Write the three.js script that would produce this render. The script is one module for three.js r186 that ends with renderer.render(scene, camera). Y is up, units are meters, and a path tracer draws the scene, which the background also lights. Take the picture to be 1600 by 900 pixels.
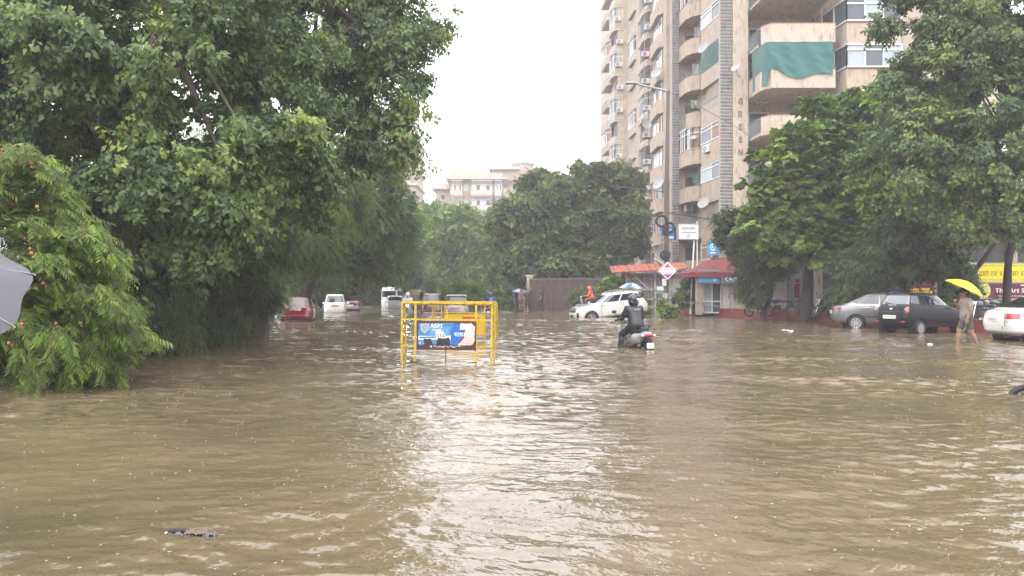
import * as THREE from 'three';
import { mergeGeometries, mergeVertices, toCreasedNormals } from 'three/addons/utils/BufferGeometryUtils.js';
import { RoundedBoxGeometry } from 'three/addons/geometries/RoundedBoxGeometry.js';
import { Brush, Evaluator, SUBTRACTION } from 'three-bvh-csg';
import { FontLoader } from 'three/addons/loaders/FontLoader.js';
import { createNoise2D, createNoise3D } from 'simplex-noise';

// ---------------------------------------------------------------- camera, sky, sun, exposure
const scene = new THREE.Scene();
const FOCAL = 1209, EYE = 1.5, HORIZON = 455;              // photograph measures: focal length in its pixels, eye height over the water, horizon row
const camera = new THREE.PerspectiveCamera(2 * Math.atan(450 / FOCAL) * 180 / Math.PI, 16 / 9, 0.1, 3000);
camera.position.set(0, EYE, 0);
camera.rotation.x = Math.atan(5 / FOCAL);
const renderer = new THREE.WebGLRenderer({ antialias: true });
renderer.toneMapping = THREE.LinearToneMapping;
renderer.toneMappingExposure = 3.35;
renderer.shadowMap.enabled = true;

function seeded(seed) { let s = seed | 0; return () => { s = (s + 0x6d2b79f5) | 0; let t = Math.imul(s ^ (s >>> 15), 1 | s); t = (t + Math.imul(t ^ (t >>> 7), 61 | t)) ^ t; return ((t ^ (t >>> 14)) >>> 0) / 4294967296; }; }
const noise2 = createNoise2D(seeded(11)), noise3 = createNoise3D(seeded(12));
{ // overcast monsoon sky: even cloud, a little brighter overhead
  const w = 256, h = 128, data = new Float32Array(w * h * 4);
  for (let j = 0; j < h; j++) for (let i = 0; i < w; i++) {
    const el = ((j + 0.5) / h - 0.5) * Math.PI, az = (i + 0.5) / w * Math.PI * 2, up = Math.max(0, Math.sin(el));
    const n = noise3(Math.cos(az) * Math.cos(el) * 2, Math.sin(el) * 3, Math.sin(az) * Math.cos(el) * 2) * 0.05;
    const v = (0.86 + 0.2 * up) * (1 + n), o = (j * w + i) * 4;
    data[o] = v * 0.995; data[o + 1] = v * 0.99; data[o + 2] = v * 1.035; data[o + 3] = 1;
  }
  const sky = new THREE.DataTexture(data, w, h, THREE.RGBAFormat, THREE.FloatType);
  sky.mapping = THREE.EquirectangularReflectionMapping; sky.magFilter = sky.minFilter = THREE.LinearFilter; sky.needsUpdate = true;
  scene.background = sky; scene.environment = sky;
}
const sun = new THREE.DirectionalLight(0xfff6ea, 0.8);
sun.position.set(-20, 90, 45); sun.target.position.set(0, 0, -40);
sun.castShadow = true; sun.shadow.radius = 130;
Object.assign(sun.shadow.camera, { left: -60, right: 60, top: 90, bottom: -90, near: 1, far: 250 });
scene.add(sun, sun.target);
scene.fog = new THREE.FogExp2(0xebe9f2, 0.0017);

// ---------------------------------------------------------------- helpers
const V = (x, y, z) => new THREE.Vector3(x, y, z);
const L = (r, g, b) => new THREE.Color().setRGB(r, g, b);
const sx = (px, d) => (px - 800) / FOCAL * d, sy = (py, d) => EYE + (HORIZON - py) / FOCAL * d;
const taken = {};
function numbered(name) { const n = taken[name] = (taken[name] ?? -1) + 1; return n ? `${name}_${String(n).padStart(3, '0')}` : name; }
function thing(name, label, category, [x, y, z] = [0, 0, 0], turn = 0, group) {
  const o = new THREE.Group(); o.name = numbered(name); o.position.set(x, y, z); o.rotation.y = turn;
  o.userData = { label, category }; if (group) o.userData.group = group;
  scene.add(o); return o;
}
function part(name, geo, mat, parent) {
  const m = new THREE.Mesh(Array.isArray(geo) ? merge(geo) : geo, mat); m.name = name; m.castShadow = m.receiveShadow = true;
  parent.add(m); return m;
}
function structure(name, geo, mat) { const m = part(name, geo, mat, scene); m.userData.kind = 'structure'; return m; }
function merge(list) {
  const l = list.map((g) => { const q = g.index ? g.toNonIndexed() : g.clone(); for (const k of Object.keys(q.attributes)) if (!['position', 'normal', 'uv'].includes(k)) q.deleteAttribute(k);
    if (!q.attributes.uv) q.setAttribute('uv', new THREE.BufferAttribute(new Float32Array(q.attributes.position.count * 2), 2)); return q; });
  return l.length === 1 ? l[0] : mergeGeometries(l);
}
function metric(g) {                                     // uv in metres from the way each face points
  g = g.index ? g.toNonIndexed() : g; const p = g.attributes.position, n = g.attributes.normal, uv = new Float32Array(p.count * 2);
  for (let i = 0; i < p.count; i++) {
    const ax = Math.abs(n.getX(i)), ay = Math.abs(n.getY(i)), az = Math.abs(n.getZ(i));
    if (ay > ax && ay > az) { uv[2 * i] = p.getX(i); uv[2 * i + 1] = p.getZ(i); } else { uv[2 * i] = ax > az ? p.getZ(i) : p.getX(i); uv[2 * i + 1] = p.getY(i); }
  }
  g.setAttribute('uv', new THREE.BufferAttribute(uv, 2)); return g;
}
const box = (w, h, d, x = 0, y = 0, z = 0) => new THREE.BoxGeometry(w, h, d).translate(x, y, z);
const rbox = (w, h, d, r, x = 0, y = 0, z = 0, s = 2) => new RoundedBoxGeometry(w, h, d, s, Math.min(r, w / 2.01, h / 2.01, d / 2.01)).translate(x, y, z);
function bar(a, b, r, r2 = r, seg = 7) {
  const v = b.clone().sub(a), l = v.length();
  return new THREE.CylinderGeometry(r2, r, l, seg).translate(0, l / 2, 0).applyQuaternion(new THREE.Quaternion().setFromUnitVectors(V(0, 1, 0), v.normalize())).translate(a.x, a.y, a.z);
}
function sbar(a, b, w, t = w) {                            // square bar between two points
  const v = b.clone().sub(a), l = v.length(), m = new THREE.Matrix4().lookAt(a, b, Math.abs(v.y) > 0.95 * l ? V(1, 0, 0) : V(0, 1, 0));
  return new THREE.BoxGeometry(w, t, l).applyMatrix4(m).translate((a.x + b.x) / 2, (a.y + b.y) / 2, (a.z + b.z) / 2);
}
const tube = (pts, r, n = 12, seg = 6) => new THREE.TubeGeometry(new THREE.CatmullRomCurve3(pts), n, r, seg);
function limbGeo(pts, r0, r1, n = 10, seg = 8) {           // tapered tube with a little knobbliness
  const c = new THREE.CatmullRomCurve3(pts), g = new THREE.TubeGeometry(c, n, 1, seg), p = g.attributes.position, v = V();
  for (let i = 0; i <= n; i++) { const q = c.getPointAt(i / n), r = r0 + (r1 - r0) * Math.pow(i / n, 0.8);
    for (let j = 0; j <= seg; j++) { const k = i * (seg + 1) + j; v.fromBufferAttribute(p, k).sub(q); const kn = 1 + 0.16 * noise3(q.x * 3 + v.x, q.y * 2 + v.y, q.z * 3 + v.z); v.multiplyScalar(r * kn).add(q); p.setXYZ(k, v.x, v.y, v.z); } }
  g.computeVertexNormals(); return g;
}
function slab(pts, y0, y1) {                               // prism over a plan polygon of [x, depth] points
  const s = new THREE.Shape(pts.map(([x, d]) => new THREE.Vector2(x, d)));
  return new THREE.ExtrudeGeometry(s, { depth: y1 - y0, bevelEnabled: false }).rotateX(-Math.PI / 2).translate(0, y0, 0);
}
function wallAlong(pts, t, y0, y1) {                       // thin wall standing on a polyline of [x, depth]
  const out = [];
  for (let i = 0; i + 1 < pts.length; i++) {
    const [ax, ad] = pts[i], [bx, bd] = pts[i + 1], l = Math.hypot(bx - ax, bd - ad);
    out.push(new THREE.BoxGeometry(l + (i + 2 < pts.length ? t * 0.9 : 0), y1 - y0, t).rotateY(Math.atan2(bd - ad, bx - ax)).translate((ax + bx) / 2, (y0 + y1) / 2, -(ad + bd) / 2));
  }
  return out;
}
// ---------------------------------------------------------------- materials
function canvasTexture(w, h, draw, repeat = false) {
  const c = document.createElement('canvas'); c.width = w; c.height = h; draw(c.getContext('2d'), w, h);
  const t = new THREE.CanvasTexture(c); t.colorSpace = THREE.SRGBColorSpace; t.magFilter = THREE.LinearFilter; if (repeat) t.wrapS = t.wrapT = THREE.RepeatWrapping; return t;
}
function dataTexture(w, h, f, srgb = false) {
  const d = new Uint8Array(w * h * 4);
  for (let j = 0; j < h; j++) for (let i = 0; i < w; i++) { const v = f(i / w, j / h), o = (j * w + i) * 4; for (let c = 0; c < 3; c++) d[o + c] = Math.max(0, Math.min(255, 255 * (v.length ? v[c] : v))); d[o + 3] = 255; }
  const t = new THREE.DataTexture(d, w, h); t.magFilter = t.minFilter = THREE.LinearFilter; t.wrapS = t.wrapT = THREE.RepeatWrapping; t.needsUpdate = true; if (srgb) t.colorSpace = THREE.SRGBColorSpace; return t;
}
function tiled(u, v, f, n = 4) {                           // noise that repeats over [0,1)
  const a = u * Math.PI * 2, b = v * Math.PI * 2, r = f / (Math.PI * 2); return noise3(Math.cos(a) * r + 7 * n, Math.sin(a) * r + Math.cos(b) * r, Math.sin(b) * r);
}
const std = (color, roughness = 0.8, more = {}) => new THREE.MeshStandardMaterial({ color, roughness, ...more });
const phys = (color, roughness = 0.5, more = {}) => new THREE.MeshPhysicalMaterial({ color, roughness, ...more });
const grime = (seed, streak, spots) => { const t = dataTexture(512, 512, (u, v) => {    // rain-streaked plaster: stains with an outline of their own
  const s = tiled(u, v * 0.12, 60, seed) * 0.5 + tiled(u, v * 0.3, 24, seed + 1) * 0.5, p = tiled(u, v, 9, seed + 2) * 0.6 + tiled(u, v, 40, seed + 3) * 0.4;
  const k = 1 - streak * Math.max(0, s - 0.1) * 1.6 - spots * Math.max(0, p) - 0.03 * tiled(u, v, 160, seed + 4); return [k, k * (1 - 0.03 * Math.max(0, p)), k * (1 - 0.06 * Math.max(0, p))]; });
  t.repeat.set(1 / 7, 1 / 7); return t; };
const stain = grime(3, 0.36, 0.2), stain2 = grime(9, 0.6, 0.35);
const M = {
  plaster: std(L(0.43, 0.35, 0.27), 0.85, { map: stain }),
  plasterPale: std(L(0.49, 0.415, 0.33), 0.85, { map: stain }),
  plasterTan: std(L(0.4, 0.32, 0.24), 0.85, { map: stain }),
  trim: std(L(0.56, 0.52, 0.46), 0.8, { map: stain }),
  redTrim: std(L(0.28, 0.12, 0.1), 0.8),
  louvre: std(L(0.36, 0.34, 0.33), 0.8, { map: stain }),
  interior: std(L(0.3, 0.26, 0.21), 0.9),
  doorBrown: std(L(0.14, 0.07, 0.055), 0.6),
  doorDark: std(L(0.05, 0.048, 0.055), 0.5),
  glass: phys(L(0.09, 0.11, 0.125), 0.08),
  glassPale: phys(L(0.34, 0.4, 0.42), 0.12),
  curtain: std(L(0.3, 0.2, 0.15), 0.9),
  whiteMetal: std(L(0.7, 0.7, 0.68), 0.5),
  greyMetal: std(L(0.3, 0.31, 0.32), 0.45, { metalness: 0.3 }),
  darkMetal: std(L(0.06, 0.06, 0.065), 0.5, { metalness: 0.3 }),
  rustMetal: std(L(0.13, 0.075, 0.055), 0.75),
  black: std(L(0.018, 0.018, 0.02), 0.55),
  rubber: std(L(0.02, 0.02, 0.022), 0.7),
  netGreen: phys(L(0.06, 0.25, 0.23), 0.75, { transmission: 0.5, side: THREE.DoubleSide }),
  netDeep: phys(L(0.05, 0.15, 0.12), 0.9, { transmission: 0.3, side: THREE.DoubleSide }),
  acWhite: std(L(0.62, 0.62, 0.6), 0.5),
  chrome: std(L(0.6, 0.6, 0.62), 0.18, { metalness: 1 }),
  redKerb: std(L(0.27, 0.06, 0.055), 0.6, { map: stain2 }),
  barYellow: std(0xffffff, 0.5, { map: (() => { const t = dataTexture(256, 256, (u, v) => { const n = tiled(u, v, 22, 21) * 0.6 + tiled(u, v, 70, 22) * 0.4, g = 1 + 0.1 * tiled(u, v, 9, 23); return n > 0.42 ? [0.42, 0.24, 0.15] : n > 0.34 ? [0.62, 0.5, 0.2] : [0.79 * g, 0.67 * g, 0.2 * g]; }, true); t.repeat.set(1.1, 1.1); return t; })() }),
  concrete: std(L(0.33, 0.31, 0.29), 0.9, { map: stain2 }),
};
// ---------------------------------------------------------------- ground, flood water, kerbs
const soilTex = dataTexture(256, 256, (u, v) => { const n = 0.72 + 0.22 * tiled(u, v, 12, 2) + 0.16 * tiled(u, v, 60, 3); return [n, n, n]; }); soilTex.repeat.set(0.3, 0.3);
const soil = std(L(0.11, 0.085, 0.06), 0.95, { map: soilTex });
{
  const g = new THREE.PlaneGeometry(2400, 2400, 24, 24).rotateX(-Math.PI / 2).translate(0, -0.5, -400);
  structure('ground', metric(g), soil);
}
// wind ripples, wakes and the churn of passing traffic, as a height in metres
function waterHeight(x, d) {
  const far = 1 / (1 + d * 0.02);
  const churn = 0.5 + 0.5 * noise2(x * 0.16 + 4, d * 0.11), rough = 0.35 + 0.9 * churn * churn;
  let h = 0.020 * noise2(x * 0.35, d * 0.55) + 0.011 * noise2(x * 0.9 + 9, d * 1.7 + 3) * rough;
  h += 0.0115 * noise2(x * 1.7 + 1, d * 3.2) * rough + 0.0052 * noise2(x * 4.2, d * 8 + 5) * rough + 0.0014 * noise2(x * 9 + 3, d * 15) * rough;
  h += 0.012 * Math.pow(1 - Math.abs(noise2(x * 0.55 + 30, d * 1.3 + 11)), 4) * rough;          // breaking crests
  const w = (cx, cd, r, a, l) => { const q = Math.hypot(x - cx, (d - cd)); return q < r ? a * Math.sin(q / l) * (1 - q / r) * (0.5 + 0.5 * noise2(x, d)) : 0; };
  h += w(3.1, 20.2, 4, 0.022, 0.13) + w(-1.4, 16.3, 2.2, 0.012, 0.09) + w(12.9, 22, 3.4, 0.018, 0.1) + w(5.6, 43, 6, 0.04, 0.25) + w(-2, 46, 7, 0.05, 0.3);
  const wake = (x0, d0, x1, d1, a) => { const t = Math.max(0, Math.min(1, ((x - x0) * (x1 - x0) + (d - d0) * (d1 - d0)) / ((x1 - x0) ** 2 + (d1 - d0) ** 2))), q = Math.hypot(x - x0 - t * (x1 - x0), d - d0 - t * (d1 - d0)); return a * Math.exp(-q * q / 0.35) * (0.6 + 0.6 * noise2(x * 2.2, d * 4)); };
  h += wake(4.2, 13.2, 8.5, 12.3, 0.055) + wake(5.2, 11.6, 9, 10.8, 0.04) + wake(-8, 30, -3, 24, 0.08) + wake(-5, 36, -2, 31, 0.09) + wake(-6, 21, -3, 19.5, 0.055) + wake(3, 31, 9, 28, 0.06) + wake(-9, 37, -4, 39, 0.09) + wake(-7, 27, -4.5, 27.5, 0.07) + wake(5, 24, 11, 22.6, 0.05) + wake(1, 27, 5, 25.5, 0.045) + wake(6, 17, 10, 16, 0.04) + wake(-5.5, 17.2, -3, 16.6, 0.03) + wake(0, 40, 5, 37, 0.07);
  return h * (0.75 + 0.5 * far);
}
{
  const bands = [[-9, 9, 2.0, 9, 0.045], [-17, 17, 9, 20, 0.085], [-27, 27, 20, 42, 0.17], [-40, 40, 42, 130, 0.5]], geos = [];
  for (const [x0, x1, d0, d1, c] of bands) {
    const nx = Math.round((x1 - x0) / c), nd = Math.round((d1 - d0) / c), pos = new Float32Array((nx + 1) * (nd + 1) * 3), uv = new Float32Array((nx + 1) * (nd + 1) * 2), nor = new Float32Array((nx + 1) * (nd + 1) * 3), idx = [];
    for (let j = 0; j <= nd; j++) for (let i = 0; i <= nx; i++) {
      const x = x0 + (x1 - x0) * i / nx, d = d0 + (d1 - d0) * j / nd, k = j * (nx + 1) + i, e = 0.02, h = waterHeight(x, d);
      const dx = (waterHeight(x + e, d) - h) / e, dd = (waterHeight(x, d + e) - h) / e, l = Math.hypot(dx, 1, dd);
      pos.set([x, h, -d], k * 3); uv.set([x, d], k * 2); nor.set([-dx / l, 1 / l, dd / l], k * 3);
      if (i < nx && j < nd) idx.push(k, k + 1, k + nx + 1, k + 1, k + nx + 2, k + nx + 1);
    }
    const g = new THREE.BufferGeometry(); g.setAttribute('position', new THREE.BufferAttribute(pos, 3)); g.setAttribute('normal', new THREE.BufferAttribute(nor, 3)); g.setAttribute('uv', new THREE.BufferAttribute(uv, 2)); g.setIndex(idx); geos.push(g);
  }
  // calm sheet round the patch in view, so that the flood goes on beside and behind the camera
  const flat = [[-60, 60, -30, 2], [-60, -9, 2, 9], [9, 60, 2, 9], [-60, -17, 9, 20], [17, 60, 9, 20], [-60, -27, 20, 42], [27, 60, 20, 42], [-60, -40, 42, 130], [40, 60, 42, 130], [-60, 60, 130, 320]];
  for (const [a, b, c, d] of flat) { const g = new THREE.PlaneGeometry(b - a, d - c).rotateX(-Math.PI / 2).translate((a + b) / 2, -0.004, -(c + d) / 2); const p = g.attributes.position; for (let i = 0; i < 4; i++) g.attributes.uv.setXY(i, p.getX(i), -p.getZ(i)); geos.push(g); }
  const rnd = seeded(5), rings = [];
  for (let i = 0; i < 420; i++) rings.push([rnd(), rnd(), 0.004 + 0.012 * rnd(), 0.3 + 0.7 * rnd()]);
  const N = 1024, hgt = new Float32Array(N * N);           // small capillary ripples and raindrop rings on a 5 m tile
  for (let j = 0; j < N; j++) for (let i = 0; i < N; i++) { const u = i / N, v = j / N; const q = 0.5 + 0.5 * tiled(u, v, 11, 8) + 0.25 * tiled(u, v, 26, 9), m = 0.25 + 1.15 * Math.max(0, Math.min(1, q)) ** 2; hgt[j * N + i] = 0.5 + 0.15 * tiled(u, v, 50, 1) + m * (0.13 * tiled(u, v, 120, 2) + 0.09 * tiled(u, v, 300, 3)); }
  for (const [u, v, r, a] of rings) { const R = Math.ceil(r * 2.4 * N), ci = Math.floor(u * N), cj = Math.floor(v * N);
    for (let y = -R; y <= R; y++) for (let x = -R; x <= R; x++) { const q = Math.hypot(x, y) / N / r; if (q < 2.4) hgt[((cj + y + N) % N) * N + (ci + x + N) % N] += a * 0.27 * (0.6 + 0.6 * noise2(x * 0.09 + u * 90, y * 0.09)) * Math.cos(q * 6) * Math.exp(-((q - 1) ** 2) * 3); } }
  const bump = dataTexture(N, N, (u, v) => hgt[Math.round(v * N) * N + Math.round(u * N)]); bump.repeat.set(0.2, 0.2);
  const mud = dataTexture(512, 512, (u, v) => { const n = 1 + 0.10 * tiled(u, v, 7, 5) + 0.07 * tiled(u, v, 26, 6) + 0.05 * tiled(u, v, 90, 7); return [0.82 * n, 0.82 * n, 0.82 * n]; }); mud.repeat.set(0.045, 0.06);
  const water = phys(L(0.172, 0.131, 0.08), 0.05, { ior: 1.52, map: mud, bumpMap: bump, bumpScale: 0.008 });
  const m = structure('water', geos.map((g) => g.toNonIndexed()).length ? mergeGeometries(geos) : null, water);
  m.userData.label = 'brown flood water covering the whole road, rippled and pitted by rain';
}
{ // little crowns thrown up by raindrops
  const rnd = seeded(77), pts = []; for (const [r, y] of [[0.004, 0], [0.007, 0.006], [0.012, 0.016], [0.010, 0.015], [0.005, 0.004]]) pts.push(new THREE.Vector2(r, y));
  const g = merge([new THREE.LatheGeometry(pts, 7), new THREE.SphereGeometry(0.0045, 5, 4).translate(0.014, 0.016, 0), new THREE.SphereGeometry(0.0035, 5, 4).translate(-0.013, 0.02, 0.006)]);
  const n = 1700, im = new THREE.InstancedMesh(g, phys(L(0.5, 0.47, 0.41), 0.12, { ior: 1.33 }), n), m = new THREE.Matrix4();
  for (let i = 0; i < n; i++) { const d = 3 + 30 * Math.pow(rnd(), 1.6), x = (rnd() * 2 - 1) * (d * 0.68 + 1), s = 0.3 + 0.5 * rnd() * rnd() + d * 0.018; m.makeRotationY(rnd() * 6).scale(V(s, s * (0.4 + rnd() * 0.5), s)).setPosition(x, waterHeight(x, d) - 0.002, -d); im.setMatrixAt(i, m); }
  im.name = 'rain_splashes'; im.userData = { kind: 'stuff', label: 'tiny splash crowns of raindrops all over the flood water', category: 'splashes' }; scene.add(im);
}
// raised ground beside the road: left verge under the trees, right forecourt behind the red kerb
{
  const left = [[-70, 4], [-13.5, 6], [-9.6, 12.6], [-8.9, 14.5], [-9.5, 19], [-11.4, 26], [-13.6, 34], [-16, 50], [-17, 100], [-14, 160], [-70, 160]];
  structure('left_verge', metric(slab(left, -0.4, 0.07)), soil);
  const right = [[70, 10], [18.2, 14], [17.4, 27], [16.0, 37.6], [12.2, 47.6], [10.6, 51.6], [8.4, 52.5], [6.5, 54.5], [2.0, 57.4], [1.1, 59], [2.6, 100], [2, 160], [70, 160]];
  structure('right_forecourt', metric(slab(right, -0.4, 0.12)), std(L(0.17, 0.15, 0.13), 0.9, { map: soilTex }));
  const kerb = thing('kerb_wall', 'low dark red painted kerb wall along the right side behind the parked cars', 'kerb', [17, 0, -27]);
  const line = [[18.1, 14], [17.3, 27], [15.85, 37.6], [12.1, 47.4], [10.4, 51.4]];
  for (let i = 0; i + 1 < line.length; i++) {
    const [ax, ad] = line[i], [bx, bd] = line[i + 1], n = Math.max(1, Math.round(Math.hypot(bx - ax, bd - ad) / 3.4));
    for (let k = 0; k < n; k++) {
      const p = (t) => [ax + (bx - ax) * t, ad + (bd - ad) * t], a = p((k + 0.008) / n), b = p((k + 0.992) / n);
      const g = merge(wallAlong([a, b], 0.3, -0.4, 0.48)).translate(-17, 0, 27); part('kerb_block', metric(g), M.redKerb, kerb);
    }
  }
}
// ---------------------------------------------------------------- vegetation
const leafMat = (r, g, b, t = 0.4, coat = 0.35) => phys(L(r, g, b), 0.74, { transmission: t, side: THREE.DoubleSide, specularIntensity: 0.6, clearcoat: coat * 0.5, clearcoatRoughness: 0.26 });
const bark = std(L(0.075, 0.058, 0.047), 0.95, { map: stain2 }), barkPale = std(L(0.15, 0.125, 0.1), 0.95, { map: stain2 }), twigMat = std(L(0.06, 0.05, 0.03), 0.9);
// one leaf as folded halves, base at the origin, tip along +x
function leafTris(kind, len, wid) {
  const O = kind === 'heart' ? [[-0.03, 0.26], [0.2, 0.46], [0.55, 0.3]] : kind === 'thin' ? [[0.1, 0.2], [0.4, 0.5], [0.75, 0.3]] : [[0.12, 0.22], [0.42, 0.48], [0.75, 0.32]];
  const m = kind === 'heart' ? [0.07, 0.42, 1.0] : [0, 0.45, 1], out = [], P = (x, y) => V(x * len, -0.16 * len * x * x + 0.28 * wid * Math.abs(y), y * wid);
  for (const s of [1, -1]) { const a = P(m[0], 0), b = P(m[1], 0), c = P(m[2], 0), [o1, o2, o3] = O.map(([x, y]) => P(x, y * s)); for (const t of [[a, o1, o2], [a, o2, b], [b, o2, o3], [b, o3, c]]) out.push(s > 0 ? t : [t[0], t[2], t[1]]); }
  return out;
}
function spray(build) { const pos = []; const put = (tris, m) => { for (const t of tris) for (const p of t) { const q = p.clone().applyMatrix4(m); pos.push(q.x, q.y, q.z); } }; build(put); const g = new THREE.BufferGeometry(); g.setAttribute('position', new THREE.Float32BufferAttribute(pos, 3)); g.computeVertexNormals(); return g; }
const place = (p, dir, roll = 0) => { const x = dir.clone().normalize(), z = V(0, 1, 0).cross(x).normalize().negate(); if (z.lengthSq() < 0.01) z.set(0, 0, 1); const y = z.clone().cross(x); const m = new THREE.Matrix4().makeBasis(x, y, z); return m.multiply(new THREE.Matrix4().makeRotationX(roll)).setPosition(p); };
const SPRAY = {
  heart: (s) => { const r = seeded(s); return spray((put) => { const lf = leafTris('heart', 0.14, 0.115); for (let i = 0; i < 9; i++) { const t = i / 8, a = i * 2.4 + r(), p = V(0.36 * t, -0.05 * t * t, 0); p.add(V(0.03, -0.02, 0).add(V(0, Math.cos(a), Math.sin(a)).multiplyScalar(0.05))); put(lf, place(p, V(0.35 + 0.5 * r(), -0.45 - 0.7 * r(), Math.sin(a) * 0.9 + 0.3 * (r() - 0.5)), (r() - 0.5) * 1.6)); } }); },
  round: (s) => { const r = seeded(s); return spray((put) => { const lf = leafTris('oval', 0.17, 0.1); for (let i = 0; i < 9; i++) { const a = i * 2.4, up = -0.25 + 0.6 * r(); put(lf, place(V(0.06 * r(), 0.02, 0), V(0.35 + 0.4 * r(), up * 0.7 - 0.15, Math.sin(a)).add(V(Math.cos(a) * 0.6, 0, 0)), (r() - 0.5) * 0.9)); } }); },
  fine: (s) => { const r = seeded(s); return spray((put) => { const lf = leafTris('thin', 0.062, 0.021); for (let k = 0; k < 3; k++) { const yaw = (k - 1) * 0.55, o = V(0, 0, 0); for (let i = 0; i < 8; i++) for (const sd of [-1, 1]) { const t = i / 7, x = 0.06 + 0.34 * t, p = V(x * Math.cos(yaw), -0.12 * t * t - 0.02 * k, x * Math.sin(yaw)); put(lf, place(p, V(0.55 + 0.3 * t, -0.25 - 0.3 * r(), sd * 0.9 + yaw), (r() - 0.5) * 0.8)); } } }); },
  narrow: (s) => { const r = seeded(s); return spray((put) => { const lf = leafTris('oval', 0.15, 0.036); for (let i = 0; i < 12; i++) { const t = i / 11, sd = i % 2 ? 1 : -1; put(lf, place(V(0.36 * t, -0.05 * t * t, 0), V(0.6, -0.5 * r() - 0.05, sd * (0.5 + 0.4 * r())), (r() - 0.5) * 1.2)); } }); },
  clump: (s) => { const r = seeded(s); return spray((put) => { const lf = leafTris('oval', 0.2, 0.12); for (let i = 0; i < 12; i++) { const p = V(r() - 0.5, r() - 0.5, r() - 0.5).multiplyScalar(0.42); put(lf, place(p, V(r() - 0.4, -0.5 * r(), r() - 0.5), (r() - 0.5) * 1.8)); } }); },
};
const sprayCache = {}; const sprayGeo = (k, n) => sprayCache[k + n] ??= SPRAY[k](40 + n * 17);
const DOWN = V(0, -1, 0);
// foliage through the volume of a list of ellipsoids; clumps leave gaps between them
function foliage(tree, o) {
  const rnd = seeded(o.seed), gauss = () => (rnd() + rnd() + rnd() - 1.5) * 1.15, base = tree.position, vol = o.blobs.map((b) => Math.pow(b[3] * b[4] * b[5], 0.67)), tot = vol.reduce((a, b) => a + b), items = [], centres = [];
  for (let c = 0; c < o.clumps; c++) {
    let q = rnd() * tot, k = 0; while (q > vol[k] && k < vol.length - 1) q -= vol[k++];
    const b = o.blobs[k], dir = V(gauss(), gauss(), gauss()).normalize(), rr = Math.pow(o.inner + (1 - o.inner) * rnd(), 0.5) * (0.9 + 0.22 * noise3(dir.x * 2 + c, dir.y * 2, dir.z * 2));
    const ctr = V(b[0] + dir.x * b[3] * rr, b[1] + dir.y * b[4] * rr, b[2] + dir.z * b[5] * rr), out = dir.clone(), tone = rnd(), cr = o.clumpR * (0.6 + 0.8 * rnd());
    if (ctr.y < 0.15) continue;
    centres.push(ctr);
    for (let i = 0; i < o.per; i++) {
      const p = ctr.clone().add(V(gauss() * cr, gauss() * cr * 0.75, gauss() * cr)); if (p.y < 0.06) continue;
      const d = out.clone().multiplyScalar(0.8).add(V(gauss(), gauss() * 0.7, gauss()).multiplyScalar(0.75)).addScaledVector(DOWN, o.droop).normalize();
      items.push([p, d, rnd() * 6.28, o.size * (0.7 + 0.6 * rnd()), tone, rnd()]);
    }
  }
  const put = (list, kinds) => kinds.forEach((kind, v) => {
    const mine = list.filter((_, i) => i % kinds.length === v); if (!mine.length) return;
    const im = new THREE.InstancedMesh(sprayGeo(...kind), o.mat, mine.length), col = new THREE.Color();
    mine.forEach(([p, d, roll, s, tone, r], i) => { const m = place(p.clone().sub(base), d, (roll - 3.14) * (o.rollAmount ?? 0.35)); m.scale(V(s, s, s)); im.setMatrixAt(i, m);
      const young = r < (o.young ?? 0.05) + (tone > 0.86 ? 0.22 : 0), f = 0.55 + 0.8 * tone + 0.3 * (r - 0.5); if (young) col.setRGB(2.1, 1.75, 0.95); else col.setRGB(f * (1 + 0.25 * (tone - 0.5)), f, f * (1 - 0.15 * (tone - 0.5))); im.setColorAt(i, col); });
    im.name = 'crown'; im.userData.kind = 'stuff'; im.castShadow = im.receiveShadow = true; tree.add(im);
  });
  put(items, o.kinds);
  return { centres, items };
}
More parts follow.
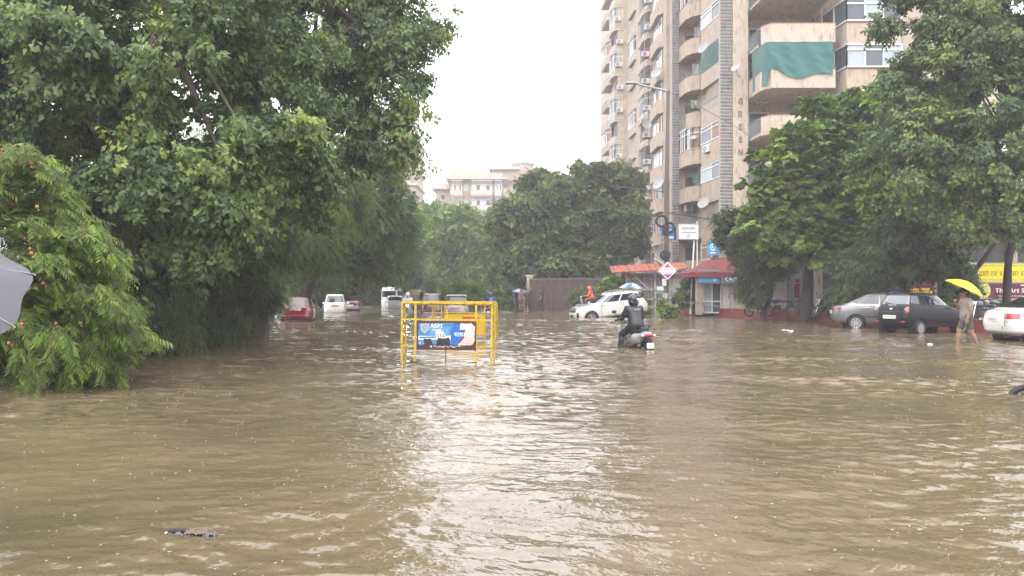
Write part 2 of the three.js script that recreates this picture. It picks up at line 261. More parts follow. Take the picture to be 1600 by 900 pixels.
function tree(name, label, base, o, group) {
  const t = thing(name, label, o.category ?? 'tree', base, 0, group), B = t.position, rnd = seeded(o.seed + 500), { centres, items } = foliage(t, o);
  const rel = (p) => p.clone().sub(B);
  if (o.trunk) {
    const pts = o.trunk.map((p) => V(...p)), curve = new THREE.CatmullRomCurve3(pts.length > 2 ? pts : [pts[0], pts[0].clone().lerp(pts[1], 0.5).add(V(0.12, 0, 0.05)), pts[1]]);
    part('trunk', limbGeo(curve.getPoints(8).map(rel), o.r, o.r * 0.45, 14, 9), o.bark ?? bark, t);
    const want = o.limbs ?? 8, pick = []; for (let i = 0; i < want && centres.length; i++) pick.push(centres[Math.floor(rnd() * centres.length)]);
    for (const c of pick) { const s = curve.getPoint(0.45 + 0.55 * rnd()), m = s.clone().lerp(c, 0.5).add(V((rnd() - 0.5) * 0.4, 0.25 + 0.35 * rnd(), (rnd() - 0.5) * 0.4)), l = s.distanceTo(c); part('limb', limbGeo([s, m, c].map(rel), Math.max(0.02, o.r * 0.42 * Math.min(1, l / 4)), 0.012, 8, 6), o.bark ?? bark, t); }
  }
  if (o.singles) {                                       // the leaves that show largest are leaves of their own
    const lf = leafTris('heart', 0.125, 0.105), g = spray((put) => put(lf, new THREE.Matrix4())), near = [...items].filter(([p]) => { const px = 800 + p.x / -p.z * FOCAL, py = HORIZON - (p.y - EYE) / -p.z * FOCAL; return px > 4 && px < 1596 && py > 4 && py < 560; }).sort((a, b) => b[0].z - a[0].z).slice(0, o.singles);
    for (const [p, d, roll, , tone] of near) { const m = part('leaf', g, tone > 0.7 ? o.youngMat : o.mat, t); m.applyMatrix4(place(rel(p).add(V(0, 0.02, 0.05)), V(d.x, -0.9, d.z * 0.6 + 0.3), roll - 3.14)); }
  }
  return t;
}
const mPeepal = leafMat(0.11, 0.172, 0.05, 0.33, 0.6), mYoung = leafMat(0.19, 0.27, 0.055, 0.4, 0.4), mBright = leafMat(0.18, 0.285, 0.042, 0.45), mNeem = leafMat(0.108, 0.176, 0.042), mFine = leafMat(0.13, 0.21, 0.042, 0.42), mBush = leafMat(0.175, 0.265, 0.03, 0.42), mDark = leafMat(0.074, 0.112, 0.038), mFicus = leafMat(0.1, 0.15, 0.043);
const E = (px, py, d, rx, ry, rz) => [sx(px, d), sy(py, d), -d, rx, ry, rz];
// left side, near to far
tree('peepal_tree', 'large heart-leaved tree filling the upper left, nearest of the left row', [-9.4, 0.06, -17.5], { seed: 1, category: 'tree', clumps: 370, per: 38, clumpR: 0.4, inner: 0.35, droop: 0.5, size: 0.8, young: 0.06, kinds: [['heart', 0], ['heart', 1], ['heart', 2]], mat: mPeepal, youngMat: mYoung, singles: 280,
  blobs: [E(110, 110, 16, 2.6, 2.5, 2.2), E(330, 150, 16, 2.4, 2.6, 2), E(250, 310, 15.5, 2.2, 1.6, 1.7), E(60, -60, 17, 3, 2.4, 2.5), E(420, 20, 17.5, 2.0, 2.2, 2), E(200, -150, 18, 4, 2.4, 3), E(420, 260, 16.5, 1.3, 1.5, 1.5), E(-120, 200, 16, 2.5, 3, 2.2)],
  trunk: [[-9.4, 0, -17.5], [-8.7, 2.2, -17.2], [-7.9, 5, -17], [-7.4, 8.2, -17]], r: 0.32, limbs: 26 }, 'trees along the left verge');
tree('peepal_tree', 'tall heart-leaved tree with sky gaps, its right edge against the white sky', [-8.2, 0.06, -25], { seed: 2, clumps: 330, per: 30, clumpR: 0.46, inner: 0.3, droop: 0.45, size: 0.92, young: 0.02, kinds: [['heart', 0], ['heart', 1]], mat: mPeepal,
  blobs: [E(500, 60, 24, 2.9, 2.6, 2.3), E(598, 110, 24, 1.6, 2.4, 1.5), E(630, 15, 24.5, 1.3, 1.7, 1.4), E(430, -80, 25, 4, 2.4, 2.5), E(560, -130, 25, 3, 2.4, 2.4), E(590, 215, 23.5, 1.0, 1.2, 1.2), E(420, 190, 24, 1.8, 2, 1.8), E(520, 225, 23.5, 1.2, 1.2, 1.2)],
  trunk: [[-8.2, 0, -25], [-7.9, 3.2, -24.6], [-7, 6.4, -24.3], [-5.2, 8.8, -24], [-4, 10.6, -24]], r: 0.34, limbs: 26 }, 'trees along the left verge');
tree('broadleaf_tree', 'dark broad-leaved tree behind the flowering bush at the left edge', [-12.5, 0.06, -20], { seed: 3, clumps: 150, per: 26, clumpR: 0.6, inner: 0.2, droop: 0.3, size: 1.3, young: 0.02, kinds: [['round', 0], ['round', 1]], mat: mPeepal,
  blobs: [E(60, 200, 20, 3.5, 4.5, 2), E(230, 380, 20, 2.5, 2.6, 1.6), E(50, -60, 21, 4, 4, 2.5), E(300, 250, 21, 3, 4, 2), E(120, 330, 19, 2.4, 2, 1.4)], trunk: [[-12.5, 0, -20], [-12, 5, -20.5]], r: 0.3, limbs: 8 }, 'trees along the left verge');
tree('willowy_shrub', 'dark fine-leaved shrub hanging over the water between flowering bush and red car', [-9.8, 0.06, -22], { seed: 4, category: 'shrub', clumps: 230, per: 34, clumpR: 0.42, inner: 0.2, droop: 1.5, size: 1.1, young: 0.01, kinds: [['fine', 0], ['fine', 1]], mat: mDark,
  blobs: [E(330, 430, 22, 2.0, 1.5, 1.2), E(260, 440, 20.5, 1.2, 1.35, 1), E(385, 420, 24, 1.0, 1.5, 1.2), E(380, 350, 23, 1.9, 1.4, 1.2), E(300, 495, 22, 1.6, 0.7, 1), E(250, 500, 18, 0.7, 0.7, 0.8), E(375, 487, 25.5, 0.8, 0.7, 1)], trunk: [[-9.8, 0, -22], [-9.2, 2.6, -22]], r: 0.12, limbs: 10 }, 'shrubs over the left water edge');
tree('acacia_tree', 'light green feathery tree drooping over the red car', [-12.6, 0.06, -36], { seed: 5, clumps: 240, per: 26, clumpR: 0.5, inner: 0.25, droop: 0.9, size: 1.7, young: 0.06, kinds: [['fine', 0], ['fine', 1], ['fine', 2]], mat: mFine,
  blobs: [E(458, 372, 32, 1.4, 1.1, 1.2), E(425, 320, 32, 2, 1.8, 1.5), E(405, 465, 33, 0.8, 0.5, 0.8), E(418, 446, 35, 0.45, 0.6, 0.5), E(372, 435, 31, 1.1, 1.2, 1), E(500, 300, 34, 2, 2.2, 1.6), E(330, 300, 32, 2, 3, 1.5)], trunk: [[-12.6, -0.3, -36], [-10.6, 4.5, -35]], r: 0.2, limbs: 10 }, 'trees along the left verge');
tree('acacia_tree', 'dense green feathery tree over the white van', [-13.2, 0.06, -48], { seed: 6, clumps: 360, per: 26, clumpR: 0.5, inner: 0.3, droop: 0.7, size: 2.1, young: 0.03, kinds: [['fine', 0], ['fine', 1], ['clump', 0]], mat: mNeem,
  blobs: [E(520, 360, 45, 2.4, 1.9, 1.8), E(560, 300, 44, 2.4, 2.6, 2), E(600, 350, 47, 1.7, 2.2, 1.5), E(480, 330, 46, 3, 4, 2), E(560, 392, 48, 1.8, 1.0, 1.5), E(605, 385, 50, 1.3, 1.4, 1.4), E(470, 385, 46, 2.0, 1.3, 1.6)], trunk: [[-13.2, -0.3, -48], [-11, 5, -47], [-8.4, 8, -46]], r: 0.28, limbs: 10 }, 'trees along the left verge');
tree('acacia_tree', 'feathery tree farthest down the left row, beyond the white high-roofed van', [-15, 0.06, -64], { seed: 7, clumps: 300, per: 26, clumpR: 0.6, inner: 0.3, droop: 0.6, size: 2.7, young: 0.03, kinds: [['fine', 1], ['clump', 1]], mat: mNeem,
  blobs: [E(560, 395, 62, 3, 2.4, 2), E(610, 395, 66, 2.4, 2.0, 2), E(590, 340, 62, 3, 3.5, 2), E(520, 400, 60, 3, 3, 2), E(632, 420, 80, 1.6, 1.4, 1.5), E(490, 425, 60, 3, 1.6, 1.6)], trunk: [[-15, -0.3, -64], [-12, 6, -63]], r: 0.28, limbs: 8 }, 'trees along the left verge');
// middle distance
tree('neem_tree', 'round pale green hazy tree closing the end of the road', [-7.4, 0.06, -92], { seed: 8, clumps: 330, per: 24, clumpR: 0.85, inner: 0.45, droop: 0.35, size: 2.9, young: 0.03, kinds: [['clump', 0], ['fine', 2]], mat: mBright,
  blobs: [E(710, 385, 88, 4.6, 4.2, 3.5), E(665, 400, 90, 2.9, 3.2, 2.5), E(755, 400, 90, 3, 3.4, 2.5), E(705, 350, 90, 3.4, 1.8, 2.5), E(690, 440, 88, 4, 1.5, 2.5), E(770, 430, 92, 2.5, 2.2, 2)], trunk: [[-7.4, 0, -92], [-6.8, 6, -90]], r: 0.35, limbs: 8 }, 'trees at the end of the road');
tree('neem_tree', 'low dark-green tree behind the round pale tree, left of the far flats', [-13, 0.06, -118], { seed: 9, clumps: 150, per: 24, clumpR: 1, inner: 0.4, droop: 0.3, size: 3.4, kinds: [['clump', 1]], mat: mNeem, blobs: [E(670, 352, 115, 4.2, 3.2, 3), E(720, 365, 118, 5, 3, 3), E(620, 370, 115, 4, 4, 3), E(670, 400, 116, 5, 4, 3)], trunk: [[-13, 0, -118], [-12.5, 8, -116]], r: 0.35, limbs: 6 }, 'trees at the end of the road');
tree('neem_tree', 'narrow hazy tree between the round pale tree and the big ficus', [-1.5, 0.06, -100], { seed: 10, clumps: 170, per: 24, clumpR: 0.9, inner: 0.4, droop: 0.3, size: 3, kinds: [['clump', 0]], mat: mNeem, blobs: [E(790, 400, 98, 3.4, 4, 3), E(770, 440, 96, 3, 2, 2), E(815, 430, 92, 3, 3, 2)], trunk: [[-1.5, 0, -100], [-1.2, 6, -98]], r: 0.3, limbs: 6 }, 'trees at the end of the road');
tree('ficus_tree', 'big round dense dark green tree over the brown boundary wall', [6.1, 0.12, -64.5], { seed: 11, clumps: 520, per: 26, clumpR: 0.5, inner: 0.45, droop: 0.3, size: 2.1, young: 0.02, kinds: [['clump', 0], ['clump', 2], ['narrow', 0]], mat: mFicus,
  blobs: [E(890, 350, 62, 4.2, 3.8, 3.4), E(835, 350, 61, 2.9, 3, 2.6), E(945, 330, 62, 3.2, 3.6, 2.8), E(960, 285, 64, 2.2, 1.6, 2), E(900, 300, 63, 3.2, 1.9, 2.5), E(800, 345, 62, 1.6, 1.5, 1.5), E(870, 420, 60, 3, 1.5, 2.2), E(980, 370, 63, 1.8, 2, 1.8), E(830, 410, 60, 2, 1.8, 1.8), E(930, 410, 61, 2.4, 1.8, 2), E(845, 300, 64, 2.3, 1.3, 2)],
  trunk: [[6.1, 0, -64.5], [5.6, 3.2, -63.5], [5.2, 6, -62.5]], r: 0.5, limbs: 12 });
// right side
tree('almond_tree', 'bright green broad-leaved tree in front of the tower, between booth and grey sedan', [14.6, 0.12, -38.6], { seed: 12, clumps: 440, per: 22, clumpR: 0.34, inner: 0.45, droop: 0.2, size: 1.55, young: 0.07, rollAmount: 0.2, kinds: [['round', 0], ['round', 1], ['round', 2]], mat: mBright,
  blobs: [E(1265, 275, 37, 2.7, 2.8, 2.2), E(1225, 300, 37, 2.1, 2.4, 1.8), E(1310, 215, 37.5, 2.4, 2, 1.9), E(1345, 290, 37, 2, 3, 1.9), E(1200, 360, 37, 1.5, 1.4, 1.4), E(1275, 378, 36.5, 2.5, 1.1, 1.5), E(1345, 190, 38, 1.5, 1.7, 1.5), E(1330, 380, 37, 2, 1.5, 1.5)],
  trunk: [[14.6, 0, -38.6], [14.65, 2.2, -38.4], [14.8, 5.5, -37.8], [15.6, 8, -37.6]], r: 0.24, limbs: 14 }, 'trees behind the red kerb');
tree('ficus_tree', 'dark glossy tree shading the right side of the red-roofed booth', [13.1, 0.12, -40.5], { seed: 13, clumps: 210, per: 24, clumpR: 0.3, inner: 0.4, droop: 0.35, size: 1.4, young: 0.01, kinds: [['round', 1], ['narrow', 1]], mat: mDark,
  blobs: [E(1178, 390, 40.5, 1.2, 1.2, 1.1), E(1188, 412, 39.5, 1.0, 1.2, 1.0), E(1190, 360, 40, 1.2, 1, 1), E(1215, 395, 39.5, 0.9, 0.8, 0.9), E(1150, 355, 41, 1, 0.9, 0.9), E(1180, 448, 40, 0.45, 0.7, 0.5)],
  trunk: [[13.1, 0, -40.5], [13.5, 1.6, -40.3], [13.2, 3.5, -40]], r: 0.17, limbs: 8 }, 'trees behind the red kerb');
tree('peepal_tree', 'heart-leaved tree at the right edge, its trunk in front of the yellow shop board', [20.6, 0.12, -32.2], { seed: 14, clumps: 420, per: 32, clumpR: 0.34, inner: 0.3, droop: 0.5, size: 1.0, young: 0.07, kinds: [['heart', 0], ['heart', 1], ['heart', 2]], mat: mPeepal,
  blobs: [E(1530, 160, 29, 2.8, 3.2, 2.2), E(1460, 240, 29, 1.9, 2.2, 1.8), E(1580, 268, 28, 1.9, 2.0, 1.7), E(1590, 40, 29, 3, 2.6, 2.2), E(1500, 30, 30, 2.0, 2.2, 1.8), E(1405, 130, 30.5, 0.8, 1.3, 0.9), E(1375, 45, 30, 0.7, 0.5, 0.6), E(1520, 320, 29, 1.9, 1.1, 1.4), E(1640, 360, 27.5, 0.8, 0.9, 0.8), E(1500, -70, 30, 4, 2, 2.5)],
  trunk: [[20.6, 0, -32.2], [20.5, 2.4, -32], [20.3, 5, -31], [19.4, 8.4, -30]], r: 0.19, limbs: 20 }, 'trees behind the red kerb');
tree('mango_tree', 'low dark round tree behind the black hatchback', [17.2, 0.12, -33.8], { seed: 15, clumps: 230, per: 20, clumpR: 0.34, inner: 0.4, droop: 0.7, size: 1.15, young: 0.02, kinds: [['narrow', 0], ['narrow', 1]], mat: mDark,
  blobs: [E(1400, 400, 33, 1.6, 1.1, 1.2), E(1350, 420, 33, 1.1, 0.9, 1), E(1445, 400, 33, 1.1, 1.0, 1), E(1340, 455, 33.5, 0.9, 0.7, 0.8), E(1390, 365, 33.4, 1.2, 0.8, 1)], trunk: [[17.2, 0, -33.8], [17.1, 1.2, -33.5], [16.9, 2.6, -33]], r: 0.15, limbs: 8 }, 'trees behind the red kerb');
tree('leaning_tree', 'tree with one upright and one leaning dark trunk behind the yellow umbrella', [18.9, 0.12, -33.6], { seed: 16, clumps: 260, per: 20, clumpR: 0.42, inner: 0.35, droop: 0.5, size: 1.3, young: 0.06, kinds: [['heart', 1], ['round', 0]], mat: mBright,
  blobs: [E(1400, 270, 34, 1.9, 2.2, 1.6), E(1440, 190, 34, 2, 2.4, 1.6), E(1485, 345, 33, 1.4, 0.9, 1.1), E(1430, 330, 34, 1.5, 1.3, 1.3), E(1400, 225, 34, 1.2, 1.2, 1.1), E(1478, 425, 32.8, 0.5, 0.7, 0.5)], trunk: [[18.9, 0, -33.6], [18.7, 2.6, -33.6], [18.2, 5.5, -33.8]], r: 0.16, limbs: 10 }, 'trees behind the red kerb');
part('trunk', limbGeo([V(0.1, 0, 0.1), V(0.55, 1.5, 0.2), V(1.6, 3.1, 0.4), V(2.3, 4.4, 0.5)], 0.15, 0.09, 10, 8), bark, scene.getObjectByName('leaning_tree'));
// unseen trees behind the viewer, placed to darken reflections in car paint and glass
[[-17, 15, 'on the left'], [-6, 30, 'left of the road axis'], [7, 32, 'right of the road axis'], [17, 17, 'on the right'], [27, 4, 'far out on the right']].forEach(([x, z, w], i) => tree('unseen_tree', 'unseen tree darkening reflections from behind the viewer, ' + w, [x, -0.3, z], { seed: 200 + i, clumps: 150, per: 20, clumpR: 0.9, inner: 0.3, droop: 0.3, size: 3.2, kinds: [['clump', 0]], mat: mNeem, blobs: [[x, 5.5, z, 4.6, 3.6, 3.5], [x + 2, 8, z + 1, 3.4, 2.6, 3], [x - 2.4, 3.4, z, 3, 2, 2.5]], trunk: [[x, -0.3, z], [x, 5, z]], r: 0.3, limbs: 6 }, 'unseen trees behind the viewer'));
// shrubs
const shrub = (label, base, blobs, o = {}) => tree('shrub', label, base, { category: 'shrub', seed: 60 + Math.round(base[0] * 7 + base[2]), clumps: 46, per: 16, clumpR: 0.2, inner: 0.3, droop: 0, size: 0.8, kinds: [['narrow', 0], ['round', 1]], mat: mBright, blobs, ...o }, o.group);
shrub('unseen dark undergrowth behind the flowering bush, blocking sky mirrored in the water', [-11.5, 0.06, -17], [[-11, 0.9, -16, 1.6, 1, 0.9], [-13, 1, -18, 1.8, 1.1, 1], [-10.2, 0.8, -18.4, 1.2, 0.9, 0.8], [-14.5, 1.2, -15, 1.8, 1.2, 1], [-12, 0.9, -14.2, 1.4, 0.9, 0.8]], { mat: mDark, clumps: 150, per: 20, clumpR: 0.35, size: 1.2, kinds: [['round', 0], ['narrow', 1]] });  // unseen undergrowth, placed to keep low sky out of the water reflection
shrub('dim hedge closing the gap under the far left trees behind the parked cars', [-17, 0.06, -88], [E(570, 452, 86, 3, 2, 1.6), E(530, 450, 84, 2.6, 2, 1.6), E(610, 445, 90, 2.4, 2, 1.6), E(490, 450, 80, 2.6, 2.2, 1.6)], { mat: mNeem, clumps: 170, per: 22, clumpR: 0.6, size: 2.6, kinds: [['clump', 0], ['fine', 1]] });
shrub('yellow-green croton hedge behind the tail of the white tilted car', [7.6, 0.12, -47.5], [E(985, 468, 47, 0.7, 0.8, 0.6), E(1000, 478, 46.6, 0.6, 0.6, 0.5), E(968, 475, 47.5, 0.6, 0.6, 0.5)], { mat: mBush, clumps: 60, per: 22 });
shrub('small glossy shrub standing in water at the foot of the lamp pole', [8.7, -0.1, -43], [E(1045, 489, 43, 0.5, 0.35, 0.4), E(1038, 482, 43.2, 0.3, 0.35, 0.3)], { clumps: 34, kinds: [['round', 0]] });
shrub('loose green shrub left of the booth door', [11.1, 0.12, -48.6], [E(1075, 455, 48, 0.7, 0.6, 0.5), E(1085, 440, 48.3, 0.5, 0.6, 0.4), E(1068, 470, 48, 0.7, 0.5, 0.4)], { mat: mNeem });
shrub('round green shrub in front of the brown wall beside the orange rider', [4.7, 0.12, -53.5], [E(905, 466, 53, 0.6, 0.5, 0.5), E(914, 470, 53, 0.4, 0.4, 0.4)], { mat: mFine });
shrub('bright bush beside the banana plant behind the white tilted car', [6.2, 0.12, -54.5], [E(958, 446, 54, 0.7, 0.6, 0.5), E(945, 452, 54, 0.5, 0.5, 0.4)], { mat: mBright });
shrub('low weeds at the foot of the far right verge near the pedestrians', [0.6, 0.05, -63], [E(790, 465, 64, 0.9, 0.8, 0.6), E(835, 470, 60, 0.8, 0.5, 0.4), E(805, 475, 62, 1.2, 0.25, 0.5)], { mat: mNeem, clumps: 70, size: 1.2 });
shrub('weedy shrub left of the road where the right verge begins', [-0.9, 0.05, -70], [E(785, 455, 70, 0.9, 1.1, 0.6), E(776, 440, 74, 1.2, 1.5, 0.8)], { mat: mNeem, clumps: 70, size: 1.4 });
shrub('fallen leafy branch lying over the roof of the silver car', [-3.1, 0, -51.5], [E(722, 455, 51, 0.75, 0.35, 0.4), E(738, 462, 51, 0.4, 0.5, 0.4), E(708, 448, 51.5, 0.5, 0.2, 0.3)], { kinds: [['fine', 0]], size: 1.4, clumps: 60, mat: mFine, trunk: [[-2.5, -0.1, -51.8], [-2.6, 0.9, -51.5], [-3.4, 1.7, -51.3]], r: 0.05, limbs: 4 });
shrub('garden shrub behind the kerb beside the parked motorcycle', [15.2, 0.12, -37.9], [E(1300, 478, 37.5, 0.5, 0.25, 0.3), E(1170, 455, 41, 0.6, 0.7, 0.4)], { mat: mNeem });
shrub('leafy shrub behind the black hatchback bonnet below the shop boards', [18.3, 0.12, -32.4], [E(1500, 450, 32, 0.7, 0.8, 0.5), E(1490, 420, 32.5, 0.5, 0.5, 0.4)], { mat: mNeem, clumps: 60 });
{ // the flowering bush at the left edge: arching canes of feathery leaves, pink buds
  const t = thing('flowering_bush', 'yellow-green feathery bush with pink buds leaning over the water at the left edge', 'bush', [-9.6, 0.05, -12.9]), rnd = seeded(91), B = t.position, items = [], tips = [];
  const hull = [[30, 250], [75, 270], [110, 320], [145, 370], [180, 415], [205, 470], [222, 515], [200, 550], [165, 575], [110, 590], [40, 600], [60, 500], [130, 450], [60, 360], [-30, 300], [-40, 430], [-30, 560], [170, 480], [100, 400], [30, 430], [150, 540], [90, 540]];
  for (let k = 0; k < 150; k++) {
    const [hx, hy] = hull[k % hull.length], d = 12.6 - 1.5 * rnd() + (k % 3) * 0.5, end = V(sx(hx + (rnd() - 0.5) * 34, d), Math.max(0.08, sy(hy + (rnd() - 0.5) * 34, d)), -d), st = V(B.x + (rnd() - 0.5) * 1.4, 0.05, B.z + (rnd() - 0.5) * 1.4), top = st.clone().lerp(end, 0.55).setY(Math.max(end.y + 0.55 + 0.3 * rnd(), 1.5));
    const c = new THREE.QuadraticBezierCurve3(st, top.clone().multiplyScalar(1), end);
    if (k < 40) part('cane', limbGeo([0, 0.3, 0.6, 0.9].map((q) => c.getPoint(q).sub(B)), 0.02, 0.006, 8, 5), twigMat, t);
    for (let i = 0; i < 44; i++) { const q = 0.38 + 0.62 * Math.sqrt(rnd()), p = c.getPoint(q), g = c.getTangent(q), tone = rnd(); p.add(V((rnd() - 0.5) * 0.3, (rnd() - 0.5) * 0.24, (rnd() - 0.5) * 0.3)); if (p.y < 0.04) continue; items.push([p, g.clone().multiplyScalar(0.9).add(V((rnd() - 0.5) * 1.3, -0.25 + 0.5 * (rnd() - 0.5), (rnd() - 0.5) * 1.3)).normalize(), rnd(), 0.55 + 0.35 * rnd(), tone]); }
    tips.push(c.getPoint(0.6 + 0.38 * rnd()));
  }
  [['narrow', 0], ['narrow', 1], ['narrow', 2]].forEach((kind, v) => { const mine = items.filter((_, i) => i % 3 === v), im = new THREE.InstancedMesh(sprayGeo(...kind), mBush, mine.length), col = new THREE.Color();
    mine.forEach(([p, d, r, s, tone], i) => { const m = place(p.clone().sub(B), d, (r - 0.5) * 1.4); const q = s * 0.95; m.scale(V(q, q, q)); im.setMatrixAt(i, m); const f = 0.3 + 0.95 * tone; col.setRGB(f * (0.8 + 0.4 * r), f, f); im.setColorAt(i, col); });
    im.name = 'leaves'; im.userData.kind = 'stuff'; t.add(im); });
  const bud = merge([new THREE.SphereGeometry(0.027, 8, 6).scale(1, 1.1, 1), new THREE.ConeGeometry(0.016, 0.03, 6).translate(0, -0.045, 0)]), pink = phys(L(0.5, 0.1, 0.11), 0.4, { clearcoat: 0.4 }), pale = phys(L(0.6, 0.33, 0.2), 0.4);
  tips.slice(0, 60).forEach((p, i) => { const m = part('bud', bud, i % 4 ? pink : pale, t); m.position.copy(p.clone().sub(B)).add(V(0, 0.03, 0.18 + 0.15 * rnd())); m.rotation.set(rnd(), 0, rnd()); });
}
{ // banana plant behind the gate roof
  const t = thing('banana_plant', 'banana plant with long arching leaves left of the red gate roof', 'plant', [7.6, 0.12, -55.5]), mat = leafMat(0.16, 0.22, 0.06, 0.45), rnd = seeded(8);
  part('stem', limbGeo([V(0, 0, 0), V(0.05, 1.2, 0), V(0, 2.3, 0)], 0.13, 0.07), mat, t);
  for (let k = 0; k < 8; k++) { const a = k * 0.8 + 0.2, n = 10, pos = [], idx = [], len = 1.7 + 0.5 * rnd(); for (let i = 0; i <= n; i++) { const s = i / n, w = 0.24 * Math.sin(Math.PI * Math.min(0.97, 0.12 + s * 0.86)), r = len * s * (1 - 0.15 * s), y = 2.2 + 1.0 * s - 1.5 * s * s; for (const q of [-1, 0, 1]) pos.push(Math.cos(a) * r - Math.sin(a) * w * q, y + (q ? 0.05 : 0) + 0.02 * (i % 2) * Math.abs(q), Math.sin(a) * r + Math.cos(a) * w * q); if (i < n) { const o = i * 3; idx.push(o, o + 3, o + 1, o + 1, o + 3, o + 4, o + 1, o + 4, o + 2, o + 2, o + 4, o + 5); } }
    const g = new THREE.BufferGeometry(); g.setAttribute('position', new THREE.Float32BufferAttribute(pos, 3)); g.setIndex(idx); g.computeVertexNormals(); part('leaf', g, mat, t); }
}
// ---------------------------------------------------------------- buildings
const FL = 3.04;                                           // storey height
function outward(a, b) { const l = Math.hypot(b[0] - a[0], b[1] - a[1]); let n = [(b[1] - a[1]) / l, -(b[0] - a[0]) / l]; const m = [(a[0] + b[0]) / 2, (a[1] + b[1]) / 2]; if (n[0] * m[0] + n[1] * m[1] > 0) n = [-n[0], -n[1]]; return n; }
const shift = (p, n, k) => [p[0] + n[0] * k, p[1] + n[1] * k], mixP = (a, b, t) => [a[0] + (b[0] - a[0]) * t, a[1] + (b[1] - a[1]) * t];
const at3 = (p, y) => V(p[0], y, -p[1]);
// a window in a wall line: the frame is the part, each pane its child
function windowOn(B, a, b, y0, y1, cols, o = {}) {
  const n = outward(a, b), off = o.off ?? 0.03, w = o.bar ?? 0.07, P = (t, y, k = 0) => at3(shift(mixP(a, b, t), n, off + k), y), split = o.transom ? y1 - (y1 - y0) * o.transom : null, bars = [];
  for (let i = 0; i <= cols; i++) bars.push(sbar(P(i / cols, y0), P(i / cols, y1), w, w * 0.8));
  for (const y of [y0, y1, ...(split ? [split] : [])]) bars.push(sbar(P(0, y, 0.002), P(1, y, 0.002), w, w));
  const f = part('window', merge(bars).translate(-B.position.x, -B.position.y, -B.position.z), o.frame ?? M.whiteMetal, B);
  for (let i = 0; i < cols; i++) for (const [u, v] of split ? [[y0, split], [split, y1]] : [[y0, y1]]) {
    const p = P((i + 0.5) / cols, (u + v) / 2, -0.02), l = Math.hypot(b[0] - a[0], b[1] - a[1]) / cols - w * 0.6;
    const g = new THREE.BoxGeometry(l, v - u - w * 0.6, 0.012).rotateY(Math.atan2(b[1] - a[1], b[0] - a[0])).translate(p.x - B.position.x, p.y - B.position.y, p.z - B.position.z);
    part('pane', g, (o.panes ?? [M.glass, M.glassPale, M.glass, M.curtain])[(i + cols + Math.round(y0)) % (o.panes ?? [1, 2, 3, 4]).length], f);
  }
  return f;
}
function on(B, name, geo, mat, m = true) { let g = Array.isArray(geo) ? merge(geo) : geo; if (m) g = metric(g); return part(name, g.clone().translate(-B.position.x, -B.position.y, -B.position.z), mat, B); }
// railing of thin bars on a plan line
function railing(B, pts, y0, y1, mat, step = 0.16) { const g = []; for (let i = 0; i + 1 < pts.length; i++) { const a = pts[i], b = pts[i + 1], l = Math.hypot(b[0] - a[0], b[1] - a[1]), n = Math.max(1, Math.round(l / step)); g.push(sbar(at3(a, y1), at3(b, y1), 0.045), sbar(at3(a, y0 + 0.05), at3(b, y0 + 0.05), 0.03)); for (let k = 0; k <= n; k++) { const p = mixP(a, b, k / n); g.push(sbar(at3(p, y0), at3(p, y1), 0.018)); } } return on(B, 'railing', g, mat, false); }
// one balcony: slab, parapet round the open sides, coping and whatever fills the opening
function balcony(B, rim, back, k, o = {}) {
  const y = k * FL, top = y + (o.h ?? 0.98), mat = o.mat ?? M.plaster;
  const s = on(B, 'balcony', slab([...rim, ...back], y - 0.17, y), mat);
  const kid = (name, g, m) => { const c = on(B, name, g, m); B.remove(c); s.add(c); return c; };
  const solid = o.open ? rim.slice(0, rim.length - o.open) : rim;
  if (solid.length > 1) { kid('parapet', wallAlong(solid, 0.12, y - 0.24, top), mat); if (o.coping !== null) kid('coping', wallAlong(solid, 0.17, top, top + 0.05), o.coping ?? M.redTrim); }
  if (o.bands) for (const q of [0.0, 0.34]) kid('trim', wallAlong(rim, 0.2, y - 0.2 + q, y - 0.08 + q), M.trim);
  if (o.open) { const r = railing(B, rim.slice(rim.length - o.open - 1), y, top, M.greyMetal); B.remove(r); s.add(r); }
  if (o.glazed) for (let i = 0; i + 1 < rim.length; i++) { const l = Math.hypot(rim[i + 1][0] - rim[i][0], rim[i + 1][1] - rim[i][1]); if (l > 0.35) windowOn(B, rim[i], rim[i + 1], top + 0.06, y + FL - 0.22, Math.max(1, Math.round(l / (o.mullion ?? 0.75))), { transom: 0.27, off: 0, panes: o.panes, frame: o.frame }); }
  if (o.bars) railing(B, rim, top, y + FL - 0.2, M.greyMetal, 0.2);
  return s;
}
const tower = thing('apartment_tower', 'tall beige apartment tower with stacked balconies and grey louvre strips, right of centre', 'building', [20, 0.12, -60]);
